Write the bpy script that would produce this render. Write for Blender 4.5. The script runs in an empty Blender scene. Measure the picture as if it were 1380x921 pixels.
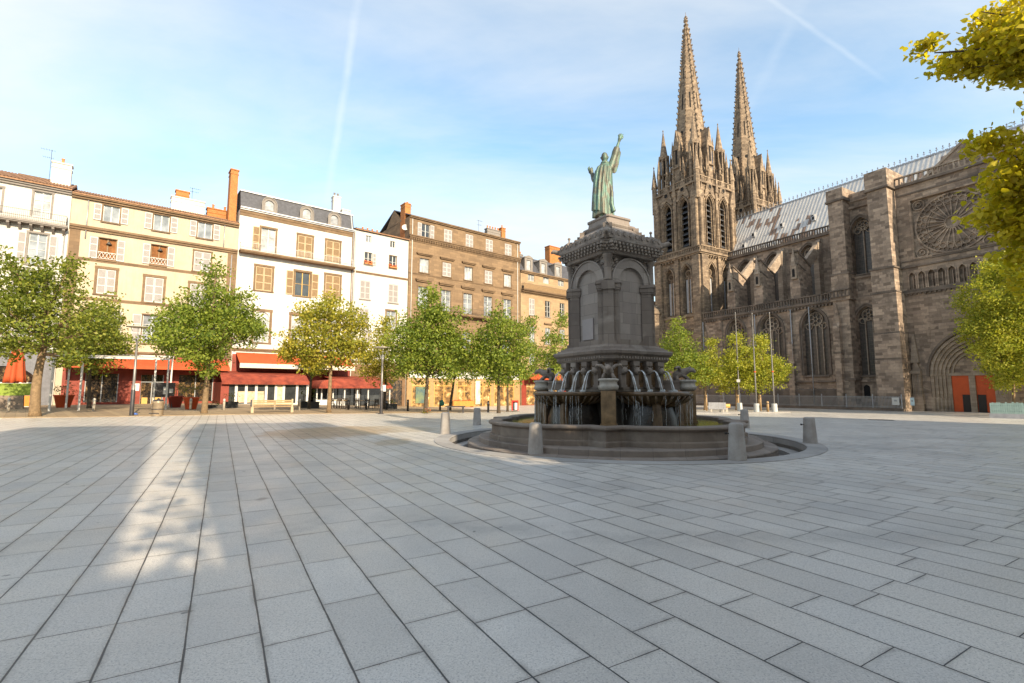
import bpy, bmesh, math, random
import numpy as np
from math import sin, cos, tan, atan, atan2, radians, hypot, pi, sqrt, floor
from mathutils import Matrix, Vector
from mathutils.geometry import tessellate_polygon
random.seed(7)
R_ = np.random.default_rng(7)
SC = bpy.context.scene
COL = SC.collection

# ------------------------------------------------------------------ measuring the place
FPX, HOR, CX, CY, EYE = 655.0, 527.0, 690.0, 460.5, 1.6
PITCH = atan((HOR - CY) / FPX); CP, SP = cos(PITCH), sin(PITCH)
def ray(u, v):
    a = (u - CX) / FPX; b = (CY - v) / FPX
    return (a, CP - b * SP, SP + b * CP)
def sstep(a, b, t):
    k = min(1, max(0, (t - a) / (b - a))); return k * k * (3 - 2 * k)
def gz(x, y):
    return sstep(30, 55, hypot(x, y)) * (.2 - 1.1 * sstep(5, 45, x * .777 + y * .629))
def ground(u, v):
    z = 0.0; r = ray(u, v)
    for i in range(60):
        t = (z - EYE) / r[2]; x, y = r[0] * t, r[1] * t
        z = .6 * z + .4 * gz(x, y)
    return x, y, gz(x, y)
class Frame:
    def __init__(s, O, ang):
        s.O = O; s.ang = radians(ang); s.X = (cos(s.ang), sin(s.ang)); s.Y = (-sin(s.ang), cos(s.ang))
    def at(s, u, v, y=0.0):
        r = ray(u, v); d = r[0] * s.Y[0] + r[1] * s.Y[1]
        o = -s.O[0] * s.Y[0] - s.O[1] * s.Y[1]
        t = (y - o) / d
        px, py = r[0] * t - s.O[0], r[1] * t - s.O[1]
        return px * s.X[0] + py * s.X[1], EYE + t * r[2] - s.O[2]
    def w(s, x, y, z=0.0):
        return (s.O[0] + s.X[0] * x + s.Y[0] * y, s.O[1] + s.X[1] * x + s.Y[1] * y, s.O[2] + z)
HF = Frame((-41, 50, 0), 39)            # the row of houses: x along the facades, y into them
CF = Frame((53, 57, -.9), -59.2)        # the cathedral: x east along its south wall, y into it

# ------------------------------------------------------------------ scene objects
def tag(o, label=None, cat=None, group=None, kind=None):
    if label: o['label'] = label
    if cat: o['category'] = cat
    if group: o['group'] = group
    if kind: o['kind'] = kind
    return o
def empty(name, loc=(0, 0, 0), rz=0.0, label=None, cat=None, group=None):
    o = bpy.data.objects.new(name, None); COL.objects.link(o)
    o.location = loc; o.rotation_euler = (0, 0, rz); o.empty_display_size = .3
    return tag(o, label, cat, group)
def copy_tree(o, parent=None):
    c = o.copy(); COL.objects.link(c)
    if parent is not None: c.parent = parent
    for ch in list(o.children): copy_tree(ch, c)
    return c

class MB:
    def __init__(s): s.v = []; s.f = []; s.m = []; s.T = None; s.mi = 0; s.sm = []; s.smooth = False
    def add(s, vs, fs):
        b = len(s.v)
        if s.T is not None: vs = [tuple(s.T @ Vector(p)) for p in vs]
        s.v.extend(vs)
        for f in fs:
            s.f.append(tuple(i + b for i in f)); s.m.append(s.mi); s.sm.append(s.smooth)
        return s
    def box(s, x0, x1, y0, y1, z0, z1, tx=0, ty=0):
        # tx, ty: how far the top is drawn in on each side
        vs = [(x0, y0, z0), (x1, y0, z0), (x1, y1, z0), (x0, y1, z0),
              (x0 + tx, y0 + ty, z1), (x1 - tx, y0 + ty, z1), (x1 - tx, y1 - ty, z1), (x0 + tx, y1 - ty, z1)]
        return s.add(vs, [(3, 2, 1, 0), (4, 5, 6, 7), (0, 1, 5, 4), (1, 2, 6, 5), (2, 3, 7, 6), (3, 0, 4, 7)])
    def cb(s, c, d, tx=0, ty=0):
        return s.box(c[0] - d[0] / 2, c[0] + d[0] / 2, c[1] - d[1] / 2, c[1] + d[1] / 2, c[2], c[2] + d[2], tx, ty)
    def prism_y(s, poly, y0, y1):           # polygon in (x, z) extruded along y
        n = len(poly)
        vs = [(p[0], y0, p[1]) for p in poly] + [(p[0], y1, p[1]) for p in poly]
        fs = [tuple(range(n)), tuple(range(2 * n - 1, n - 1, -1))]
        fs += [(i, i + n, (i + 1) % n + n, (i + 1) % n) for i in range(n)]
        return s.add(vs, fs)
    def prism_x(s, poly, x0, x1):           # polygon in (y, z) extruded along x
        n = len(poly)
        vs = [(x0, p[0], p[1]) for p in poly] + [(x1, p[0], p[1]) for p in poly]
        fs = [tuple(range(n)), tuple(range(2 * n - 1, n - 1, -1))]
        fs += [(i, i + n, (i + 1) % n + n, (i + 1) % n) for i in range(n)]
        return s.add(vs, fs)
    def loft(s, rings, cap0=True, cap1=True, closed=True):
        n = len(rings[0]); vs = [p for r in rings for p in r]; fs = []
        for k in range(len(rings) - 1):
            for i in range(n if closed else n - 1):
                j = (i + 1) % n
                fs.append((k * n + i, k * n + j, (k + 1) * n + j, (k + 1) * n + i))
        if cap0: fs.append(tuple(range(n - 1, -1, -1)))
        if cap1: fs.append(tuple((len(rings) - 1) * n + i for i in range(n)))
        return s.add(vs, fs)
    def lathe(s, prof, n=24, c=(0, 0), a0=0.0, sx=1, sy=1, caps=True):
        rings = [[(c[0] + r * cos(a0 + 2 * pi * i / n) * sx, c[1] + r * sin(a0 + 2 * pi * i / n) * sy, z) for i in range(n)] for r, z in prof]
        return s.loft(rings, caps, caps)
    def poly_loft(s, plan, prof, caps=True):    # plan(off) -> list of (x, y); prof = [(off, z)]
        return s.loft([[(p[0], p[1], z) for p in plan(o)] for o, z in prof], caps, caps)
    def tube(s, pts, rad, n=8, caps=True):
        P = [Vector(p) for p in pts]
        rr = rad if isinstance(rad, (list, tuple)) else [rad] * len(P)
        rings = []; up = Vector((0, 0, 1)); prev = None
        for i, p in enumerate(P):
            d = (P[min(i + 1, len(P) - 1)] - P[max(i - 1, 0)])
            if d.length < 1e-9: d = Vector((0, 0, 1))
            d.normalize()
            if prev is None:
                a = d.cross(up if abs(d.z) < .9 else Vector((1, 0, 0))).normalized()
            else:
                a = (prev - d * prev.dot(d)).normalized()
            prev = a; b = d.cross(a)
            rings.append([tuple(p + (a * cos(2 * pi * k / n) + b * sin(2 * pi * k / n)) * rr[i]) for k in range(n)])
        return s.loft(rings, caps, caps)
    def bar(s, p, q, w, h=None):
        h = h or w; P, Q = Vector(p), Vector(q); d = (Q - P).normalized()
        a = d.cross(Vector((0, 0, 1)) if abs(d.z) < .95 else Vector((0, 1, 0))).normalized() * (w / 2)
        b = d.cross(a).normalized() * (h / 2)
        r = lambda c: [tuple(c - a - b), tuple(c + a - b), tuple(c + a + b), tuple(c - a + b)]
        return s.loft([r(P), r(Q)])
    def ribbon(s, pts, w, y0, y1, closed=False):    # band of width w along an (x, z) line, from y0 to y1
        n = len(pts); L = []; Rr = []
        for i in range(n):
            a = pts[i - 1] if (closed or i > 0) else pts[i]
            b = pts[(i + 1) % n] if (closed or i < n - 1) else pts[i]
            dx, dz = b[0] - a[0], b[1] - a[1]; l = hypot(dx, dz) or 1
            nx, nz = -dz / l * w / 2, dx / l * w / 2
            L.append((pts[i][0] + nx, pts[i][1] + nz)); Rr.append((pts[i][0] - nx, pts[i][1] - nz))
        vs = [(p[0], y0, p[1]) for p in L] + [(p[0], y0, p[1]) for p in Rr] + [(p[0], y1, p[1]) for p in L] + [(p[0], y1, p[1]) for p in Rr]
        fs = []
        for i in range(n if closed else n - 1):
            j = (i + 1) % n
            fs += [(i, j, n + j, n + i), (i, 2 * n + i, 2 * n + j, j), (n + i, n + j, 3 * n + j, 3 * n + i), (2 * n + i, 3 * n + i, 3 * n + j, 2 * n + j)]
        if not closed:
            fs += [(0, n, 3 * n, 2 * n), (n - 1, 3 * n - 1, 4 * n - 1, 2 * n - 1)]
        return s.add(vs, fs)
    def wall(s, outer, holes, y, depth):        # sheet at y (outer polygon in x, z) with openings and their reveals
        polys = [outer] + holes
        tri = tessellate_polygon([[Vector((p[0], p[1], 0)) for p in q] for q in polys])
        flat = [p for q in polys for p in q]
        s.add([(p[0], y, p[1]) for p in flat], [tuple(t) for t in tri])
        for h in holes:
            n = len(h)
            s.add([(p[0], y, p[1]) for p in h] + [(p[0], y + depth, p[1]) for p in h],
                  [(i, (i + 1) % n, (i + 1) % n + n, i + n) for i in range(n)])
        return s
    def build(s, name, mat, parent=None, **kw):
        me = bpy.data.meshes.new(name)
        me.from_pydata(s.v, [], s.f)
        mats = mat if isinstance(mat, (list, tuple)) else [mat]
        for m in mats: me.materials.append(m)
        if len(mats) > 1: me.polygons.foreach_set('material_index', s.m)
        if any(s.sm): me.polygons.foreach_set('use_smooth', s.sm)
        me.update()
        o = bpy.data.objects.new(name, me); COL.objects.link(o)
        if parent is not None: o.parent = parent
        return tag(o, **kw)

def rect(cx, cz, w, h): return [(cx - w / 2, cz - h / 2), (cx - w / 2, cz + h / 2), (cx + w / 2, cz + h / 2), (cx + w / 2, cz - h / 2)]
def arch(cx, zb, zs, hw, H=None, n=8):
    # bottom left, up, over the top, down to bottom right; H = rise above the springing (hw -> round arch)
    H = hw if H is None else H; pts = [(cx - hw, zb)]
    if H <= hw * 1.02:
        pts += [(cx - hw * cos(pi * i / (2 * n)), zs + H * sin(pi * i / (2 * n))) for i in range(2 * n + 1)]
    else:
        r = (hw * hw + H * H) / (2 * hw); a1 = atan2(H, r - hw)
        left = [(cx - hw + r - r * cos(a1 * i / n), zs + r * sin(a1 * i / n)) for i in range(n + 1)]
        pts += left + [(2 * cx - p[0], p[1]) for p in reversed(left[:-1])]
    pts.append((cx + hw, zb)); return pts
def circ(cx, cz, r, n=16, a0=0): return [(cx + r * cos(a0 + 2 * pi * i / n), cz + r * sin(a0 + 2 * pi * i / n)) for i in range(n)]
def arch_line(cx, zb, zs, hw, H=None, n=8): return arch(cx, zb, zs, hw, H, n)

# ------------------------------------------------------------------ materials
def nt(name):
    m = bpy.data.materials.new(name); m.use_nodes = True
    t = m.node_tree; b = t.nodes['Principled BSDF']
    return m, t, b
def N(t, ty, **kw):
    n = t.nodes.new(ty)
    for k, v in kw.items():
        if k.startswith('_'): setattr(n, k[1:], v)
        else:
            key = k.replace('__', ' ')
            n.inputs[int(key[1:]) if key[0] == 'i' and key[1:].isdigit() else key].default_value = v
    return n
def math_(t, op, a, b=None, c=None):
    n = t.nodes.new('ShaderNodeMath'); n.operation = op
    for i, q in enumerate((a, b, c)):
        if q is None: continue
        if isinstance(q, (int, float)): n.inputs[i].default_value = q
        else: t.links.new(q, n.inputs[i])
    return n.outputs[0]
def mixc(t, f, a, b, mode='MIX'):
    n = t.nodes.new('ShaderNodeMix'); n.data_type = 'RGBA'; n.blend_type = mode
    for s, q in ((n.inputs['Factor'], f), (n.inputs['A'], a), (n.inputs['B'], b)):
        if isinstance(q, (int, float)): s.default_value = q
        elif isinstance(q, tuple): s.default_value = (*q[:3], 1)
        else: t.links.new(q, s)
    return [o for o in n.outputs if o.type == 'RGBA'][0]
def noise(t, vec, scale, detail=4, rough=.6, dist=0):
    n = N(t, 'ShaderNodeTexNoise', Scale=scale, Detail=detail, Roughness=rough, Distortion=dist)
    if vec is not None: t.links.new(vec, n.inputs['Vector'])
    return n.outputs['Fac']
def ramp(t, f, stops):
    n = t.nodes.new('ShaderNodeValToRGB'); e = n.color_ramp.elements
    while len(e) < len(stops): e.new(.5)
    for q, (p, c) in zip(e, stops):
        q.position = p; q.color = (*c, 1) if len(c) == 3 else c
    t.links.new(f, n.inputs['Fac']); return n.outputs['Color']
def maprange(t, f, a, b, c=0.0, d=1.0):
    n = N(t, 'ShaderNodeMapRange'); n.clamp = True
    for k, v in zip(('From Min', 'From Max', 'To Min', 'To Max'), (a, b, c, d)): n.inputs[k].default_value = v
    t.links.new(f, n.inputs['Value']); return n.outputs['Result']
def objco(t): return N(t, 'ShaderNodeTexCoord').outputs['Object']
def scaled(t, vec, s):
    n = N(t, 'ShaderNodeMapping'); n.inputs['Scale'].default_value = s
    t.links.new(vec, n.inputs['Vector']); return n.outputs['Vector']
def bumpn(t, b, h, strength, dist=.02):
    n = N(t, 'ShaderNodeBump', Strength=strength, Distance=dist); t.links.new(h, n.inputs['Height']); t.links.new(n.outputs['Normal'], b.inputs['Normal'])
def mul(c, k): return tuple(min(1, max(0, x * k)) for x in c)

def M(name, base, rough=.8, var=.18, scale=1.5, bump=.15, bscale=40, metal=0.0, streak=0.0, spec=.35, tint=None):
    m, t, b = nt(name); o = objco(t)
    n1 = noise(t, o, scale, 5, .65)
    col = mixc(t, maprange(t, n1, .3, .7), mul(base, 1 - var), mul(tint or base, 1 + var))
    if streak:
        n2 = noise(t, scaled(t, o, (2.2, 2.2, .22)), 1.4, 5, .7)
        col = mixc(t, maprange(t, n2, .5, .78, 0, streak), col, mul(base, .45))
    t.links.new(col, b.inputs['Base Color'])
    b.inputs['Roughness'].default_value = rough; b.inputs['Metallic'].default_value = metal
    b.inputs['Specular IOR Level'].default_value = spec
    if bump: bumpn(t, b, noise(t, o, bscale, 4, .7), bump)
    return m
def ashlar(name, c1, c2, mortar, bw, bh, ms=.012, bump=.5, stain=.5, stainc=None, rough=.88, blotch=.35, patch=None):
    m, t, b = nt(name); o = objco(t)
    s = N(t, 'ShaderNodeSeparateXYZ'); t.links.new(o, s.inputs[0])
    c = N(t, 'ShaderNodeCombineXYZ')
    t.links.new(math_(t, 'ADD', s.outputs['X'], s.outputs['Y']), c.inputs['X']); t.links.new(s.outputs['Z'], c.inputs['Y'])
    wob = N(t, 'ShaderNodeTexNoise', Scale=1.7, Detail=2)
    t.links.new(o, wob.inputs['Vector'])
    v2 = N(t, 'ShaderNodeVectorMath', _operation='MULTIPLY_ADD'); v2.inputs[1].default_value = (.05, .05, 0)
    t.links.new(wob.outputs['Color'], v2.inputs[0]); t.links.new(c.outputs[0], v2.inputs[2])
    br = N(t, 'ShaderNodeTexBrick', Scale=1.0); br.offset = .5; br.squash = 1.25; br.squash_frequency = 3
    br.inputs['Mortar Size'].default_value = ms; br.inputs['Mortar Smooth'].default_value = .25
    br.inputs['Brick Width'].default_value = bw; br.inputs['Row Height'].default_value = bh
    br.inputs['Color1'].default_value = (*c1, 1); br.inputs['Color2'].default_value = (*c2, 1); br.inputs['Mortar'].default_value = (*mortar, 1)
    t.links.new(v2.outputs[0], br.inputs['Vector'])
    n1 = noise(t, o, .45, 6, .65); n3 = noise(t, o, 3.1, 5, .7)
    col = mixc(t, maprange(t, n3, .3, .75, 0, blotch), br.outputs['Color'], mul(c2, .75))
    if patch: col = mixc(t, maprange(t, noise(t, o, .9, 3, .5, .6), .57, .66, 0, .7), col, patch)
    col = mixc(t, maprange(t, n1, .42, .66, 0, stain), col, stainc or mul(c2, .5))
    n2 = noise(t, scaled(t, o, (1.6, 1.6, .16)), 1.2, 5, .7)
    col = mixc(t, maprange(t, n2, .55, .8, 0, stain), col, mul(c2, .42))
    t.links.new(col, b.inputs['Base Color']); b.inputs['Roughness'].default_value = rough; b.inputs['Specular IOR Level'].default_value = .25
    h = math_(t, 'ADD', math_(t, 'MULTIPLY', br.outputs['Fac'], -1.0), math_(t, 'MULTIPLY', noise(t, o, 14, 5, .7), .8))
    bumpn(t, b, h, bump, .03)
    return m
def glass(name, base, rough=.06, spec=.6):
    m, t, b = nt(name); o = objco(t)
    t.links.new(mixc(t, maprange(t, noise(t, o, .8, 3), .35, .65), mul(base, .6), mul(base, 1.4)), b.inputs['Base Color'])
    b.inputs['Roughness'].default_value = rough; b.inputs['Specular IOR Level'].default_value = spec
    bumpn(t, b, noise(t, o, .7, 2), .06, .05)
    return m
def leafmat(name, a, b_, c, hue=None, trans=.45):
    m, t, b = nt(name)
    g = N(t, 'ShaderNodeNewGeometry'); o = objco(t)
    col = ramp(t, g.outputs['Random Per Island'], [(0, a), (.5, b_), (1, c)])
    if hue: col = mixc(t, maprange(t, noise(t, o, .55, 3, .6), .52, .64, 0, .8), col, hue)
    t.links.new(col, b.inputs['Base Color']); b.inputs['Roughness'].default_value = .5; b.inputs['Specular IOR Level'].default_value = .3
    tr = N(t, 'ShaderNodeBsdfTranslucent'); t.links.new(mixc(t, 1.0, col, (1.0, 1.0, .45), 'MULTIPLY'), tr.inputs['Color'])
    mx = N(t, 'ShaderNodeMixShader'); mx.inputs['Fac'].default_value = trans
    t.links.new(b.outputs[0], mx.inputs[1]); t.links.new(tr.outputs[0], mx.inputs[2])
    t.links.new(mx.outputs[0], t.nodes['Material Output'].inputs['Surface'])
    return m
# ------------------------------------------------------------------ camera, light, sky
cam = bpy.data.cameras.new('camera'); co = bpy.data.objects.new('camera', cam); COL.objects.link(co)
co.location = (0, 0, EYE); co.rotation_euler = (pi / 2 + PITCH, 0, 0)
cam.sensor_width = 36; cam.lens = FPX / 1380 * 36; cam.clip_start = .05; cam.clip_end = 3000
SC.camera = co
SUN_AZ, SUN_EL = radians(145), radians(26)      # azimuth clockwise from +y
sl = bpy.data.lights.new('sun', 'SUN'); sl.energy = 3.0; sl.angle = radians(.55); sl.color = (1, .83, .6)
so = bpy.data.objects.new('sun', sl); COL.objects.link(so)
sd = Vector((sin(SUN_AZ) * cos(SUN_EL), cos(SUN_AZ) * cos(SUN_EL), sin(SUN_EL)))
so.rotation_euler = sd.to_track_quat('Z', 'Y').to_euler(); so.location = sd * 60
W = bpy.data.worlds.new('World'); SC.world = W; W.use_nodes = True
t = W.node_tree; bg = t.nodes['Background']
sky = N(t, 'ShaderNodeTexSky', _sky_type='NISHITA'); sky.sun_disc = False
sky.sun_elevation = SUN_EL; sky.sun_rotation = SUN_AZ; sky.air_density = 1.0; sky.dust_density = .9; sky.ozone_density = 1.2
g = N(t, 'ShaderNodeTexCoord').outputs['Generated']
sp = N(t, 'ShaderNodeSeparateXYZ'); t.links.new(g, sp.inputs[0])
zz = math_(t, 'ADD', math_(t, 'MAXIMUM', sp.outputs['Z'], 0.0), .12)
cc = N(t, 'ShaderNodeCombineXYZ')
t.links.new(math_(t, 'DIVIDE', sp.outputs['X'], zz), cc.inputs['X']); t.links.new(math_(t, 'DIVIDE', sp.outputs['Y'], zz), cc.inputs['Y'])
mp = N(t, 'ShaderNodeMapping'); mp.inputs['Rotation'].default_value = (0, 0, radians(-28)); mp.inputs['Scale'].default_value = (.42, 1.15, 1)
t.links.new(cc.outputs[0], mp.inputs['Vector'])
n1 = noise(t, mp.outputs[0], 1.1, 9, .58, .35)
n2 = noise(t, cc.outputs[0], .32, 3, .5, .2)
cov = math_(t, 'ADD', math_(t, 'MULTIPLY', n1, .75), math_(t, 'MULTIPLY', n2, .42))
cl = maprange(t, cov, .43, .70, .06, .88)
lowband = maprange(t, sp.outputs['Z'], .0, .5, .95, .0)
cl = math_(t, 'MAXIMUM', cl, math_(t, 'MULTIPLY', lowband, maprange(t, cov, .3, .62, .6, 1)))
# contrails: thin bands about great circles, softened and broken
def trail(p, q, w, k, a):
    P = Vector(ray(*p)).normalized(); Q = Vector(ray(*q)).normalized(); n = P.cross(Q).normalized()
    d = N(t, 'ShaderNodeVectorMath', _operation='DOT_PRODUCT'); t.links.new(g, d.inputs[0]); d.inputs[1].default_value = n
    m_ = (P + Q).normalized(); e = N(t, 'ShaderNodeVectorMath', _operation='DOT_PRODUCT'); t.links.new(g, e.inputs[0]); e.inputs[1].default_value = m_
    ext = P.dot(m_)
    band = maprange(t, math_(t, 'ABSOLUTE', math_(t, 'ADD', d.outputs['Value'], math_(t, 'MULTIPLY', math_(t, 'SUBTRACT', noise(t, g, 16, 4), .5), w * .9))), w * .15, w, 1, 0)
    end = maprange(t, e.outputs['Value'], ext - .01, ext + .02, 0, 1)
    return math_(t, 'MULTIPLY', math_(t, 'MULTIPLY', band, end), math_(t, 'MULTIPLY', maprange(t, noise(t, g, 14, 3), .3, .7, .35, 1), a))
tr_ = None
for args in (((491, -60), (443, 262), .009, 0, .36), ((1020, -14), (1146, 76), .005, 0, .5), ((1015, 130), (1042, 78), .013, 0, .34)):
    q = trail(*args); tr_ = q if tr_ is None else math_(t, 'MAXIMUM', tr_, q)
t.links.new(mixc(t, tr_, mixc(t, cl, mixc(t, 1.0, sky.outputs[0], (.86, 1.0, .95), 'MULTIPLY'), (2.95, 3.0, 2.98)), (3.4, 3.5, 3.45)), bg.inputs['Color'])
bg.inputs['Strength'].default_value = .12
SC.view_settings.view_transform = 'Standard'; SC.view_settings.look = 'None'; SC.view_settings.gamma = 1; SC.view_settings.use_curve_mapping = False
SC.view_settings.exposure = 1.56

# ------------------------------------------------------------------ ground
FC = (16.4 * sin(radians(11.6)), 16.4 * cos(radians(11.6)))             # fountain centre
TC = (17.25 * sin(radians(11.8)), 17.25 * cos(radians(11.8))); TR = 5.62  # the sunken ring round it
FF = Frame((FC[0], FC[1], 0), -59.2)
def paving_mat():
    m, t, b = nt('granite_slabs'); o = objco(t)
    def dot(vec):
        d = N(t, 'ShaderNodeVectorMath', _operation='DOT_PRODUCT'); t.links.new(o, d.inputs[0]); d.inputs[1].default_value = vec; return d.outputs['Value']
    wb = math_(t, 'MULTIPLY', math_(t, 'SUBTRACT', noise(t, o, .9, 3), .5), .02)
    gx, gy, _ = ground(242, 921); RW = .425
    ph = gx * CF.Y[0] + gy * CF.Y[1]
    uu = math_(t, 'DIVIDE', math_(t, 'SUBTRACT', math_(t, 'ADD', dot((CF.Y[0], CF.Y[1], 0)), wb), ph), RW)
    vv = math_(t, 'ADD', dot((CF.X[0], CF.X[1], 0)), wb)
    row = math_(t, 'FLOOR', uu)
    wn = N(t, 'ShaderNodeTexWhiteNoise', _noise_dimensions='1D'); t.links.new(row, wn.inputs['W'])
    ss_ = N(t, 'ShaderNodeSeparateColor'); t.links.new(wn.outputs['Color'], ss_.inputs[0])
    L = math_(t, 'ADD', math_(t, 'MULTIPLY', ss_.outputs[0], .3), .74)
    tt = math_(t, 'DIVIDE', math_(t, 'ADD', vv, math_(t, 'MULTIPLY', ss_.outputs[1], 7.0)), L)
    slab = math_(t, 'FLOOR', tt)
    def edge(x, k): 
        f = math_(t, 'FRACT', x); return math_(t, 'MULTIPLY', math_(t, 'MINIMUM', f, math_(t, 'SUBTRACT', 1.0, f)), k)
    eu = edge(uu, RW); ev = math_(t, 'MULTIPLY', edge(tt, 1.0), L)
    cxy = N(t, 'ShaderNodeCombineXYZ'); t.links.new(row, cxy.inputs[0]); t.links.new(slab, cxy.inputs[1])
    w2 = N(t, 'ShaderNodeTexWhiteNoise', _noise_dimensions='2D'); t.links.new(cxy.outputs[0], w2.inputs['Vector'])
    s2 = N(t, 'ShaderNodeSeparateColor'); t.links.new(w2.outputs['Color'], s2.inputs[0])
    jw = maprange(t, noise(t, o, 2.1, 3), .3, .7, .7, 1.25)
    ju = maprange(t, math_(t, 'DIVIDE', eu, jw),   .0042, .0078, 1, 0); jv = maprange(t, math_(t, 'DIVIDE', ev, jw), .0022, .0052, 1, 0)
    joint = math_(t, 'MAXIMUM', ju, jv)
    col = mixc(t, s2.outputs[0], (.47, .445, .41), (.58, .55, .505))
    col = mixc(t, math_(t, 'MULTIPLY', s2.outputs[1], .4), col, (.55, .50, .43))
    sp1 = noise(t, o, 75, 3, .85); sp2 = noise(t, o, 30, 4, .75)
    col = mixc(t, maprange(t, sp1, .53, .66, 0, .85), col, (.12, .12, .13))
    col = mixc(t, maprange(t, sp1, .3, .44, .75, 0), col, (.72, .71, .69))
    col = mixc(t, maprange(t, sp2, .52, .72, 0, .5), col, (.2, .2, .205))
    col = mixc(t, maprange(t, noise(t, o, .33, 6, .62, .4), .46, .66, 0, .42), col, (.26, .25, .24))
    col = mixc(t, maprange(t, noise(t, o, 3.2, 6, .7, .8), .58, .74, 0, .35), col, (.55, .53, .5))
    col = mixc(t, maprange(t, noise(t, o, 1.15, 2, .4), .73, .765, 0, .55), col, (.07, .065, .065))       # gum and oil spots
    n5 = noise(t, o, 5.3, 2, .4); col = mixc(t, maprange(t, n5, .755, .775, 0, .7), col, (.05, .05, .05))
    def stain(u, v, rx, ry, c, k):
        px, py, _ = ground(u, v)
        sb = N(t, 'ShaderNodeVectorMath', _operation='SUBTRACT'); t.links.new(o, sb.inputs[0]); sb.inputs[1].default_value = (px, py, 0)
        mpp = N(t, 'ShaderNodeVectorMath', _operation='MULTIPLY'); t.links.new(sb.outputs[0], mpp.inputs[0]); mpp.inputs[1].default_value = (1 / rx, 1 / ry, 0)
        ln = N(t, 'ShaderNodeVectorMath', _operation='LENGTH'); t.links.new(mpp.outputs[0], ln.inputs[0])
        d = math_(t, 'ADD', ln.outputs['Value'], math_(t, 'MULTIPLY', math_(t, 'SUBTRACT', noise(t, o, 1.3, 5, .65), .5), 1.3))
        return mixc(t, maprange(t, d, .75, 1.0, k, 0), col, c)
    col = stain(445, 582, 2.6, 3.2, (.30, .19, .10), .7)  # wet ochre stain, its colour lightened to carry sunlight lying on it
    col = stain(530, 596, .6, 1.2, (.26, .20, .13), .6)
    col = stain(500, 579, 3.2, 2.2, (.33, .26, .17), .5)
    soil = math_(t, 'MULTIPLY', maprange(t, math_(t, 'MINIMUM', eu, ev), .004, .045, 1, 0), maprange(t, noise(t, o, 2.6, 5, .7), .42, .66, .05, .6))
    col = mixc(t, soil, col, (.17, .15, .13))
    arc = N(t, 'ShaderNodeTexWave', _wave_type='RINGS', Scale=.035, Distortion=5.0, Detail=2.0); t.links.new(o, arc.inputs['Vector'])
    col = mixc(t, math_(t, 'MULTIPLY', maprange(t, arc.outputs['Fac'], .975, 1.0, 0, .28), maprange(t, noise(t, o, .8, 4), .45, .6)), col, (.12, .115, .11))
    chip = maprange(t, math_(t, 'SUBTRACT', noise(t, o, 23, 3, .7), math_(t, 'MULTIPLY', math_(t, 'MINIMUM', eu, ev), 9.0)), .56, .62)
    joint = math_(t, 'MAXIMUM', joint, math_(t, 'MULTIPLY', chip, .8))
    col = mixc(t, joint, col, (.018, .018, .02))
    t.links.new(col, b.inputs['Base Color'])
    t.links.new(maprange(t, noise(t, o, 1.6, 5, .65), .3, .7, .30, .52), b.inputs['Roughness']); b.inputs['Specular IOR Level'].default_value = .55
    h = math_(t, 'ADD', math_(t, 'MULTIPLY', joint, -1.6), math_(t, 'ADD', math_(t, 'MULTIPLY', sp2, .35), math_(t, 'MULTIPLY', math_(t, 'ADD', s2.outputs[2], sp1), .22)))
    bumpn(t, b, h, .55, .006)
    return m
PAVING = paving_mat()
KERB = ashlar('kerb_stone', (.38, .36, .34), (.29, .275, .26), (.08, .08, .08), 1.1, 4.0, .006, .3, .4)
SETTS = ashlar('pavement_stone', (.36, .27, .17), (.27, .20, .13), (.13, .10, .07), .5, .3, .012, .3, .3)
rs = [TR]; r = TR
while r < 1500:
    r *= 1.045 if r < 110 else 1.25
    rs.append(r)
g = MB(); NS = 192
g.loft([[(TC[0] + q * cos(2 * pi * i / NS), TC[1] + q * sin(2 * pi * i / NS), gz(TC[0] + q * cos(2 * pi * i / NS), TC[1] + q * sin(2 * pi * i / NS))) for i in range(NS)] for q in rs], False, False)
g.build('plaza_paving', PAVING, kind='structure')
k = MB()            # the ring kerb and the sunken ring inside it
k.lathe([(TR + .5, -.1), (TR + .5, .012), (TR + .49, .018), (TR + .02, .018), (TR, .0), (TR, -.2)], 128, TC, caps=False)
k.build('ring_kerb', KERB, kind='structure')
k = MB(); k.lathe([(TR, -.19), (TR - .0, -.42)], 96, TC, caps=False); k.lathe([(TR + .01, -.42), (.5, -.42)], 96, TC, caps=False)
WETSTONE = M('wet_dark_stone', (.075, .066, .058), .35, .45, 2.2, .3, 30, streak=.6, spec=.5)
k.build('ring_trench', WETSTONE, kind='structure')
k = MB(); k.lathe([(TR - .001, -.30), (TR - .38, -.30), (TR - .38, -.42)], 96, TC, caps=False)
k.build('trench_ledge', KERB, kind='structure')
# the tan pavement under the trees and along the shops
def band(name, edge, mat, far, lift, zb=-.05):
    mb = MB(); e = [ground(*p)[:2] for p in edge]; pts = []
    for i in range(len(e) - 1):
        for kk in range(12):
            f = kk / 12; pts.append((e[i][0] + (e[i + 1][0] - e[i][0]) * f, e[i][1] + (e[i + 1][1] - e[i][1]) * f))
    pts.append(e[-1]); rings = []
    for j in range(31):
        f = j / 30; rg = []
        for (x, y) in pts:
            fx, fy = far(x, y); X, Y_ = x + (fx - x) * f, y + (fy - y) * f
            rg.append((X, Y_, gz(X, Y_) + lift))
        rings.append(rg)
    rings = [[(p[0], p[1], p[2] - lift - .1) for p in rings[0]]] + rings
    mb.loft(rings, False, False, False); return mb.build(name, mat, kind='structure')
def far_house(x, y):
    dx, dy = x - HF.O[0], y - HF.O[1]; s_ = dx * HF.X[0] + dy * HF.X[1]
    return HF.w(s_, 2.0)[:2]
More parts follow.
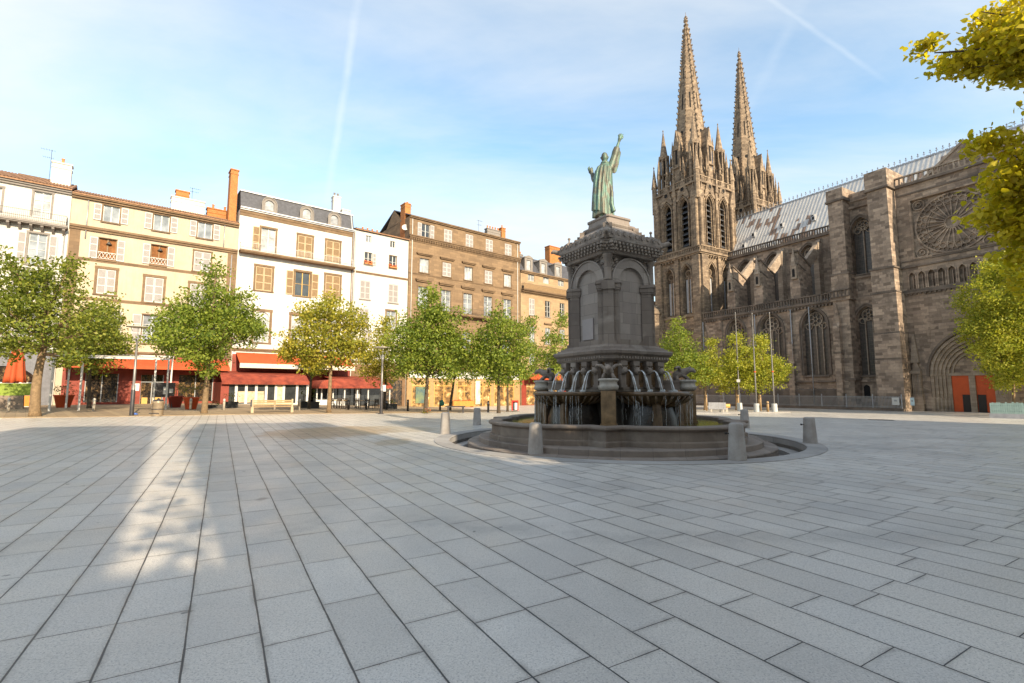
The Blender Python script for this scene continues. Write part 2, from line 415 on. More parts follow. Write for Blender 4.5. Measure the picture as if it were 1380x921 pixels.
band('pavement', [(-260, 566), (0, 564), (160, 562), (300, 559.5), (450, 558), (560, 557), (640, 556), (700, 555)], SETTS, far_house, .035)

x, y, z = ground(1187, 566.5); m = MB(); m.lathe([(.62, 0), (.62, .018), (.55, .02), (.0, .02)], 28)
o = m.build('drain_cover', M('cast_iron', (.05, .05, .052), .5, .3, 8, .4, 40, metal=.4)); o.location = (x, y, z); tag(o, 'round cast iron cover in the paving in front of the cathedral', 'drain cover')
# ------------------------------------------------------------------ fountain
Q = sqrt(.5)
LAVA = ashlar('lava_stone', (.27, .225, .19), (.185, .15, .128), (.10, .085, .07), .85, .42, .006, .35, .5, (.085, .07, .06), .75, .3, (.34, .30, .26))
LAVAPALE = ashlar('pale_lava_blocks', (.36, .315, .28), (.24, .205, .185), (.16, .14, .12), .62, .34, .006, .3, .4, (.13, .11, .095), .8, .3)
CARVED = M('carved_lava', (.22, .185, .158), .8, .4, 5, .5, 22, streak=.5, tint=(.24, .20, .17))
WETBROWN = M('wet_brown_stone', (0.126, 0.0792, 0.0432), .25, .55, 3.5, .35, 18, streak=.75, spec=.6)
PALESTONE = M('limestone_drum', (.34, .31, .27), .6, .3, 4, .3, 30, streak=.6)
ALGAE_M, _t, _b = nt('algae_water')
_o = objco(_t)
_c = mixc(_t, maprange(_t, noise(_t, _o, 1.4, 5, .7), .4, .62), (.035, .04, .01), (.13, .115, .025))
_c = mixc(_t, maprange(_t, noise(_t, _o, 9, 4, .7), .45, .7, 0, .6), _c, (.02, .03, .01))
_t.links.new(_c, _b.inputs['Base Color']); _b.inputs['Roughness'].default_value = .08; _b.inputs['Specular IOR Level'].default_value = .7
bumpn(_t, _b, noise(_t, _o, 11, 4, .6), .35, .02)
OCHREWET = M('wet_ochre_stone', (.21, .135, .07), .3, .5, 3, .3, 18, streak=.6, spec=.55)
VOIDSHADE = M('void_shade_black', (.022, .017, .013), .25, .5, 4, .4, 20, spec=.6)
JET, _t, _b = nt('falling_water'); _b.inputs['Base Color'].default_value = (.9, .93, .95, 1); _b.inputs['Roughness'].default_value = .12
_b.inputs['Transmission Weight'].default_value = .5; _b.inputs['IOR'].default_value = 1.33
bumpn(_t, _b, noise(_t, objco(_t), 30, 3), .5, .02)

FO = empty('fountain', (FC[0], FC[1], 0), FF.ang, 'dark lava stone fountain with square pavilion, water bowls and round stepped basin', 'fountain')
def basinR(th):
    best = 0
    for k in range(4):
        a = th - k * pi / 2; d, r = 1.65, 2.5
        s_ = r * r - (d * sin(a)) ** 2
        if s_ > 0: best = max(best, d * cos(a) + sqrt(s_))
        ph = (th - k * pi / 2 - pi / 4 + pi) % (2 * pi) - pi
        if abs(ph) < .5: best = max(best, 3.97 / (cos(ph) + abs(sin(ph))))
    return best
ANG = sorted(set([i * 2 * pi / 240 for i in range(240)] + [pi / 4 + kk * pi / 2 for kk in range(4)]))
def basin_plan(off): return [((basinR(a) + off) * cos(a), (basinR(a) + off) * sin(a)) for a in ANG]
m = MB(); m.lathe([(4.72, -.45), (4.72, .01), (4.70, .03), (4.30, .035), (4.3, -.2)], 128, caps=False); m.build('lower_step', LAVA, FO)
m = MB(); m.lathe([(4.36, -.2), (4.36, .17), (4.33, .195), (2.9, .20)], 128, caps=False); m.build('upper_step', LAVA, FO)
m = MB(); m.poly_loft(basin_plan, [(.07, .19), (.07, .31), (.05, .335), (.0, .345), (.0, .575), (.03, .60), (.075, .615), (.105, .645), (.10, .685), (.06, .71), (-.26, .715), (-.30, .69), (-.31, .3)], False)
m.build('basin_wall', ashlar('basin_stone', (.26, .21, .17), (.185, .148, .12), (.10, .085, .07), 1.35, 3.0, .005, .35, .55, (.09, .072, .06), .7, .35, (.33, .28, .23)), FO)
m = MB(); pl = basin_plan(-.29); m.add([(0, 0, .615)] + [(p[0], p[1], .61) for p in pl], [(0, i + 1, (i + 1) % len(pl) + 1) for i in range(len(pl))]); m.build('basin_water', ALGAE_M, FO)
def octo(a, c):     # square of half side a with corners cut to half diagonal c
    e = c / Q - a
    return [(a, e), (e, a), (-e, a), (-a, e), (-a, -e), (-e, -a), (e, -a), (a, -e)]
def olof(m, prof): return m.loft([[(p[0], p[1], z) for p in octo(a, c)] for a, c, z in prof])
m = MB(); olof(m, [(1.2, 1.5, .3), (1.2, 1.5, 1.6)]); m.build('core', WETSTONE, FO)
m = MB(); olof(m, [(1.22, 1.62, 1.6), (1.22, 1.62, 2.46), (1.30, 1.68, 2.5)]); m.build('pedestal', LAVA, FO)
m = MB(); olof(m, [(1.34, 1.74, 2.5), (1.40, 1.80, 2.56), (1.40, 1.80, 2.66), (1.50, 1.90, 2.72), (1.52, 1.92, 2.80), (1.46, 1.86, 2.84), (1.40, 1.78, 2.845), (1.38, 1.76, 2.90), (1.30, 1.68, 2.905), (1.27, 1.64, 2.96), (1.18, 1.54, 2.965), (1.15, 1.5, 3.02)]); m.build('lower_cornice', LAVA, FO)
m = MB()            # beads under the lower cornice
for k in range(4):
    m.T = Matrix.Rotation(k * pi / 2, 4, 'Z')
    for i in range(-9, 10): m.box(i * .115 - .035, i * .115 + .035, -1.43, -1.39, 2.575, 2.645)
m.build('bead_moulding', CARVED, FO)
# four faces: brackets, spouts and jets
for k in range(4):
    T = Matrix.Rotation(k * pi / 2, 4, 'Z')
    for x in (-.78, -.27, .27, .78):
        m = MB(); m.T = T
        m.box(x - .10, x + .10, -1.36, -1.2, 1.75, 2.36); m.box(x - .13, x + .13, -1.40, -1.2, 2.36, 2.5)
        m.box(x - .12, x + .12, -1.38, -1.2, 1.7, 1.78)
        br = m.build('bracket', LAVA, FO)
        m = MB(); m.T = T; m.smooth = True
        m.lathe([(.02, 2.10), (.085, 2.12), (.10, 2.20), (.085, 2.27), (.03, 2.31)], 10, (x, -1.40)); m.tube([(x, -1.42, 2.19), (x, -1.5, 2.18), (x, -1.55, 2.2)], [.055, .045, .03], 7)
        m.tube([(x - .06, -1.4, 2.27), (x - .11, -1.42, 2.33)], [.03, .01], 5); m.tube([(x + .06, -1.4, 2.27), (x + .11, -1.42, 2.33)], [.03, .01], 5)
        sp_ = m.build('spout_mask', CARVED, FO)
        m = MB(); m.T = T; m.smooth = True
        for dx, reach, r0 in ((0, .34, .016), (.055, .27, .009), (-.04, .30, .006)):
            pts = [(x + dx * q, -1.55 - reach * q, 2.2 + .10 * q - .70 * q * q) for q in [i / 9 for i in range(10)]]
            m.tube(pts, [r0 * (1 + .5 * sin(i * 2.3 + x)) * (.8 + .5 * i / 9) for i in range(10)], 6)
        for q in range(9):
            a_ = q * 2.4 + x; m.lathe([(.0, 1.556), (.022, 1.565), (.014, 1.59 + .02 * (q % 3)), (0, 1.60 + .025 * (q % 3))], 5, (x + .07 * cos(a_) * (.4 + q / 9), -1.89 + .07 * sin(a_) * (.4 + q / 9)))
        m.build('water_jet', JET, sp_)
    m = MB(); m.T = T
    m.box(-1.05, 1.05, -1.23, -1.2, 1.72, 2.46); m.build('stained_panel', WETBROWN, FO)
    # the bowl, its two legs and the water falling from its lip
    m = MB(); m.T = T; m.smooth = True
    m.lathe([(.35, 1.12), (.62, 1.18), (.9, 1.30), (1.07, 1.45), (1.12, 1.47), (1.13, 1.55), (1.10, 1.575), (1.03, 1.575), (1.0, 1.53)], 48, (0, -1.75), caps=False)
    bw = m.build('water_bowl', WETBROWN, FO)
    m = MB(); m.T = T
    m.lathe([(1.02, 1.545), (.01, 1.55)], 36, (0, -1.75), caps=False); m.build('bowl_water', ALGAE_M, bw)
    m = MB(); m.T = T; m.smooth = True
    for i in range(30):     # ribs under the bowl
        a = 2 * pi * i / 30
        m.tube([(r_ * cos(a), -1.75 + r_ * sin(a), z_) for r_, z_ in ((.45, 1.12), (.66, 1.18), (.93, 1.30), (1.09, 1.45))], [.025, .035, .045, .04], 5)
    m.build('bowl_ribs', WETBROWN, bw)
    m = MB(); m.T = T; m.smooth = True; m.lathe([(.86, .4), (.84, .8), (.72, 1.2)], 28, (0, -1.6), caps=False); m.build('bowl_shade_fill', VOIDSHADE, bw)  # added black solid, its colour stands for shade in the void below
    for a in (-2.25, -.9):
        m = MB(); m.T = T
        px, py = .72 * cos(a), -1.75 + .72 * sin(a)
        m.cb((px, py, .4), (.22, .22, .55), .02, .02); m.cb((px, py, .95), (.17, .17, .3)); m.build('bowl_leg', WETBROWN, FO)
    m = MB(); m.T = T; m.smooth = True; rr = random.Random(30 + k)
    for i in range(40):
        a = rr.uniform(-pi * 1.05, .05 * pi); r0 = 1.10
        zt = 1.46 if rr.random() < .55 else rr.uniform(1.0, 1.4); zb = .61 if rr.random() < .6 else rr.uniform(.7, 1.2)
        if zt - zb < .15: continue
        pts = [(r0 * cos(a) + rr.uniform(-.012, .012), -1.75 + r0 * sin(a) + rr.uniform(-.012, .012), zt + (zb - zt) * q / 8) for q in range(9)]
        m.tube(pts, [rr.uniform(.0022, .0055) for _ in range(9)], 4)
    m.build('water_threads', JET, bw)
    # corner post with drum, channel and winged spout beast
    T2 = Matrix.Rotation(k * pi / 2 - pi / 4, 4, 'Z')      # local +x runs out along the diagonal
    m = MB(); m.T = T2
    m.box(2.14, 2.56, -.20, .20, .4, 1.60); m.box(2.11, 2.59, -.23, .23, .4, .68); m.build('corner_post', OCHREWET, FO)
    m = MB(); m.T = T2; m.smooth = True
    m.lathe([(.20, 1.60), (.27, 1.64), (.29, 1.70), (.29, 1.74), (.25, 1.77), (.25, 1.86), (.29, 1.89), (.29, 1.93), (.24, 1.95), (.05, 1.95)], 28, (2.33, 0))
    m.build('post_drum', PALESTONE, FO)
    m = MB(); m.T = T2
    m.box(1.3, 2.1, -.23, .23, 1.62, 1.70); m.box(1.3, 2.1, -.20, .20, 1.70, 1.86); m.box(1.3, 2.1, -.24, .24, 1.86, 1.93); m.build('stone_channel', LAVA, FO)
    m = MB(); m.T = T2; m.smooth = True
    m.tube([(1.95, 0, 1.93), (2.0, 0, 2.08), (2.12, 0, 2.16), (2.28, 0, 2.20), (2.42, 0, 2.27), (2.52, 0, 2.25), (2.60, 0, 2.19)], [.05, .13, .15, .12, .09, .075, .03], 10)
    for s in (-1, 1):
        m.tube([(2.12, s * .08, 2.2), (2.10, s * .2, 2.33), (2.02, s * .34, 2.35), (1.98, s * .40, 2.27)], [.05, .05, .035, .012], 6)
        m.tube([(2.2, s * .08, 2.1), (2.32, s * .14, 2.02), (2.38, s * .15, 1.95)], [.06, .045, .05], 6)
        m.tube([(2.02, s * .08, 2.05), (2.02, s * .17, 1.97), (2.08, s * .18, 1.94)], [.07, .05, .04], 6)
        m.tube([(2.45, s * .04, 2.3), (2.43, s * .08, 2.37)], [.03, .01], 5)
    m.build('winged_beast', CARVED, FO)
# pavilion shaft
m = MB(); m.box(-.90, .90, -.90, .90, 3.0, 5.9); m.build('niche_wall', LAVAPALE, FO)
for k in range(4):
    T2 = Matrix.Rotation(k * pi / 2 - pi / 4, 4, 'Z')
    m = MB(); m.T = T2
    m.box(1.0, 1.40, -.16, .16, 3.0, 4.72); m.box(1.0, 1.31, -.33, .33, 3.0, 4.72); m.box(.95, 1.44, -.22, .22, 3.0, 3.12)
    m.build('corner_pier', LAVA, FO)
    m = MB(); m.T = T2
    m.box(.98, 1.36, -.35, .35, 4.70, 4.76); m.box(.95, 1.38, -.37, .37, 4.76, 4.90); m.box(.95, 1.42, -.40, .40, 4.90, 5.0, .03, .03)
    m.box(1.1, 1.455, -.20, .20, 4.72, 4.99); m.build('pier_capital', LAVA, FO)
    m = MB(); m.T = T2; m.smooth = True
    m.lathe([(.15, 5.0), (.15, 5.06), (.11, 5.09), (.105, 5.66), (.13, 5.70), (.16, 5.80), (.16, 5.86)], 16, (1.30, 0)); m.build('colonnette', LAVA, FO)
    T = Matrix.Rotation(k * pi / 2, 4, 'Z')
    m = MB(); m.T = T           # arch over the niche
    out = arch(0, 4.95, 4.97, .80, None, 10); inn = arch(0, 4.95, 4.97, .54, None, 10)
    n = len(out)
    m.add([(p[0], -1.0, p[1]) for p in out] + [(p[0], -1.0, p[1]) for p in inn] + [(p[0], -.88, p[1]) for p in inn] + [(p[0], -.88, p[1]) for p in out],
          [(i, i + 1, n + i + 1, n + i) for i in range(n - 1)] + [(n + i, n + i + 1, 2 * n + i + 1, 2 * n + i) for i in range(n - 1)] + [(i + 1, i, 3 * n + i, 3 * n + i + 1) for i in range(n - 1)])
    m.ribbon(arch(0, 4.95, 4.97, .82, None, 10), .05, -1.035, -.9)
    m.build('niche_arch', LAVAPALE, FO)
    m = MB(); m.T = T
    for s in (-1, 1): m.box(s * .68 - .12 * (1 if s > 0 else 1), s * .68 + .12, -1.0, -.9, 3.0, 4.95)
    m.box(-.56, .56, -.96, -.9, 3.0, 3.2); m.build('niche_frame', LAVA, FO)
    m = MB(); m.T = T; m.smooth = True      # carved leaves in the spandrels
    rr = random.Random(9)
    for s in (-1, 1):
        for i in range(26):
            x = rr.uniform(.42, .98); z = rr.uniform(5.3, 5.84)
            if hypot(x, z - 4.97) < .86: continue
            a = rr.uniform(0, 6.28); l = rr.uniform(.05, .1)
            m.tube([(s * x - l * cos(a), -.90, z - l * sin(a)), (s * x, -.955, z), (s * x + l * cos(a), -.91, z + l * sin(a))], [.015, .045, .01], 6)
    m.build('spandrel_carving', CARVED, FO)
PLAQUE = M('blank_grey_plaque', (.30, .27, .265), .6, .06, 2, .05)
m = MB(); m.box(-.33, .20, -.945, -.90, 3.24, 3.92); m.build('plaque', PLAQUE, FO)
# entablature with checkered corbels, crest, roof
m = MB(); olof(m, [(1.12, 1.40, 5.84), (1.14, 1.42, 5.93), (1.30, 1.60, 6.17), (1.33, 1.63, 6.19), (1.33, 1.63, 6.25), (1.26, 1.56, 6.27), (1.16, 1.46, 6.28)]); m.build('entablature', LAVA, FO)
m = MB()
for k in range(4):
    m.T = Matrix.Rotation(k * pi / 2, 4, 'Z')
    for row in range(3):
        y = -1.155 - row * .055; z = 5.94 + row * .078
        n_ = 15
        for i in range(-n_ // 2, n_ // 2 + 2):
            x = (i + (.5 if row % 2 else 0)) * .155
            if abs(x) < 1.0 + row * .06: m.box(x - .04, x + .04, y - .06, y + .06, z, z + .07)
    m.T = Matrix.Rotation(k * pi / 2 - pi / 4, 4, 'Z')
    for row in range(3):
        for i in (-2, -1, 0, 1, 2):
            y = (i + (.5 if row % 2 else 0)) * .125
            if abs(y) < .28: m.box(1.40 + row * .06, 1.51 + row * .06, y - .036, y + .036, 5.94 + row * .078, 6.01 + row * .078)
m.build('checker_corbels', CARVED, FO)
m = MB()
for k in range(4):
    m.T = Matrix.Rotation(k * pi / 2, 4, 'Z')
    m.box(-1.15, 1.15, -1.27, -1.14, 6.27, 6.34)
    for i in range(9):
        x = -1.0 + i * .25
        m.prism_y([(x - .12, 6.33)] + [(x - .12 * cos(pi * q / 8), 6.42 + .12 * sin(pi * q / 8)) for q in range(9)] + [(x + .12, 6.33)], -1.26, -1.18)
        m.prism_y(circ(x, 6.43, .06, 8), -1.29, -1.25)
m.build('scalloped_crest', CARVED, FO)
for k in range(4):
    m = MB(); m.T = Matrix.Rotation(k * pi / 2 - pi / 4, 4, 'Z'); m.smooth = True
    m.lathe([(.20, 6.26), (.21, 6.5), (.24, 6.53), (.17, 6.6), (.10, 6.66), (.03, 6.7), (.025, 6.78), (.05, 6.81), (.045, 6.85), (.0, 6.88)], 14, (1.36, 0)); m.build('corner_finial', CARVED, FO)
    m = MB(); m.T = Matrix.Rotation(k * pi / 2 - pi / 4, 4, 'Z'); m.smooth = True
    m.tube([(1.45, 0, 6.33), (1.62, 0, 6.36), (1.78, 0, 6.37), (1.92, 0, 6.42), (2.0, 0, 6.36)], [.14, .12, .085, .075, .03], 8)
    for s in (-1, 1): m.tube([(1.62, s * .06, 6.4), (1.56, s * .18, 6.48), (1.48, s * .2, 6.5)], [.06, .04, .01], 6)
    m.build('gargoyle', CARVED, FO)
m = MB()
m.loft([[(p[0], p[1], z) for p in octo(a, c)] for a, c, z in [(1.14, 1.5, 6.28), (1.08, 1.42, 6.45), (.62, .85, 6.92), (.60, .83, 6.95)]]); m.build('pavilion_roof', LAVAPALE, FO)
m = MB()
for k in range(4):
    m.T = Matrix.Rotation(k * pi / 2 - pi / 4, 4, 'Z')
    for i in range(6):
        r_ = 1.36 - i * .095; z = 6.50 + i * .085
        m.box(r_ - .10, r_, -.06, .06, z - .1, z + .10); 
    m.box(.80, .98, -.14, .14, 6.75, 6.98)
m.build('ridge_crest', CARVED, FO)
m = MB(); olof(m, [(.62, .82, 6.94), (.66, .86, 7.0), (.66, .86, 7.05), (.52, .70, 7.1), (.50, .67, 7.26), (.54, .72, 7.29), (.54, .72, 7.35), (.46, .62, 7.38), (.40, .54, 7.40)]); m.build('statue_base', LAVAPALE, FO)

# ------------------------------------------------------------------ statue: robed man seen from behind, right arm raised
BRONZE, _t, _b = nt('verdigris_bronze'); _o = objco(_t)
_n = noise(_t, scaled(_t, _o, (2.2, 2.2, .8)), 2.2, 6, .65, .6)
_c = ramp(_t, _n, [(.32, (.07, .058, .042)), (.46, (.115, .115, .085)), (.56, (.105, .185, .145)), (.74, (.15, .30, .245))])
_c = mixc(_t, maprange(_t, noise(_t, scaled(_t, _o, (7, 7, .9)), 1.6, 4, .7), .5, .72, 0, .7), _c, (.09, .075, .06))
_t.links.new(_c, _b.inputs['Base Color']); _b.inputs['Metallic'].default_value = .25; _b.inputs['Roughness'].default_value = .55
bumpn(_t, _b, noise(_t, _o, 26, 4), .25)
def make_statue():
    # x to his right as seen from the camera, y away from the camera, z up; origin under the feet
    m = MB(); n = 56; rings = []
    prof = [(0.10, .30, .24, -.09, .0), (.12, .40, .30, -.10, .0), (.5, .385, .29, -.09, .0), (1.0, .345, .265, -.07, .01), (1.4, .325, .245, -.05, .03), (1.7, .31, .225, -.03, .04), (1.88, .30, .20, -.02, .05), (1.98, .22, .165, -.01, .06), (2.06, .11, .11, 0, .07), (2.14, .085, .09, .0, .075)]
    for z, rx, ry, cx, cy in prof:
        fold = max(0, min(1, (2.0 - z) / 1.1)); rg = []
        for i in range(n):
            a = 2 * pi * i / n
            f = 1 + fold * (.055 * sin(7 * a + .8 * z) + .045 * sin(12 * a + 1.1 + .5 * z) + .02 * sin(19 * a))
            hem = .06 * sin(3 * a + .4) * max(0, 1 - z / .4)
            rg.append((cx + rx * f * cos(a), cy + ry * f * sin(a), z + hem))
        rings.append(rg)
    m.loft(rings)
    # cloak hanging from the shoulders, longer at his left
    cl = []
    for z, x0, x1, yb in ((.34, -.53, .10, -.30), (.8, -.50, .14, -.31), (1.3, -.45, .2, -.29), (1.7, -.38, .25, -.24), (1.92, -.28, .22, -.16)):
        ro = []
        for i in range(15):
            f = i / 14; x = x0 + (x1 - x0) * f
            ro.append((x, yb * (1 - .55 * (2 * f - 1) ** 2) + .03 * sin(9 * f * 3 + z), z - .16 * f * (1 if z < .5 else 0)))
        cl.append(ro + [(p[0], p[1] + .09, p[2]) for p in reversed(ro)])
    m.loft(cl)
    # scarf ends at his right side
    m.tube([(.17, -.12, 1.3), (.24, -.16, .9), (.22, -.2, .5), (.30, -.18, .22)], [.05, .075, .08, .09], 8)
    # head with a cap of hair, ears, nose
    m.lathe([(.0, 2.10), (.10, 2.13), (.135, 2.22), (.14, 2.30), (.125, 2.38), (.08, 2.435), (.0, 2.455)], 18, (.0, .085), sx=.92, sy=1.08)
    for s in (-1, 1): m.tube([(s * .125, .08, 2.24), (s * .15, .07, 2.30)], [.03, .025], 6)
    m.tube([(0, .22, 2.32), (0, .265, 2.26), (0, .235, 2.235)], [.02, .032, .02], 6)
    m.lathe([(.13, 1.98), (.17, 2.03), (.15, 2.09), (.11, 2.11)], 14, (0, .05))
    # raised right arm with the wide hanging sleeve
    sh, el, wr = Vector((.22, .04, 1.86)), Vector((.37, .10, 2.28)), Vector((.55, .14, 2.82))
    m.tube([(.10, .04, 1.80), sh, (sh + el) / 2, el], [.16, .15, .135, .13], 12)
    m.tube([el, el + (wr - el) * .3, el + (wr - el) * .6], [.13, .145, .12], 12)
    m.tube([el + (wr - el) * .5, wr, wr + Vector((.02, .0, .06))], [.07, .05, .045], 10)
    sl = []
    for f, dn in ((0, .12), (.25, .40), (.5, .52), (.75, .42), (1, .16)):
        p = sh + (el + (wr - el) * .55 - sh) * f
        sl.append([(p.x + .05, p.y - .05, p.z + .04), (p.x + .07, p.y + .05, p.z + .04), (p.x + .10 * f + .04, p.y + .06, p.z - dn * .6), (p.x + .13 * f + .03, p.y + .01, p.z - dn), (p.x + .10 * f, p.y - .05, p.z - dn * .6)])
    m.loft(sl)
    # right hand: palm, fingers spread, thumb
    hp = wr + Vector((.035, .0, .11))
    m.tube([wr, hp, hp + Vector((.02, .01, .09))], [.05, .075, .06], 10)
    for k, (dx, dy, l) in enumerate(((-.055, .02, .15), (-.015, .0, .18), (.03, -.005, .17), (.07, .0, .13))):
        b_ = hp + Vector((dx * .8 + .015, dy, .07)); m.tube([b_, b_ + Vector((dx * .5 + .01, .03, l * .55)), b_ + Vector((dx * .7 + .035, .08, l))], [.026, .023, .016], 6)
    m.tube([hp + Vector((.05, .03, .0)), hp + Vector((.12, .05, .05)), hp + Vector((.15, .05, .1))], [.032, .026, .018], 6)
    # bent left arm, the fist held out at shoulder height
    m.tube([(-.12, .05, 1.82), (-.26, .03, 1.72), (-.36, .06, 1.46)], [.14, .14, .12], 12)
    m.tube([(-.36, .06, 1.46), (-.42, .18, 1.58), (-.49, .24, 1.80)], [.12, .11, .075], 10)
    m.tube([(-.49, .24, 1.78), (-.535, .25, 1.9), (-.55, .25, 2.0)], [.06, .105, .08], 10)
    for k in range(4): m.tube([(-.61, .20 + .035 * k, 1.94), (-.64, .21 + .035 * k, 2.0), (-.58, .2 + .035 * k, 2.07)], [.028, .03, .02], 6)
    m.tube([(-.48, .28, 1.94), (-.47, .3, 2.02), (-.51, .29, 2.08)], [.03, .026, .02], 6)
    # shoes
    for x in (-.2, .02): m.tube([(x, -.22, .07), (x, -.05, .08), (x + .01, .18, .05)], [.06, .085, .05], 8)
    o = m.build('robed_statue', BRONZE)
    o.modifiers.new('r', 'REMESH').mode = 'VOXEL'; o.modifiers['r'].voxel_size = .016
    s = o.modifiers.new('s', 'SMOOTH'); s.factor = .5; s.iterations = 3
    dg = bpy.context.evaluated_depsgraph_get(); me = bpy.data.meshes.new_from_object(o.evaluated_get(dg))
    o.modifiers.clear(); o.data = me
    for p in me.polygons: p.use_smooth = True
    return o
ST = make_statue(); ST.location = (FC[0] - .10, FC[1], 7.38); ST.rotation_euler = (0, 0, radians(-11.6)); ST.scale = (.9, .95, 1)
tag(ST, 'green bronze statue of a robed man with one arm raised, on the fountain roof', 'statue')
# ------------------------------------------------------------------ stone bollards round the fountain
BOLS = [((600, 585), 'stone bollard left of the fountain pit, weathered brown at its foot', .33), ((643, 573), 'smaller looking stone bollard with a split face behind the left fountain pit', .33),
        ((722, 613), 'pale topped stone bollard in front of the basin with a dark damp foot', .36), ((994, 621), 'largest stone bollard right of the basin front, rusty pin on its side', .40),
        ((1092, 598), 'stone bollard at the outer right end of the ring kerb with a short iron pin', .36), ((1004, 577), 'stone bollard behind the right pit in front of the flagpoles', .36)]
BOLM = M('bollard_stone', (0.351, 0.312, 0.28), .8, .25, 2.5, .45, 55, streak=.5, tint=(0.325, 0.305, 0.286))
IRON = M('dark_iron', (.05, .048, .045), .5, .2, 5, .1, metal=.6)
for i, ((u, v), lab, h) in enumerate(BOLS):
    x, y, z = ground(u, v); m = MB(); m.smooth = False
    hz = .80 if i != 3 else .86
    rr = random.Random(i); a = rr.uniform(0, 1)
    pr = [(.205, -.02), (.20, .0), (.155, hz - .05), (.145, hz - .02), (.11, hz)]
    rings = []
    for r_, zz_ in pr:
        rings.append([(r_ * (1 + .02 * sin(5 * q + i + zz_ * 7)) * (abs(cos(2 * pi * q / 24 + a)) ** 8 * .05 + 1) * cos(2 * pi * q / 24), r_ * (1 + .03 * sin(3 * q * 2 * pi / 24 + i)) * sin(2 * pi * q / 24), zz_) for q in range(24)])
    m.smooth = True; m.loft(rings)
    e = m.build('stone_bollard', BOLM); e.location = (x, y, z); e.rotation_euler = (0, 0, rr.uniform(0, 6)); tag(e, lab, 'bollard', 'stone bollards round the fountain')
    if i >= 3:
        p = MB(); p.T = Matrix.Rotation(pi - e.rotation_euler[2], 4, 'Z'); p.tube([(.13, 0, hz * .72), (.24, 0, hz * .72)], .014, 6); p.cb((.245, 0, hz * .72 - .025), (.03, .05, .05)); p.build('iron_pin', IRON, e)
# ------------------------------------------------------------------ houses
WHITE = M('white_render', (.52, .495, .455), .85, .12, .5, .12, 60, streak=.3)
WHITE2 = M('bright_render', (.57, .545, .505), .85, .10, .5, .12, 60, streak=.28)
CREAM = M('cream_render', (.45, .37, .27), .85, .12, .5, .12, 60, streak=.35)
BROWNST = ashlar('brown_ashlar', (.27, .18, .105), (.175, .118, .072), (.13, .09, .06), .95, .40, .010, .35, .35, (.13, .085, .05), .85, .3)
BROWNST2 = ashlar('warm_ashlar', (.40, .28, .165), (.31, .215, .13), (.22, .15, .09), .95, .42, .008, .3, .3, (.19, .13, .08), .85, .25)
TRIM = ashlar('brown_stone_trim', (.235, .155, .09), (.165, .11, .068), (.12, .085, .055), .8, .36, .008, .25, .35)
SLATE = M('slate', (.075, .075, .085), .55, .25, 3, .3, 18, streak=.3)
TILE = M('clay_tile', (.27, .15, .085), .85, .4, 5, .4, 12)
BRICK = ashlar('chimney_brick', (.52, .19, .05), (.40, .13, .035), (.42, .25, .12), .24, .085, .012, .3, .25, (.2, .08, .03))
POT = M('clay_pot', (.50, .20, .07), .8, .2, 3)
PAINT = M('white_paint', (.54, .53, .50), .5, .05, 3, .05)
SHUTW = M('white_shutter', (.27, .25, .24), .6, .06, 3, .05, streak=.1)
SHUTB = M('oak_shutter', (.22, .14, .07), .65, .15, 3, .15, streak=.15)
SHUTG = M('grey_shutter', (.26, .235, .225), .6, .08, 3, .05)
CURT = glass('curtained_glass', (.33, .335, .34), .10, .6)
CURTB = glass('bluish_curtained_glass', (.20, .215, .235), .06, .7)
GLASS = glass('dark_glass', (.035, .038, .04), .05, .7)
SHOPG, _t, _b = nt('shop_window_glass'); _o = objco(_t)
_n = noise(_t, scaled(_t, _o, (1.6, 1, 1.3)), 1.5, 5, .75); _n2 = noise(_t, scaled(_t, _o, (2.6, 1, .5)), 2.2, 3, .6)
_c = ramp(_t, _n, [(.40, (.012, .010, .009)), (.52, (.05, .035, .022)), (.60, (.20, .12, .05)), (.70, (.42, .33, .22))])
_t.links.new(mixc(_t, maprange(_t, _n2, .48, .62, 0, .85), _c, (.012, .012, .014)), _b.inputs['Base Color']); _b.inputs['Roughness'].default_value = .06; _b.inputs['Specular IOR Level'].default_value = .6
ROOMW = M('warm_room', (.22, .09, .03), .9, .5, 1.2, 0)
GREYT = M('grey_stone_trim', (.22, .195, .175), .8, .15, 3, .2, 30, streak=.3)
ZINC = M('zinc', (.36, .36, .37), .45, .2, 2, .1, metal=.4)
RAILM = M('railing_iron', (.06, .055, .05), .5, .2, 5, .05)
OAKW = M('yellow_wood', (.50, .30, .08), .55, .15, 4, .1)
FLOWM = M('red_orange_flowers', (.60, .14, .03), .7, .5, 14, .5)

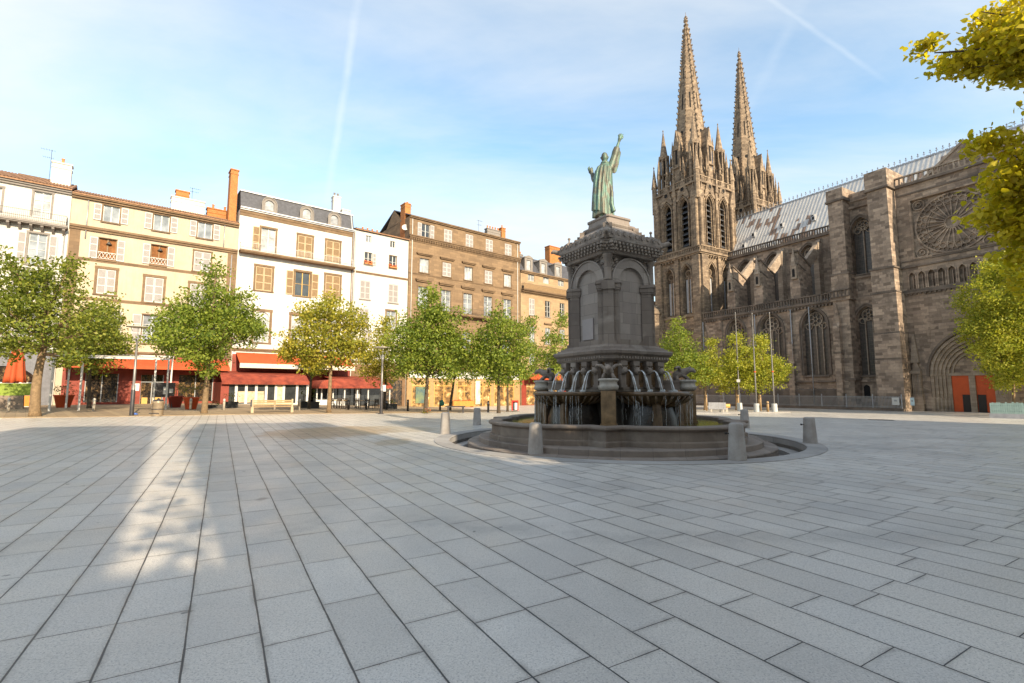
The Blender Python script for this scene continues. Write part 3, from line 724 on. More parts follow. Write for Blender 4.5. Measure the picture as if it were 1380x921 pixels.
SHFRAME = {'white_shutter': M('white_shutter_frame', (.47, .45, .435), .6, .05, 3, .05), 'oak_shutter': M('pale_oak_frame', (.44, .33, .20), .6, .1, 3, .1), 'grey_shutter': M('grey_shutter_frame', (.42, .39, .38), .6, .05, 3, .05)}
class House:
    def __init__(s, name, label, s0, s1, top, wallm, depth=10, y=0.0, zb=-1.2):
        s.s0, s.w_, s.top, s.wallm, s.depth, s.zb, s.y = s0, s1 - s0, top, wallm, depth, zb, y
        s.root = empty('town_house', HF.w(s0, y, 0), HF.ang, label, 'house'); s.holes = []
    def px(s, u, v, w=0, h=0):
        a, z = HF.at(u, v, s.y)
        b = HF.at(u + w / 2, v, s.y)[0] - HF.at(u - w / 2, v, s.y)[0]
        c = HF.at(u, v - h / 2, s.y)[1] - HF.at(u, v + h / 2, s.y)[1]
        return a - s.s0, z, b, c
    def body(s):
        m = MB(); W_, d = s.w_, s.depth
        m.wall([(0, s.zb), (0, s.top), (W_, s.top), (W_, s.zb)], s.holes, 0, .30)
        m.add([(0, 0, s.zb), (0, d, s.zb), (0, d, s.top), (0, 0, s.top)], [(0, 1, 2, 3)])
        m.add([(W_, 0, s.zb), (W_, d, s.zb), (W_, d, s.top), (W_, 0, s.top)], [(3, 2, 1, 0)])
        m.add([(0, d, s.zb), (W_, d, s.zb), (W_, d, s.top), (0, d, s.top)], [(0, 1, 2, 3)])
        m.add([(0, 0, s.top), (W_, 0, s.top), (W_, d, s.top), (0, d, s.top)], [(0, 1, 2, 3)])
        m.add([(.02, .302, s.zb), (W_ - .02, .302, s.zb), (W_ - .02, .302, s.top - .02), (.02, .302, s.top - .02)], [(0, 1, 2, 3)])
        return m.build('wall', s.wallm, s.root)
    def part(s, name, mat, fn, **kw):
        m = MB(); fn(m); return m.build(name, mat, s.root, **kw)
    def window(s, cx, cz, w, h, pane=None, sur=None, surw=.16, sill=True, shut=None, sm=None, bars=1, fm=None, arch_=False, deep=.2):
        pane = pane or random.choice([CURT, CURT, CURTB]); fm = fm or PAINT
        hole = rect(cx, cz, w, h) if not arch_ else arch(cx, cz - h / 2, cz + h / 2 - w / 2, w / 2, None, 7)
        s.holes.append(hole)
        m = MB()
        m.add([(p[0], deep, p[1]) for p in hole], [tuple(range(len(hole)))])
        win = m.build('window', pane, s.root)
        x0, x1, z0, z1 = cx - w / 2, cx + w / 2, cz - h / 2, cz + h / 2
        if shut != 'closed':
            m = MB(); f = .065; y0, y1 = deep - .06, deep - .005
            if arch_: m.ribbon(arch(cx, z0 + .03, z1 - w / 2, w / 2 - .03, None, 7), f, y0, y1); m.box(x0, x1, y0, y1, z1 - w / 2 - .03, z1 - w / 2 + .03)
            else:
                m.box(x0, x0 + f, y0, y1, z0, z1); m.box(x1 - f, x1, y0, y1, z0, z1); m.box(x0 + f, x1 - f, y0, y1, z1 - f, z1); m.box(x0 + f, x1 - f, y0, y1, z0, z0 + f)
            m.box(cx - .05, cx + .05, y0 - .012, y1, z0 + f, z1 - f)
            for q in range(bars):
                z = z0 + (q + 1) * h / (bars + 1); m.box(x0 + f, cx - .05, y0 + .01, y1, z - .02, z + .02); m.box(cx + .05, x1 - f, y0 + .01, y1, z - .02, z + .02)
            m.build('frame', fm, win)
        if sur:
            m = MB(); q = surw
            m.box(x0 - q, x0, -.05, .02, z0, z1); m.box(x1, x1 + q, -.05, .02, z0, z1); m.box(x0 - q - .03, x1 + q + .03, -.07, .02, z1, z1 + q * 1.15)
            m.build('surround', sur, win)
        if sill:
            m = MB(); q = surw if sur else .08
            m.box(x0 - q - .04, x1 + q + .04, -.13, .03, z0 - .14, z0); m.build('sill', sur or GREYT, win)
        if shut:
            lw = w / 2
            sides = {'closed': 'c', 'open': 'lr', 'left': 'l', 'right': 'r'}[shut]
            for c in sides if sides != 'c' else 'ab':
                if c == 'a': a, b, y = x0 + .015, cx - .012, .03
                elif c == 'b': a, b, y = cx + .012, x1 - .015, .03
                elif c == 'l': a, b, y = x0 - (surw if sur else .02) - lw * .92, x0 - (surw if sur else .02) - .01, -.085
                else: a, b, y = x1 + (surw if sur else .02) + .01, x1 + (surw if sur else .02) + lw * .92, -.085
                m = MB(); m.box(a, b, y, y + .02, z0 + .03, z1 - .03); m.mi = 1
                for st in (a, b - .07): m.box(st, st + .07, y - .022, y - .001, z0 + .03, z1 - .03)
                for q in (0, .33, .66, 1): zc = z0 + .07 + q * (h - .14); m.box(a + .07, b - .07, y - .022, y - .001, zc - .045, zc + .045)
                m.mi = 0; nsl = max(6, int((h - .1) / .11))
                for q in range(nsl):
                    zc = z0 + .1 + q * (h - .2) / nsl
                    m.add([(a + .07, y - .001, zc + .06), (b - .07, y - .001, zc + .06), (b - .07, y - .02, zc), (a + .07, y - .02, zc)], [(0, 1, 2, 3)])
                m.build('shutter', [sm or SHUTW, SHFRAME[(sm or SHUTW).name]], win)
        return win
    def railing(s, x0, x1, z, h=.95, out=.75, mat=None, name='balcony', slab=None, brk=0, step=.13):
        m = MB(); m.box(x0 - .1, x1 + .1, -out - .08, 0, z - .2, z, 0, 0); m.box(x0 - .05, x1 + .05, -out, 0, z - .3, z - .2)
        if brk:
            n_ = int((x1 - x0) / brk)
            for i in range(n_ + 1):
                x = x0 + .15 + i * (x1 - x0 - .3) / n_; m.prism_x([(-.02, z - .9), (-.02, z - .3), (-out + .08, z - .3), (-out + .1, z - .48)], x - .1, x + .1)
        b = m.build(name, slab or GREYT, s.root)
        m = MB(); y = -out
        m.box(x0, x1, y - .02, y + .02, z + h - .035, z + h); m.box(x0, x1, y - .012, y + .012, z + .08, z + .105)
        n_ = int((x1 - x0) / step)
        for i in range(n_ + 1):
            x = x0 + i * (x1 - x0) / n_; m.box(x - .009, x + .009, y - .009, y + .009, z, z + h - .035)
        for x in (x0, x1):
            m.box(x - .015, x + .015, y, 0, z + h - .035, z + h)
            for i in range(1, 6): m.box(x - .009, x + .009, y + i * out / 6 - .009, y + i * out / 6 + .009, z, z + h - .035)
        m.build('railing', mat or RAILM, b); return b
    def chimney(s, x, y, z0, z1, w, d, mat, pots=2, potm=None, cap=None, name='chimney'):
        m = MB(); m.box(x, x + w, y, y + d, z0, z1); m.box(x - .08, x + w + .08, y - .08, y + d + .08, z1, z1 + .14); m.box(x - .05, x + w + .05, y - .05, y + d + .05, z1 - .5, z1 - .4)
        c = m.build(name, mat, s.root)
        if pots:
            for i in range(pots):
                m = MB(); m.smooth = True; px_ = x + w * (i + .5) / pots if w >= d else x + w / 2; py_ = y + d / 2 if w >= d else y + d * (i + .5) / pots
                m.lathe([(.16, z1 + .14), (.13, z1 + .3), (.12, z1 + .62), (.16, z1 + .66), (.15, z1 + .72), (.10, z1 + .72)], 12, (px_, py_)); m.build('chimney_pot', potm or POT, c)
        return c
    def aerial(s, x, y, z, h, flip=1):
        m = MB(); m.tube([(x, y, z), (x, y, z + h)], .022, 6)
        for q, l in ((.97, .8), (.72, .6)):
            zz_ = z + h * q; m.tube([(x - flip * l * .3, y, zz_), (x + flip * l, y, zz_)], .014, 5)
            for i in range(6): m.tube([(x - flip * l * .3 + flip * l * 1.3 * i / 5, y - .28, zz_), (x - flip * l * .3 + flip * l * 1.3 * i / 5, y + .28, zz_)], .009, 4)
        m.build('aerial', RAILM, s.root)
    def pipe(s, x, z0, z1, mat=None):
        m = MB(); m.smooth = True; m.tube([(x, -.09, z1), (x, -.09, z0)], .055, 8); m.build('downpipe', mat or ZINC, s.root)

def gable_roof(H, pitch_h, over=.45, name='roof', mat=None, tiles=True):
    m = MB(); W_, d, z = H.w_, H.depth, H.top
    m.prism_x([(-over, z + .02), (-over, z + .16), (d / 2, z + .16 + pitch_h), (d + over, z + .16), (d + over, z + .02), (d / 2, z + pitch_h - .02)], 0.01, W_ - .01)
    if tiles:
        n_ = int(W_ / .24)
        for i in range(n_):
            x = .12 + i * (W_ - .24) / (n_ - 1); sl = pitch_h / (d / 2 + over)
            m.loft([[(x + .085 * cos(a), -over - .04 + q, z + .16 + q * sl + .07 * sin(a)) for a in [pi * j / 5 for j in range(6)]] for q in (0, d / 2 + over)], False, False, False)
    return m.build(name, mat or TILE, H.root)
def ledge(H, z, h, out, mat, x0=0, x1=None, name='ledge'):
    x1 = H.w_ if x1 is None else x1
    m = MB(); m.box(x0, x1, -out, .02, z + h * .5, z + h); m.box(x0, x1, -out * .6, .02, z, z + h * .5); return m.build(name, mat, H.root)

# A: white house at the left edge
A = House('white_house', 'white house with iron balcony under its top windows, at the left end of the row', -17.5, -4.33, 21.55, WHITE)
for (u, v, w, h) in ((57, 276, 24, 34), (-10, 268, 24, 34), (-75, 256, 24, 34)):
    A.window(*A.px(u, v, w, h), sur=GREYT, sill=False, bars=2, pane=CURT)
x, z, w, h = A.px(50, 336, 25, 42); A.window(x, z, w, h, pane=CURTB, sur=GREYT, shut='open', sill=True, bars=3)
for dx in (-4.2, -8.4): A.window(x + dx, z, w, h, sur=GREYT, shut='open', bars=3)
for zz_ in (11.8, 7.9):
    for dx in (0, -4.2, -8.4): A.window(x + dx, zz_, 1.45, 2.4, sur=GREYT, shut='open', bars=3)
A.railing(.3, 13.0, A.px(50, 301)[1], .95, .8, brk=.75)
ledge(A, 21.2, .4, .35, GREYT, name='cornice'); gable_roof(A, 2.2, .5)
A.chimney(11.3, 2.2, 21.6, 25.0, 1.5, .9, WHITE2, 1); A.chimney(5.0, 4.6, 22, 24.6, .9, .8, BRICK, 1, ZINC)
A.chimney(8.6, 5.4, 22, 24.0, 2.6, .5, TRIM, 0, name='party_wall'); A.aerial(11.2, 2.0, 23.0, 3.2, -1); A.pipe(12.9, 5, 17.5)
def shopA(m):
    m.wall([(0, -1.2), (0, 5.3), (13.1, 5.3), (13.1, -1.2)], [arch(9.6, -.6, 2.4, 2.3, 1.5, 8), arch(3.4, -.6, 2.4, 2.3, 1.5, 8)], -.12, .2)
    m.box(0, 13.1, -.2, -.121, 5.1, 5.5)
DGREY = M('dark_grey_shopfront', (.14, .14, .155), .6, .2, 3, .2, streak=.2)
sa = A.part('shopfront', DGREY, shopA)
for cx in (9.6, 3.4):
    m = MB(); m.add([(p[0], -.02, p[1]) for p in arch(cx, -.6, 2.4, 2.3, 1.5, 8)], [tuple(range(19))]); m.build('shop_window', SHOPG, sa)
    m = MB(); m.box(cx - 2.3, cx + 2.3, -.08, -.025, 2.2, 2.4); m.box(cx - .05, cx + .05, -.08, -.025, -.6, 2.2); m.build('shop_frame', PAINT, sa)
A.body()

# B: cream house
B = House('cream_house', 'cream rendered house with brown stone bands and white shutters above a red restaurant front', -4.3, 10.58, 21.35, CREAM)
COLB = [3.0, 7.25, 11.4]
for u, v, w, h, in ((150.2, 289, 22.5, 22.5), (217.6, 301, 21.5, 22), (276.3, 311, 19.5, 21.5)):
    B.window(*B.px(u, v, w, h), sur=TRIM, surw=.12, shut='open', bars=0, pane=CURTB)
for u, v, w, h in ((144.6, 336.5, 24, 29), (214, 344.5, 21.5, 27)):
    x, z, w, h = B.px(u, v, w, h); wi = B.window(x, z, w, h, pane=ROOMW, sur=TRIM, surw=.06, shut='open', bars=0, fm=SHUTB)
    m = MB(); m.box(x - w / 2, x + w / 2, -.06, -.03, z - h / 2 + .75, z - h / 2 + .8); m.box(x - w / 2, x + w / 2, -.06, -.03, z - h / 2 + .1, z - h / 2 + .14)
    for q in range(5):
        a = x - w / 2 + q * w / 5; m.bar((a, -.045, z - h / 2 + .12), (a + w / 5, -.045, z - h / 2 + .77), .03); m.bar((a + w / 5, -.045, z - h / 2 + .12), (a, -.045, z - h / 2 + .77), .03)
    m.build('window_rail', PAINT, wi)
    m = MB(); m.smooth = True; m.tube([(x + .1, .1, z + h / 2), (x + .1, .1, z + h / 2 - .3)], .015, 5); m.lathe([(.05, z + h / 2 - .3), (.25, z + h / 2 - .55), (.2, z + h / 2 - .6)], 12, (x + .1, .1), caps=False); m.build('pendant_lamp', RAILM, wi)
x, z, w, h = B.px(272.6, 353, 23, 27); B.window(x, z, w, h, shut='closed', sur=TRIM, surw=.14)
for u, v in ((143, 380), (207.5, 391), (268, 400)):
    x, z, w, h = B.px(u, v, 25, 34); B.window(x, z, w, h, shut='closed', sur=TRIM, surw=.22)
for u, v in ((138, 437), (204.5, 444), (265, 450)):
    x, z, w, h = B.px(u, v, 26, 38); B.window(x, z, w, h, pane=CURTB, shut='open', sur=TRIM, surw=.1, bars=2)
ledge(B, 17.85, .45, .28, TRIM, name='cornice'); ledge(B, 21.05, .4, .4, TRIM, name='eaves')
ledge(B, 14.75, .3, .07, TRIM, name='string_band'); ledge(B, 10.75, .3, .07, TRIM, name='string_band'); ledge(B, 5.3, .4, .3, TRIM, name='string_band')
B.part('corner_pilaster', TRIM, lambda m: (m.box(.05, .85, -.06, .0, 5.5, 17.85), m.box(13.9, 14.85, -.06, .0, 5.5, 17.85)))
gable_roof(B, 1.9, .45); B.pipe(1.25, 17.0, 21.1); B.pipe(13.4, 18, 21.1); B.pipe(14.3, 5.5, 17.6)
B.chimney(8.3, 3.2, 22, 24.3, 3.3, 1.1, WHITE2, 0); B.chimney(8.7, 3.4, 24.45, 25.2, 1.3, .8, BRICK, 0, name='brick_flue'); B.aerial(10.3, 3.6, 24.4, 1.6)
B.chimney(11.9, 3.0, 22.2, 23.7, 2.5, .9, BRICK, 2); B.chimney(13.85, .9, 21.4, 28.4, .8, 1.5, BRICK, 0, name='tall_brick_chimney')
B.chimney(14.2, 2.8, 21.4, 27.6, .6, .8, WHITE2, 1)
REDP = M('red_painted_wood', (.21, .034, .018), .55, .25, 1.5, .15, streak=.3)
ORANGE = M('orange_canvas', (.42, .072, .02), .75, .16, 1.2, .2, 14, streak=.2)
REDC = M('red_canvas', (.16, .022, .013), .75, .35, 1.1, .25, 12, streak=.3, tint=(.25, .05, .025))
def shopB(m):
    m.wall([(.5, -1.2), (.5, 5.2), (14.6, 5.2), (14.6, -1.2)], [rect(3.5, 1.9, 2.6, 2.9), rect(7.6, 1.6, 2.0, 3.4), rect(11.5, 1.9, 3.4, 2.9)], -.15, .2)
    m.box(.5, 14.6, -.15, .0, 5.2, 5.25)
    m.box(.5, .51, -.15, 0, -1.2, 5.2); m.box(14.59, 14.6, -.15, 0, -1.2, 5.2)
    for x in (.6, 1.7, 5.1, 6.2, 9.0, 9.5, 13.6): m.box(x, x + .45, -.24, -.15, -1.0, 4.1)
    m.box(.5, 14.6, -.26, -.15, 3.6, 3.75)
sb = B.part('shopfront', REDP, shopB)
m = MB()
m.add([(2.2, -.02, .45), (4.8, -.02, .45), (4.8, -.02, 3.35), (2.2, -.02, 3.35)], [(0, 1, 2, 3)]); m.add([(6.6, -.02, -.1), (8.6, -.02, -.1), (8.6, -.02, 3.3), (6.6, -.02, 3.3)], [(0, 1, 2, 3)]); m.add([(9.8, -.02, .45), (13.2, -.02, .45), (13.2, -.02, 3.35), (9.8, -.02, 3.35)], [(0, 1, 2, 3)])
m.build('shop_window', SHOPG, sb)
GREYF = M('grey_metal_frame', (.30, .31, .32), .4, .1, 3, 0, metal=.3)
m = MB()
for x0, x1 in ((2.2, 4.8), (9.8, 13.2)):
    for x in (x0, (x0 + x1) / 2 - .04, x1 - .08): m.box(x, x + .08, -.09, -.03, .45, 3.35)
for x in (6.6, 7.56, 8.52): m.box(x, x + .08, -.09, -.03, -.1, 3.3)
m.box(6.68, 8.52, -.09, -.03, 2.5, 2.58); m.build('shop_frame', GREYF, sb)
m = MB(); m.box(7.7, 8.45, -.07, -.03, .1, 1.2); m.box(6.8, 7.3, -.07, -.03, .1, .9); m.build('door_panel', OAKW, sb)
def awnB(m):
    m.loft([[(.6, -.2, 5.05), (14.4, -.2, 5.05), (14.4, -.2, 5.0), (.6, -.2, 5.0)], [(.6, -2.6, 4.15), (14.4, -2.6, 4.15), (14.4, -2.6, 4.1), (.6, -2.6, 4.1)]])
    m.box(.6, 14.4, -2.62, -2.6, 3.8, 4.15)
B.part('awning', ORANGE, awnB)
B.body()

# C: white house with slate mansard
C = House('mansard_house', 'white house with slate mansard, round headed dormers and oak shutters', 10.6, 24.65, 23.45, WHITE2)
for i, (u, v, w, h) in enumerate(((361.5, 324, 21, 33), (411.2, 329.6, 21, 33), (448.8, 336.6, 20, 33))):
    x, z, w, h = C.px(u, v, w, h); z = 20.35; h = 3.0
    C.window(x, z - .2, w * .92, h, pane=CURT, sur=TRIM, surw=.2, sill=False, shut='left' if i == 0 else 'closed', sm=SHUTB, bars=2)
for i, (u, v, w, h) in enumerate(((355.5, 376, 24, 34), (407.5, 383.2, 21.5, 34), (448.3, 387, 21, 33))):
    x, z, w, h = C.px(u, v, w, h); C.window(x, z, w * .93, h * .95, pane=CURTB if i != 1 else GLASS, sur=TRIM, surw=.22, shut='open' if i == 1 else 'closed', sm=SHUTB, bars=1, fm=OAKW if i == 1 else PAINT)
for i, (u, v, w, h) in enumerate(((352.5, 441, 23, 44), (402, 445, 22, 42), (446, 447, 20, 42))):
    x, z, w, h = C.px(u, v, w, h); C.window(x, z, w * .9, h * .95, pane=CURT, sur=TRIM, surw=.28, arch_=(i == 0), bars=2)
C.railing(.2, 13.9, 18.35, .95, .85, mat=PAINT, slab=TRIM, step=.16)
ledge(C, 22.7, .75, .12, TRIM, name='frieze'); ledge(C, 23.4, .3, .4, ZINC, name='gutter'); ledge(C, 6.3, .35, .25, TRIM, name='string_band')
C.part('corner_pilaster', TRIM, lambda m: m.box(13.75, 14.02, -.05, .0, 6, 22.7))
def mans(m):
    m.prism_x([(.02, 23.72), (.75, 25.95), (9.2, 25.95), (9.9, 23.72)], .05, 14.0)
rf = C.part('roof', SLATE, mans)
m = MB(); m.box(-.0, 14.05, .60, .95, 25.95, 26.1); m.box(.0, 14.05, .95, 9.2, 25.96, 26.08); m.build('roof_edge', ZINC, rf)
for u, v in ((363.4, 275), (413.6, 284.5), (450.7, 292.5)):
    x, z, _, _ = C.px(u, v); z = 24.65
    m = MB(); o_ = arch(x, 23.75, 24.75, .80, None, 8); m.wall(o_, [arch(x, 23.95, 24.75, .50, None, 8)], -.08, .2); n_ = len(o_)
    m.add([(p[0], -.08, p[1]) for p in o_] + [(p[0], 1.4, p[1]) for p in o_], [(i, i + 1, n_ + i + 1, n_ + i) for i in range(n_ - 1)])
    m.ribbon(arch(x, 23.75, 24.75, .84, None, 8), .1, -.16, -.05)
    d = m.build('dormer', GREYT, C.root)
    m = MB(); q = arch(x, 23.95, 24.75, .50, None, 8); m.add([(p[0], .07, p[1]) for p in q], [tuple(range(len(q)))]); m.build('dormer_pane', CURT, d)
C.part('party_wall', ZINC, lambda m: m.prism_x([(-.15, 23.7), (.62, 26.2), (9.3, 26.2), (9.3, 23.7)], 13.62, 13.78))
C.chimney(11.9, 2.6, 26, 28.9, .95, .9, WHITE2, 2, GREYT); C.chimney(12.95, 1.9, 26, 27.0, 1.1, .8, WHITE2, 0); C.aerial(11.2, 4, 26, 1.4)
C.pipe(13.9, 6.5, 23.3)
def shopC(m):
    m.wall([(.05, -1.3), (.05, 5.9), (14.0, 5.9), (14.0, -1.3)], [rect(3.6, 1.2, 5.4, 3.4), rect(10.4, 1.2, 5.6, 3.4)], -.12, .12)
sc_ = C.part('shopfront', REDP, shopC)
m = MB(); m.add([(.9, -.02, -.5), (13.2, -.02, -.5), (13.2, -.02, 2.9), (.9, -.02, 2.9)], [(0, 1, 2, 3)]); m.build('shop_window', SHOPG, sc_)
def awnC(m):
    m.loft([[(.4, -.2, 6.1), (13.6, -.2, 6.1), (13.6, -.2, 6.05), (.4, -.2, 6.05)], [(.4, -2.9, 4.72), (13.6, -2.9, 4.72), (13.6, -2.9, 4.67), (.4, -2.9, 4.67)]])
aw = C.part('awning', ORANGE, awnC)
m = MB(); m.box(.4, 13.6, -2.96, -2.9, 4.2, 4.72); m.build('valance', M('beige_valance', (.62, .52, .42), .8, .1, 2, .1), aw)
m = MB(); m.box(6.3, 9.6, -2.975, -2.961, 4.25, 4.66); m.build('grey_valance_panel', M('grey_valance', (.27, .26, .27), .8, .1, 2, .1), aw)
C.body()

# D: narrow white house
D = House('narrow_house', 'plain narrow white house with flower boxes between the mansard house and brown stone house', 24.72, 32.9, 23.9, WHITE)
for u, v, w, h in ((496.9, 322.4, 7.2, 9), (529.2, 329.6, 6.7, 8.6)): D.window(*D.px(u, v, w, h), pane=CURTB if u < 500 else GLASS, sill=False, bars=0)
for i, (u, v, w, h) in enumerate(((496.5, 348.6, 10.5, 16.5), (529.4, 353.4, 9.6, 16.5))):
    x, z, w, h = D.px(u, v, w, h); wi = D.window(x, z, w, h, pane=GLASS, sur=TRIM if i else None, surw=.06, shut='right' if not i else None, bars=1)
    m = MB(); m.box(x - w / 2, x + w / 2, -.28, -.05, z - h / 2, z - h / 2 + .16); m.build('flower_box', POT, wi)
    m = MB(); rr = random.Random(i)
    for q in range(60):
        c = (rr.uniform(x - w / 2 - .1, x + w / 2 + .1), rr.uniform(-.36, -.06), z - h / 2 + rr.uniform(.05, .42)); a = rr.uniform(0, 3); m.bar(c, (c[0] + .12 * cos(a), c[1] + .05, c[2] + .12 * sin(a)), .10, .02)
    m.build('flowers', FLOWM, wi)
for u, v, w, h in ((492, 391, 15, 25), (530, 396, 14.5, 25)): D.window(*D.px(u, v, w * .9, h), shut='closed', sm=SHUTG)
for i, (u, v, w, h) in enumerate(((490.5, 428.5, 13.5, 25), (527, 432, 14, 25))): D.window(*D.px(u, v, w * .9, h), shut='closed' if not i else None, sm=SHUTG, sur=TRIM if i else None, surw=.2, pane=CURTB, bars=2)
D.window(2.2, 8.9, 1.3, 2.2, shut='closed', sm=SHUTG); D.window(5.6, 8.9, 1.3, 2.2, shut='closed', sm=SHUTG)
ledge(D, 17.85, .28, .12, TRIM, name='string_band'); ledge(D, 5.4, .3, .15, TRIM, name='string_band'); gable_roof(D, 1.1, .3)
D.chimney(2.0, 3.0, 24, 24.9, 3.0, .6, WHITE2, 4)
D.pipe(.18, 5, 23.7, PAINT)
def shopD(m):
    m.wall([(.1, -1.4), (.1, 5.2), (8.1, 5.2), (8.1, -1.4)], [rect(2.3, 1.3, 3.4, 3.6), rect(6.1, 1.3, 3.0, 3.6)], -.1, .12)
sd_ = D.part('shopfront', M('brown_shopfront', (.16, .09, .045), .55, .2, 2, .1), shopD)
m = MB(); m.add([(.5, -.02, -.5), (7.7, -.02, -.5), (7.7, -.02, 3.15), (.5, -.02, 3.15)], [(0, 1, 2, 3)]); m.build('shop_window', SHOPG, sd_)
D.body()

# E: brown stone building
E_ = House('brown_stone_building', 'tall brown stone building with five columns of white windows and a dentil cornice', 33.0, 54.55, 27.75, BROWNST, 11)
COLE = [E_.px(u, v)[0] for u, v in ((571.7, 358), (602.2, 363.5), (631.3, 369), (658.3, 373.5), (684, 378))]
for i, x in enumerate(COLE):
    E_.window(x + .15, 25.95, 1.45, 2.25, pane=GLASS if i == 0 else CURT, shut='open' if i == 0 else 'closed', sill=False)
    E_.window(x, 20.55, 1.55, 2.2, pane=CURT, shut='closed' if i in (1, 3) else None, sur=TRIM, surw=.14, bars=1)
    E_.window(x - .1, 15.6, 1.7, 3.3, pane=CURTB, sur=TRIM, surw=.16, sill=False, bars=3)
    E_.part('window_hood', TRIM, lambda m: (m.box(x - 1.35, x + 1.35, -.32, -.0, 22.25, 22.42), m.box(x - 1.2, x + 1.2, -.2, -.0, 22.1, 22.25), m.box(x - 1.45, x + 1.25, -.36, -.0, 18.15, 18.36), m.box(x - 1.3, x + 1.1, -.22, -.0, 17.95, 18.15)))
    E_.window(x - .2, 9.4, 2.0, 3.4, pane=CURTB, sur=TRIM, surw=.3, arch_=True, bars=1, fm=OAKW)
def dent(m):
    m.box(-.05, 21.6, -.32, .0, 24.55, 24.75); m.box(-.05, 21.6, -.44, .0, 24.75, 24.9); m.box(-.02, 21.57, -.08, .0, 24.0, 24.2)
    for i in range(72): m.box(.05 + i * .30, .05 + i * .30 + .17, -.27, .0, 24.2, 24.55)
E_.part('dentil_cornice', TRIM, dent)
ledge(E_, 27.55, .35, .35, TRIM, name='eaves'); ledge(E_, 19.0, .22, .08, TRIM, name='string_band'); ledge(E_, 5.9, .4, .3, TRIM, name='string_band'); ledge(E_, 12.6, .3, .1, TRIM, name='string_band')
bx = [COLE[1] - 1.6, COLE[3] + 1.6]
E_.railing(bx[0], bx[1], 13.6, 1.0, 1.0, slab=TRIM, brk=2.4)
gable_roof(E_, 2.4, .3, mat=SLATE, tiles=False)
m = MB(); m.prism_x([(2.6, 27.7), (5.5, 30.2), (8.2, 27.7)], -.03, .35); m.build('gable_wall', BROWNST, E_.root)
E_.chimney(-.02, 1.6, 24, 30.2, .9, 1.5, BRICK, 0); E_.chimney(.9, 3.0, 27.8, 30.6, .8, 1.0, GREYT, 1)
m = MB(); m.smooth = True; m.T = Matrix.Translation((-.12, 1.1, 26.2)) @ Matrix.Rotation(radians(68), 4, 'X') @ Matrix.Rotation(radians(-30), 4, 'Y'); m.lathe([(.02, 0), (.3, .03), (.5, .12), (.52, .13)], 20, caps=False); m.build('satellite_dish', PAINT, E_.root)
E_.chimney(17.3, 4.0, 28, 30.6, 3.0, .8, GREYT, 5); E_.chimney(20.4, 3.8, 28, 31.3, .9, 1.0, BRICK, 1); E_.aerial(15.0, 3.5, 28.5, 3)
E_.pipe(.45, 6, 27.4, PAINT); E_.pipe(20.95, 6, 27.4, PAINT)
def shopE(m):
    m.wall([(.1, -1.6), (.1, 5.6), (21.4, 5.6), (21.4, -1.6)], [rect(2.4, 1.1, 3.0, 3.9), rect(6.3, 1.1, 3.4, 3.9), rect(10.0, 1.1, 2.6, 3.9), rect(13.6, 1.1, 3.2, 3.9), rect(18.0, 1.1, 4.2, 3.9)], -.1, .12)
se = E_.part('shopfront', M('ochre_shopfront', (.32, .20, .09), .55, .15, 2, .1), shopE)
LITM, _t, _b = nt('lit_shop_interior'); _o = objco(_t)
_n = noise(_t, scaled(_t, _o, (1, 1, 1.2)), .9, 4, .7)
_c = ramp(_t, _n, [(.35, (.03, .025, .02)), (.5, (.22, .12, .04)), (.6, (.45, .28, .11)), (.70, (.75, .55, .32))])
_t.links.new(mixc(_t, .8, (.02, .02, .02), _c), _b.inputs['Base Color']); _t.links.new(_c, _b.inputs['Emission Color']); _b.inputs['Emission Strength'].default_value = .22; _b.inputs['Roughness'].default_value = .12
m = MB()
for cx, w in ((2.4, 3.0), (6.3, 3.4), (10.0, 2.6), (13.6, 3.2), (18.0, 4.2)): m.add([(cx - w / 2, -.02, -.85), (cx + w / 2, -.02, -.85), (cx + w / 2, -.02, 3.05), (cx - w / 2, -.02, 3.05)], [(0, 1, 2, 3)])
m.build('shop_window', LITM, se)
m = MB()
for cx, w in ((2.4, 3.0), (6.3, 3.4), (10.0, 2.6), (13.6, 3.2), (18.0, 4.2)):
    for q in (-w / 2, -.05, w / 2 - .1): m.box(cx + q, cx + q + .1, -.08, -.03, -.85, 3.05)
    m.box(cx - w / 2, cx + w / 2, -.085, -.03, 2.3, 2.4)
m.build('shop_frame', OAKW, se)
m = MB(); m.box(.3, 21.2, -.16, -.101, 3.5, 4.6); m.build('shop_fascia', PAINT, se)
m = MB(); m.box(1.5, 3.4, -.14, -.06, -.2, 2.2); m.build('shop_poster', M('blue_green_poster', (.10, .22, .30), .4, .6, .9, 0, tint=(.12, .14, .06)), se)
m = MB(); m.box(12.0, 12.9, -.35, -.27, -.5, 3.2); m.box(12.0, 12.05, -.27, -.1, 2.9, 3.1); m.build('tall_banner', M('green_banner', (.22, .42, .16), .6, .3, .7, 0, tint=(.6, .62, .45)), se)
E_.body()

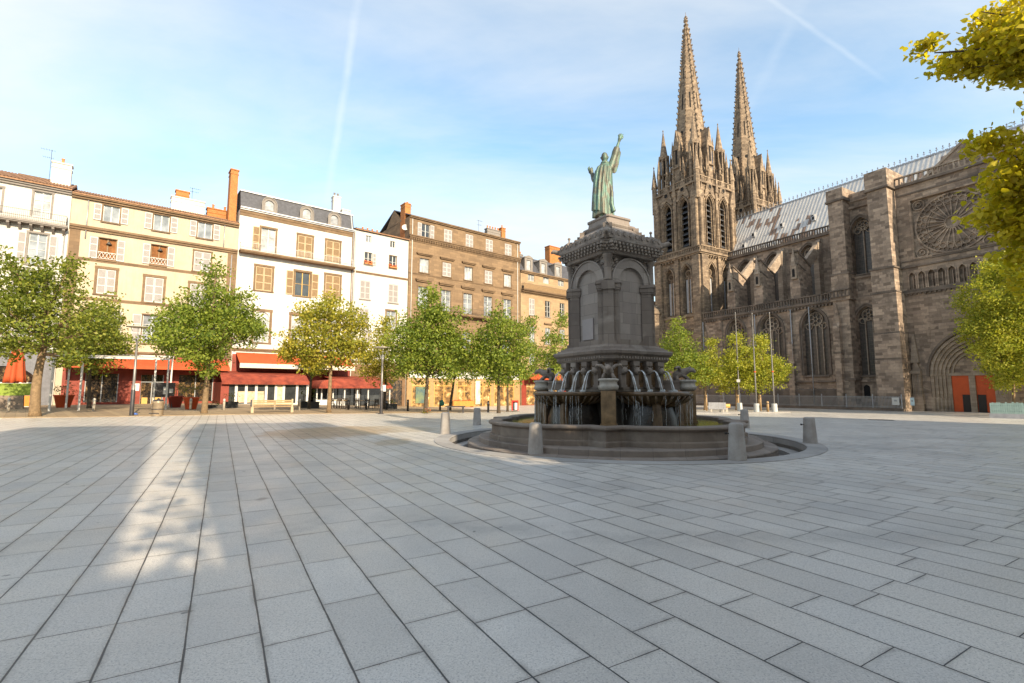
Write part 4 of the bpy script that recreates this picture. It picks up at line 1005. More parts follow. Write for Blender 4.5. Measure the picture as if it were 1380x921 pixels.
# F: building with slate roof and three dormers
F_ = House('dormer_building', 'ochre stone building with zinc dormers and a long balcony, partly behind the fountain', 54.7, 73, 22.7, BROWNST2, 11)
for u, v, w, h in ((715.8, 374.5, 8.5, 9), (736, 378, 8, 9), (756, 382, 8, 8)): F_.window(*F_.px(u, v, w, h), pane=CURT, sill=False, bars=0)
CF_ = [F_.px(u, v)[0] for u, v in ((716.7, 408), (738, 411.3), (757.6, 414))] + [14.6]
for i, x in enumerate(CF_):
    F_.window(x, 16.6, 1.3, 3.0, pane=CURT if i == 0 else GLASS, sill=True, shut='closed' if i == 0 else None, bars=2); F_.window(x, 11.6, 1.3, 3.0, pane=CURTB, bars=2, sill=True); F_.window(x, 7.2, 1.3, 2.2, pane=CURTB, bars=1)
    F_.part('window_hood', TRIM, lambda m: m.box(x - 1.0, x + 1.0, -.3, 0, 13.7, 13.95))
b = F_.railing(.2, 18.2, 19.6, .95, .7, slab=TRIM)
m = MB(); m.box(.2, 18.2, -.74, -.71, 19.62, 20.5); m.build('balcony_screen', SHUTB, b)
m = MB()
for i in range(60): m.box(.1 + i * .3, .28 + i * .3, -.5, 0, 19.0, 19.3)
m.build('balcony_dentils', TRIM, F_.root)
ledge(F_, 22.5, .4, .35, TRIM, name='eaves'); ledge(F_, 9.4, .3, .15, TRIM, name='string_band')
F_.part('roof', SLATE, lambda m: m.prism_x([(.02, 22.9), (2.4, 26.3), (8.5, 26.8), (10.9, 22.9)], .05, 18.2))
for u, v in ((711, 353), (731, 357), (751, 361)):
    x, z, _, _ = F_.px(u, v); x += .35
    m = MB(); m.wall(rect(x, 24.2, 1.9, 2.4), [rect(x, 24.15, 1.0, 1.8)], .1, .2); m.box(x - .95, x - .94, .1, 2, 23, 25.4); m.box(x + .94, x + .95, .1, 2, 23, 25.4)
    m.prism_y([(x - 1.1, 25.4), (x - .8, 25.7), (x, 25.95), (x + .8, 25.7), (x + 1.1, 25.4)], .0, 2.6); d = m.build('dormer', GREYT, F_.root)
    m = MB(); m.add([(x - .5, .25, 23.25), (x + .5, .25, 23.25), (x + .5, .25, 25.05), (x - .5, .25, 25.05)], [(0, 1, 2, 3)]); m.build('dormer_pane', CURT, d)
F_.chimney(10.2, 3.2, 26, 30.0, 3.2, 1.4, BRICK, 0); F_.chimney(4.2, 5.2, 26, 27.6, .8, .7, GREYT, 1)
sf = F_.part('shopfront', REDP, lambda m: m.wall([(.1, -1.6), (.1, 4.6), (18.2, 4.6), (18.2, -1.6)], [rect(3, 1, 3.6, 3.6), rect(8, 1, 3.6, 3.6), rect(13.5, 1, 4, 3.6)], -.1, .12))
m = MB()
for cx, w in ((3, 3.6), (8, 3.6), (13.5, 4)): m.add([(cx - w / 2, -.02, -.8), (cx + w / 2, -.02, -.8), (cx + w / 2, -.02, 2.8), (cx - w / 2, -.02, 2.8)], [(0, 1, 2, 3)])
m.build('shop_window', LITM, sf)
F_.part('awning', ORANGE, lambda m: m.loft([[(.6, -.12, 4.4), (9, -.12, 4.4), (9, -.12, 4.34), (.6, -.12, 4.34)], [(.6, -2.2, 3.6), (9, -2.2, 3.6), (9, -2.2, 3.54), (.6, -2.2, 3.54)]]))
F_.body()

# G, H: the row goes on behind the fountain
for nm, s0, s1, top, wm, lab in (('cream_house', 73.2, 86, 19.5, CREAM, 'cream house hidden behind the fountain, next beyond the ochre building'), ('white_house', 86.2, 104, 21.5, WHITE, 'white house far behind the fountain, last of the row')):
    G = House('town_house', lab, s0, s1, top, wm)
    for zz_ in (16.4, 12.6, 8.6):
        for q in range(int((s1 - s0 - 2) / 3.2)): G.window(2.2 + q * 3.2, zz_, 1.4, 2.2, sur=TRIM, bars=1)
    ledge(G, 5.0, .4, .25, TRIM, name='string_band'); ledge(G, top - .4, .4, .35, TRIM, name='eaves'); gable_roof(G, 1.8, .4); G.chimney(5, 4, top, top + 3, 1.6, .9, BRICK, 2); 
    for q in range(3): G.window(2.6 + q * 4.2, 1.2, 2.8, 3.0, pane=SHOPG, bars=0)
    G.body()
# ------------------------------------------------------------------ cathedral
CH = ashlar('cathedral_stone', (.48, .365, .275), (.18, .135, .104), (.27, .215, .165), .80, .37, .016, .6, .5, (.085, .066, .054), .9, .3, (.47, .36, .27))
CHT = ashlar('tower_stone', (.40, .30, .205), (.19, .14, .10), (.11, .085, .068), .62, .33, .014, .6, .5, (.06, .048, .04), .9, .35)
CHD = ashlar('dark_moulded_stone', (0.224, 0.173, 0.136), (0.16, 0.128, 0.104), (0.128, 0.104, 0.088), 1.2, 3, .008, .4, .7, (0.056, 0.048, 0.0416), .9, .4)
CHP = ashlar('pale_weathered_stone', (.46, .37, .285), (.30, .235, .18), (.2, .16, .13), .8, .36, .012, .5, .5, (.12, .095, .078), .9, .35)
LEADG, _t, _b = nt('leaded_window'); _o = objco(_t)
_s = N(_t, 'ShaderNodeSeparateXYZ'); _t.links.new(_o, _s.inputs[0])
_g = math_(_t, 'MAXIMUM', maprange(_t, math_(_t, 'FRACT', math_(_t, 'DIVIDE', _s.outputs['X'], .22)), .86, .9), maprange(_t, math_(_t, 'FRACT', math_(_t, 'DIVIDE', _s.outputs['Z'], .55)), .9, .93))
_c = mixc(_t, maprange(_t, noise(_t, _o, 2.5, 4), .3, .7), (.03, .026, .024), (.085, .07, .06))
_t.links.new(mixc(_t, math_(_t, 'MULTIPLY', _g, .7), _c, (.13, .105, .085)), _b.inputs['Base Color']); _b.inputs['Roughness'].default_value = .35
DARK = M('dark_opening', (.012, .011, .011), .9, .3, 2, 0)
LOUV = M('slate_louvre', (.065, .065, .072), .6, .3, 3, .1)
SLATP = M('pale_slat', (.33, .33, .34), .6, .2, 2, .1, streak=.3)
LEADR, _t, _b = nt('lead_roof'); _o = objco(_t)
_s = N(_t, 'ShaderNodeSeparateXYZ'); _t.links.new(_o, _s.inputs[0])
_cb = N(_t, 'ShaderNodeCombineXYZ')
_t.links.new(math_(_t, 'FLOOR', math_(_t, 'DIVIDE', _s.outputs['X'], .62)), _cb.inputs[0])
_wn0 = N(_t, 'ShaderNodeTexWhiteNoise', _noise_dimensions='1D'); _t.links.new(math_(_t, 'FLOOR', math_(_t, 'DIVIDE', _s.outputs['X'], .62)), _wn0.inputs['W'])
_t.links.new(math_(_t, 'FLOOR', math_(_t, 'ADD', math_(_t, 'DIVIDE', _s.outputs['Z'], 1.5), _wn0.outputs['Value'])), _cb.inputs[1])
_wn = N(_t, 'ShaderNodeTexWhiteNoise', _noise_dimensions='2D'); _t.links.new(_cb.outputs[0], _wn.inputs['Vector'])
_zone = maprange(_t, noise(_t, scaled(_t, _o, (.10, .1, .06)), 1.0, 2), .42, .62, -.14, .22)
_f = maprange(_t, math_(_t, 'ADD', _wn.outputs['Value'], _zone), .89, .92)
_c = mixc(_t, maprange(_t, noise(_t, scaled(_t, _o, (3, 1, .4)), 1.3, 5, .7), .3, .7), (.42, .415, .41), (.60, .59, .575))
_c = mixc(_t, maprange(_t, noise(_t, scaled(_t, _o, (5, 1, .25)), 1.5, 4, .7), .58, .74, 0, .6), _c, (.20, .13, .085))
_t.links.new(mixc(_t, math_(_t, 'MULTIPLY', _f, .85), _c, (.17, .095, .055)), _b.inputs['Base Color'])
_b.inputs['Roughness'].default_value = .45; _b.inputs['Metallic'].default_value = .25
DOORM = M('orange_door', (.55, .085, .015), .5, .12, 1.2, .08, 30)
DOORB = M('dark_door', (.022, .016, .013), .5, .2, 2, .1)

CA = empty('cathedral', CF.w(0, 0, 0), CF.ang, 'dark volcanic stone cathedral with twin spires, flying buttresses and an orange double door', 'cathedral')
def cpart(name, mat, fn, parent=None, **kw):
    m = MB(); fn(m); return m.build(name, mat, parent or CA, **kw)
def band_(m, cx, zb, zs, hw, H, w, y0, y1, n=8):
    # stone band round an arch: hw, H on the inner edge, w wide
    inn = arch(cx, zb, zs, hw, H, n); out = arch(cx, zb, zs, hw + w, H + w * 1.15, n); k = len(inn)
    m.add([(p[0], y0, p[1]) for p in inn] + [(p[0], y0, p[1]) for p in out] + [(p[0], y1, p[1]) for p in inn] + [(p[0], y1, p[1]) for p in out],
          [(i, i + 1, k + i + 1, k + i) for i in range(k - 1)] + [(i + 1, i, 2 * k + i, 2 * k + i + 1) for i in range(k - 1)] + [(k + i, k + i + 1, 3 * k + i + 1, 3 * k + i) for i in range(k - 1)])
def balus(m, x0, x1, y0, y1, z0, z1, step=.42, along='x'):
    m.box(x0, x1, y0, y1, z0, z0 + .12); m.box(x0, x1, y0 - .04, y1 + .04, z1 - .16, z1)
    n_ = max(2, int((x1 - x0) / step))
    for i in range(n_ + 1):
        x = x0 + (x1 - x0) * i / n_; m.box(x - .07, x + .07, y0 + .03, y1 - .03, z0 + .12, z1 - .16)
def gothic_window(cx, zb, apex, hw, y, parent, lights=4, rose=True, depth=.75, H=None, glassm=None, trm=None, quiet=False):
    H = H or hw * 1.45; zs = apex - H
    hole = arch(cx, zb, zs, hw, H, 9)
    m = MB(); m.add([(p[0], y + depth - .05, p[1]) for p in hole], [tuple(range(len(hole)))]); w = m.build('window', glassm or LEADG, parent)
    m = MB(); a, b = y + depth - .3, y + depth - .06; t_ = .11
    for i in range(1, lights):
        x = cx - hw + 2 * hw * i / lights; m.box(x - t_ / 2, x + t_ / 2, a, b, zb, zs + (.15 if rose else H * .6))
    lw = 2 * hw / lights
    for i in range(lights):
        x = cx - hw + lw * (i + .5); m.ribbon(arch(x, zs - .3, zs - .1, lw / 2 - .02, lw * .6, 5)[1:-1], t_ * .8, a, b)
    if rose:
        rc = zs + H * .42; rr = hw * .56
        m.ribbon(circ(cx, rc, rr, 24), t_, a, b, True); m.ribbon(circ(cx, rc, rr * .28, 12), t_ * .7, a, b, True)
        for i in range(6):
            an = i * pi / 3 + pi / 6; m.ribbon(circ(cx + rr * .62 * cos(an), rc + rr * .62 * sin(an), rr * .33, 10), t_ * .6, a, b, True)
        for s in (-1, 1): m.ribbon(circ(cx + s * hw * .55, zs + H * .02, hw * .27, 12), t_ * .7, a, b, True)
    m.ribbon(hole[1:-1], .1, a, b)
    m.build('tracery', trm or CHP, w)
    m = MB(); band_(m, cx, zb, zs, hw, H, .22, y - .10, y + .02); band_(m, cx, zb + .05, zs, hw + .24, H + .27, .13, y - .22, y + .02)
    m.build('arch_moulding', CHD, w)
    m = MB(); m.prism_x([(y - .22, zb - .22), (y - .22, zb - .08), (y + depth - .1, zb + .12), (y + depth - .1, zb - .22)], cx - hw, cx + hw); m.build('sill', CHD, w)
    return hole

# aisle wall with the chapel windows
AX = [(-16.45, 4.75, 14.55, 1.75), (-23.1, 4.75, 14.75, 1.95), (-29.2, 4.75, 14.6, 1.6)]
holes = [gothic_window(cx, zb, ap, hw, 0, CA) for cx, zb, ap, hw in AX]
cpart('aisle_wall', CH, lambda m: m.wall([(-35.9, -1.5), (-35.9, 15.3), (-12.8, 15.3), (-12.8, -1.5)], holes, 0, .75))
def trimA(m):
    m.box(-35.2, -12.9, -.28, .0, 3.75, 3.95); m.prism_x([(-.30, 2.6), (0, 2.8), (0, -1.5), (-.30, -1.5)], -35.2, -12.9)
    m.box(-35.2, -12.9, -.25, .0, 15.0, 15.2); m.box(-35.2, -12.9, -.42, .0, 15.2, 15.42)
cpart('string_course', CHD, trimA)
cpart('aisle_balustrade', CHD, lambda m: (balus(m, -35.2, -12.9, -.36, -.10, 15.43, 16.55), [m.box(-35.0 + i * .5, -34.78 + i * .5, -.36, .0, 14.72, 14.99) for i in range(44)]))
for x in (-19.9, -26.4, -32.0):
    def butt(m, x=x):
        m.box(x - .42, x + .42, -.55, -.0, -1.4, 4.3); m.box(x - .38, x + .38, -.42, .0, 4.3, 9.6); m.prism_x([(-.42, 9.6), (-.2, 10.1), (0, 10.1), (0, 9.6)], x - .38, x + .38); m.box(x - .3, x + .3, -.22, .0, 10.1, 14.99)
        m.prism_y([(x - .3, 13.0), (x, 14.2), (x + .3, 13.0)], -.34, -.0)
    cpart('wall_buttress', CH, butt)
for u in (1067, 1092, 1018, 948):
    x = CF.at(u, 450, -.3)[0]; m = MB(); m.smooth = True; m.tube([(x, -.35, 14.9), (x, -.35, .6)], .075, 8); m.build('downpipe', SLATP, CA)
cpart('aisle_roof', ZINC, lambda m: m.add([(-35.9, .2, 15.3), (-12.8, .2, 15.3), (-12.8, 8, 17.2), (-35.9, 8, 17.2)], [(0, 1, 2, 3)]))
# clerestory with its windows, flying buttresses, parapet, roof
CW = [(-32.0, 18.2, 26.5, 1.55), (-26.6, 18.2, 26.6, 1.55), (-20.7, 18.2, 26.7, 1.6), (-15.3, 18.2, 26.7, 1.6)]
holes = [gothic_window(cx, zb, ap, hw, 8, CA, 3) for cx, zb, ap, hw in CW]
cpart('clerestory_wall', CH, lambda m: m.wall([(-36, 15), (-36, 27.7), (-10.5, 27.7), (-10.5, 15)], holes, 8, .7))
cpart('parapet', CHD, lambda m: (m.box(-36, -10.5, 7.6, 8.0, 27.5, 27.85), balus(m, -36, -10.5, 7.62, 7.9, 27.86, 28.95, .4)))
for i, xf in enumerate((-29.9, -24.9, -18.95)):
    zt = 23.3
    def fin(m):
        m.box(xf - .62, xf + .62, .3, 3.9, 15.3, 21.0)
        m.prism_x([(.5, 21.0), (.5, zt + .4), (3.9, zt - 1.5), (3.9, 21.0)], xf - .52, xf + .52)
        m.box(xf - .75, xf + .75, .2, 1.3, 15.3, 19.2); m.prism_x([(.2, 19.2), (.75, 20.1), (1.3, 20.1), (1.3, 19.2)], xf - .75, xf + .75)
    f = cpart('flying_buttress', CH, fin)
    cpart('coping', CHD, lambda m: (m.prism_x([(.2, zt + .55), (.2, zt + .8), (4.0, zt - 1.2), (4.0, zt - 1.45)], xf - .66, xf + .66), m.prism_x([(.3, 21.9), (.3, 22.1), (4.0, 20.4), (4.0, 20.2)], xf - .6, xf + .6)), f)
    def fly(m):
        m.prism_x([(3.2, 21.6), (3.2, 23.0)] + [(8.05, 27.2), (8.05, 26.2)] + [(3.2 + 4.85 * (1 - q / 6), 21.6 + 4.6 * (1 - (q / 6)) ** 1.0 - .9 * sin(pi * q / 6)) for q in range(1, 6)], xf - .3, xf + .3)
        m.box(xf - .4, xf + .4, 6.7, 8.0, 15, 26.4)
    cpart('flyer_arch', CHP, fly, f)
    def niche(m):
        m.box(xf - .45, xf + .45, -.05, .5, 19.6, 21.6); m.loft([[(xf + .5 * cos(a), .2 + .5 * sin(a), 21.6) for a in [pi / 4 + k * pi / 2 for k in range(4)]], [(xf + .03 * cos(a), .2 + .03 * sin(a), 24.6) for a in [pi / 4 + k * pi / 2 for k in range(4)]]])
        m.prism_y([(xf - .5, 21.5), (xf, 22.6), (xf + .5, 21.5)], -.1, .5)
    cpart('pinnacle', CHP, niche, f)
    cpart('niche', DARK, lambda m: m.add([(p[0], -.055, p[1]) for p in arch(xf, 19.9, 20.9, .2, .3, 5)], [tuple(range(13))]), f)
cpart('roof', LEADR, lambda m: m.prism_x([(8.3, 28.0), (14.2, 37.3), (20.5, 28.0)], -37.5, 26))
m = MB(); sl = (37.3 - 28.0) / 5.9
for i in range(103):
    x = -37.4 + i * .62
    m.loft([[(x - .02, 8.25, 28.0), (x + .02, 8.25, 28.0), (x + .02, 8.22, 28.03), (x - .02, 8.22, 28.03)], [(x - .02, 14.15, 37.3), (x + .02, 14.15, 37.3), (x + .02, 14.12, 37.33), (x - .02, 14.12, 37.33)]])
m.build('roof_seams', LEADR, CA)
def crest(m):
    m.box(-37.5, 26, 14.1, 14.3, 37.25, 37.45)
    for i in range(84):
        x = -37.2 + i * .75
        m.box(x - .035, x + .035, 14.17, 14.23, 37.45, 38.15); m.box(x - .17, x + .17, 14.18, 14.22, 37.82, 37.9); m.prism_y([(x - .11, 38.1), (x, 38.32), (x + .11, 38.1), (x, 37.98)], 14.17, 14.23)
        m.box(x + .2, x + .55, 14.18, 14.22, 37.5, 37.56)
cpart('roof_cresting', ZINC, crest)
for u, v in ((1004, 333), (1017, 318), (1055, 305), (1097, 294), (1098, 296)):
    best = min(((abs(CF.at(u, v, y)[1] - (28.0 + (y - 8.3) * sl)), y) for y in [8.3 + q * .1 for q in range(58)]))[1]
    x, z = CF.at(u, v, best)
    m = MB(); m.prism_x([(best - .55, z - .3), (best - .55, z + .45), (best + .5, z + .75), (best + .6, z - .3)], x - .26, x + .26); rd = m.build('roof_dormer', ZINC, CA)
    m = MB(); m.box(x - .17, x + .17, best - .56, best - .551, z - .15, z + .35); m.build('dormer_opening', DARK, rd)
# the west pier and the bay beside the transept
hU = gothic_window(-9.75, 18.6, 26.6, 1.25, .6, CA, 2, True, .9); hL = gothic_window(-9.7, 4.6, 14.0, 1.35, .3, CA, 3, True, .8)
cpart('bay_wall', CH, lambda m: (m.wall([(-11.2, 15.0), (-11.2, 29.0), (-7.4, 29.0), (-7.4, 15.0)], [hU], .6, .9), m.wall([(-11.4, -1.5), (-11.4, 15.3), (-7.4, 15.3), (-7.4, -1.5)], [hL], .3, .8),
    m.box(-11.2, -7.4, .25, .6, 14.9, 15.25), m.box(-11.2, -7.4, .35, .6, 18.0, 18.3), m.box(-11.2, -7.4, .3, .7, 28.0, 28.3), m.box(-11.4, -7.4, .05, .3, 3.7, 3.95)))
cpart('bay_parapet', CH, lambda m: m.box(-11.3, -7.0, .4, 1.2, 29.0, 30.2))
cpart('blocked_window', DARK, lambda m: m.add([(p[0], .285, p[1]) for p in arch(-10.3, 1.6, 2.9, .38, .4, 5)], [tuple(range(13))]))
def pierL(m):
    m.box(-12.95, -11.0, -1.2, 3.0, 16.4, 29.2); m.box(-13.1, -10.85, -1.35, 3.0, 16.2, 18.6); m.box(-13.05, -10.9, -1.3, 3, 29.45, 31.0)
    m.box(-13.1, -10.9, -1.6, 1.0, -1.5, 4.2); m.box(-13.0, -11.0, -1.4, 1.0, 4.2, 15.0); m.box(-13.25, -10.75, -1.55, 2.0, 15.0, 16.3)
    m.box(-12.9, -12.1, -2.2, -1.4, -1.4, 11.2); m.prism_x([(-2.2, 11.2), (-1.4, 13.0), (-1.4, 11.2)], -12.9, -12.1); m.prism_y([(-12.95, 12.0), (-12.5, 14.6), (-12.05, 12.0)], -1.9, -1.4)
cpart('left_pier', CH, pierL)
cpart('pier_mouldings', CHD, lambda m: (m.box(-13.2, -10.75, -1.45, 3, 29.2, 29.45), m.box(-13.2, -10.75, -1.42, 2, 18.6, 18.85), m.box(-13.3, -10.7, -1.7, 0, 3.9, 4.2), m.box(-12.98, -12.0, -2.28, -1.4, 7.6, 7.85), balus(m, -13.2, -10.8, -1.72, -1.5, 15.43, 16.5)))
def pierR(m):
    m.box(-7.6, -5.35, -2.2, 3.0, 18.3, 28.7); m.box(-7.75, -5.2, -2.35, 3, 28.95, 31.3)
    m.box(-7.75, -5.2, -2.4, 3, 15.2, 18.1); m.box(-7.8, -5.1, -2.5, 3, 9.9, 14.9); m.box(-7.85, -5.05, -2.6, 3, 6.6, 9.7); m.box(-7.9, -5.0, -2.7, 1, -1.5, 6.4)
cpart('right_pier', CH, pierR)
cpart('pier_mouldings', CHD, lambda m: [m.box(-7.75 - o_, -5.2 + o_, -2.35 - o_ * 1.2, 3, z, z + .22) for o_, z in ((.12, 28.72), (.14, 18.08), (.18, 14.92), (.15, 9.69), (.18, 6.39), (.26, 3.9))])
# transept front
def tr_arch(cx, hw, H): return arch(cx, 0, 4.5, hw, H, 12)
PH = arch(.3, -.6, 4.5, 3.55, 5.0, 12)
TF = [(-5.3, -1.5), (-5.3, 29.0), (9.5, 29.0), (9.5, -1.5)]
ros = rect(.1, 23.0, 7.9, 7.6)
arcs = [arch(-4.2 + .98 * i, 15.3, 16.9, .40, .62, 5) for i in range(12)]
cpart('transept_wall', CH, lambda m: m.wall(TF, [PH, ros] + arcs, 0, .5))
cpart('blind_arcade', CH, lambda m: [m.add([(p[0], .45, p[1]) for p in a], [tuple(range(len(a)))]) for a in arcs])
cpart('arcade_tracery', CH, lambda m: [m.ribbon(a, .12, -.08, .12) for a in arcs] + [m.box(-4.2 + .98 * i - .05, -4.2 + .98 * i + .05, .2, .45, 15.3, 17.0) for i in range(12)])
def rosep(m): m.add([(p[0], .48, p[1]) for p in ros], [(0, 1, 2, 3)])
rw = cpart('rose_window', CH, rosep)
def roset(m):
    a, b = .26, .47; c = (.1, 22.9)
    m.ribbon(rect(c[0], 23.0, 7.9, 7.6), .22, -.08, b, True); m.ribbon(circ(*c, 3.62, 40), .2, a, b, True); m.ribbon(circ(*c, .75, 16), .16, a, b, True); m.ribbon(circ(*c, 2.4, 32), .08, a + .05, b, True)
    for i in range(24):
        an = i * pi / 12; m.ribbon([(c[0] + .75 * cos(an), c[1] + .75 * sin(an)), (c[0] + 2.75 * cos(an), c[1] + 2.75 * sin(an))], .12, a, b)
        a2 = an + pi / 24; m.ribbon(circ(c[0] + 2.85 * cos(a2), c[1] + 2.85 * sin(a2), .33, 8), .08, a, b, True); m.ribbon(circ(c[0] + 3.3 * cos(an), c[1] + 3.3 * sin(an), .26, 8), .07, a, b, True)
    for sx in (-1, 1):
        for sz in (-1, 1): m.ribbon(circ(c[0] + sx * 3.15, c[1] + sz * 3.1, .6, 12), .12, a, b, True); m.ribbon(circ(c[0] + sx * 3.15, c[1] + sz * 3.1, .25, 8), .08, a, b, True)
cpart('rose_tracery', CH, roset, rw)
def trt(m):
    for z, h, o_ in ((14.75, .25, .28), (15.0, .25, .12), (18.1, .22, .2), (18.9, .12, .12), (27.6, .2, .12), (28.75, .3, .35)): m.box(-5.1, 9.4, -o_, .0, z, z + h)
    for i in range(30): m.box(-5.0 + i * .48, -4.78 + i * .48, -.22, 0, 14.55, 14.74)
cpart('transept_mouldings', CHD, trt)
cpart('transept_balustrade', CHP, lambda m: balus(m, -5.2, 9.4, -.28, -.02, 29.06, 30.15, .5))
cpart('gable', CH, lambda m: (m.prism_y([(-4.0, 29.0), (1.2, 33.0), (6.4, 29.0)], 2.4, 3.2)))
cpart('gable_coping', CHP, lambda m: m.ribbon([(-4.2, 29.0), (1.2, 33.2), (6.6, 29.0)], .35, 2.25, 3.3))
# portal: receding orders, tympanum, trumeau, two orange doors
def orders(m):
    for i in range(5):
        hw = 3.52 - i * .3; H = 4.95 - i * .42; y0 = .0 + i * .25
        band_(m, .3, -.6, 4.5, hw - .3, H - .42, .30, y0 + .02, y0 + .32, 12)
    for s in (-1, 1):
        for i in range(5):
            x = .3 + s * (3.45 - i * .3); m.lathe([(.13, 1.6), (.09, 1.7), (.085, 4.1), (.15, 4.35), (.16, 4.5)], 10, (x, .05 + i * .25)); m.box(x - .17, x + .17, -.1 + i * .25, .3 + i * .25, -.6, 1.6)
pt = cpart('portal', CHP, orders)
cpart('hood_mould', CHD, lambda m: band_(m, .3, 4.3, 4.5, 3.58, 5.05, .26, -.2, .02, 12), pt)
cpart('tympanum', CH, lambda m: m.add([(p[0], 1.3, p[1]) for p in arch(.3, 4.4, 4.5, 2.1, 2.9, 12)], [tuple(range(27))]), pt)
cpart('tympanum_arch', CHP, lambda m: m.ribbon(arch(.3, 4.5, 4.6, 1.7, 2.4, 10), .14, 1.15, 1.3), pt)
cpart('lintel', CHP, lambda m: (m.box(-1.9, 2.5, 1.05, 1.32, 4.3, 4.62), m.box(.02, .58, 1.0, 1.35, -.6, 4.3), m.box(-1.95, -1.6, 1.05, 1.4, -.6, 4.3), m.box(2.2, 2.55, 1.05, 1.4, -.6, 4.3)), pt)
for x0, x1, dx0 in ((-1.6, .02, -.72), (.58, 2.2, .64)):
    d = cpart('door', DOORM, lambda m: (m.box(x0, x1, 1.2, 1.28, -.3, 4.3), [m.box(x0 + q * (x1 - x0) / 4 - .01, x0 + q * (x1 - x0) / 4 + .01, 1.19, 1.2, -.1, 4.25) for q in (1, 2, 3)]), pt)
    cpart('wicket', DOORB, lambda m: (m.box(dx0, dx0 + .72, 1.15, 1.19, -.1, 2.05)), d)
def flank(m):
    m.box(-5.0, -3.95, -.55, .0, -1.4, 1.9); m.box(-4.9, -4.05, -.45, .0, 1.9, 4.6)
    for q in range(3): x = -4.85 + q * .33; m.lathe([(.1, 1.9), (.07, 2.0), (.07, 4.2), (.12, 4.4)], 8, (x, -.52))
    m.prism_y([(-4.95, 5.0), (-4.5, 6.4), (-4.05, 5.0)], -.4, .0); m.loft([[(-4.95, -.5, 6.0), (-4.1, -.5, 6.0), (-4.1, .0, 6.0), (-4.95, .0, 6.0)], [(-4.62, -.3, 9.6), (-4.45, -.3, 9.6), (-4.45, -.1, 9.6), (-4.62, -.1, 9.6)]]); m.box(-5.0, -4.0, -.6, .0, 4.6, 5.0)
cpart('portal_pinnacle', CHP, flank)
cpart('plinth', CHD, lambda m: (m.box(-7.95, -3.9, -.32, .0, -1.5, .9), m.box(4.5, 9.5, -.3, 0, -1.5, .9), m.box(-13.2, -7.9, -.1, .3, -1.5, 1.0)))
cpart('door_step', KERB, lambda m: (m.box(-2.6, 3.2, -.6, 1.4, -.4, -.08), m.box(-2.2, 2.8, -.2, 1.4, -.08, .02)))
cpart('nave_body', CH, lambda m: (m.box(-37, 26, 9, 20, 0, 27.8), m.box(-11.2, 9.4, 1.6, 9, -1, 28.8)))
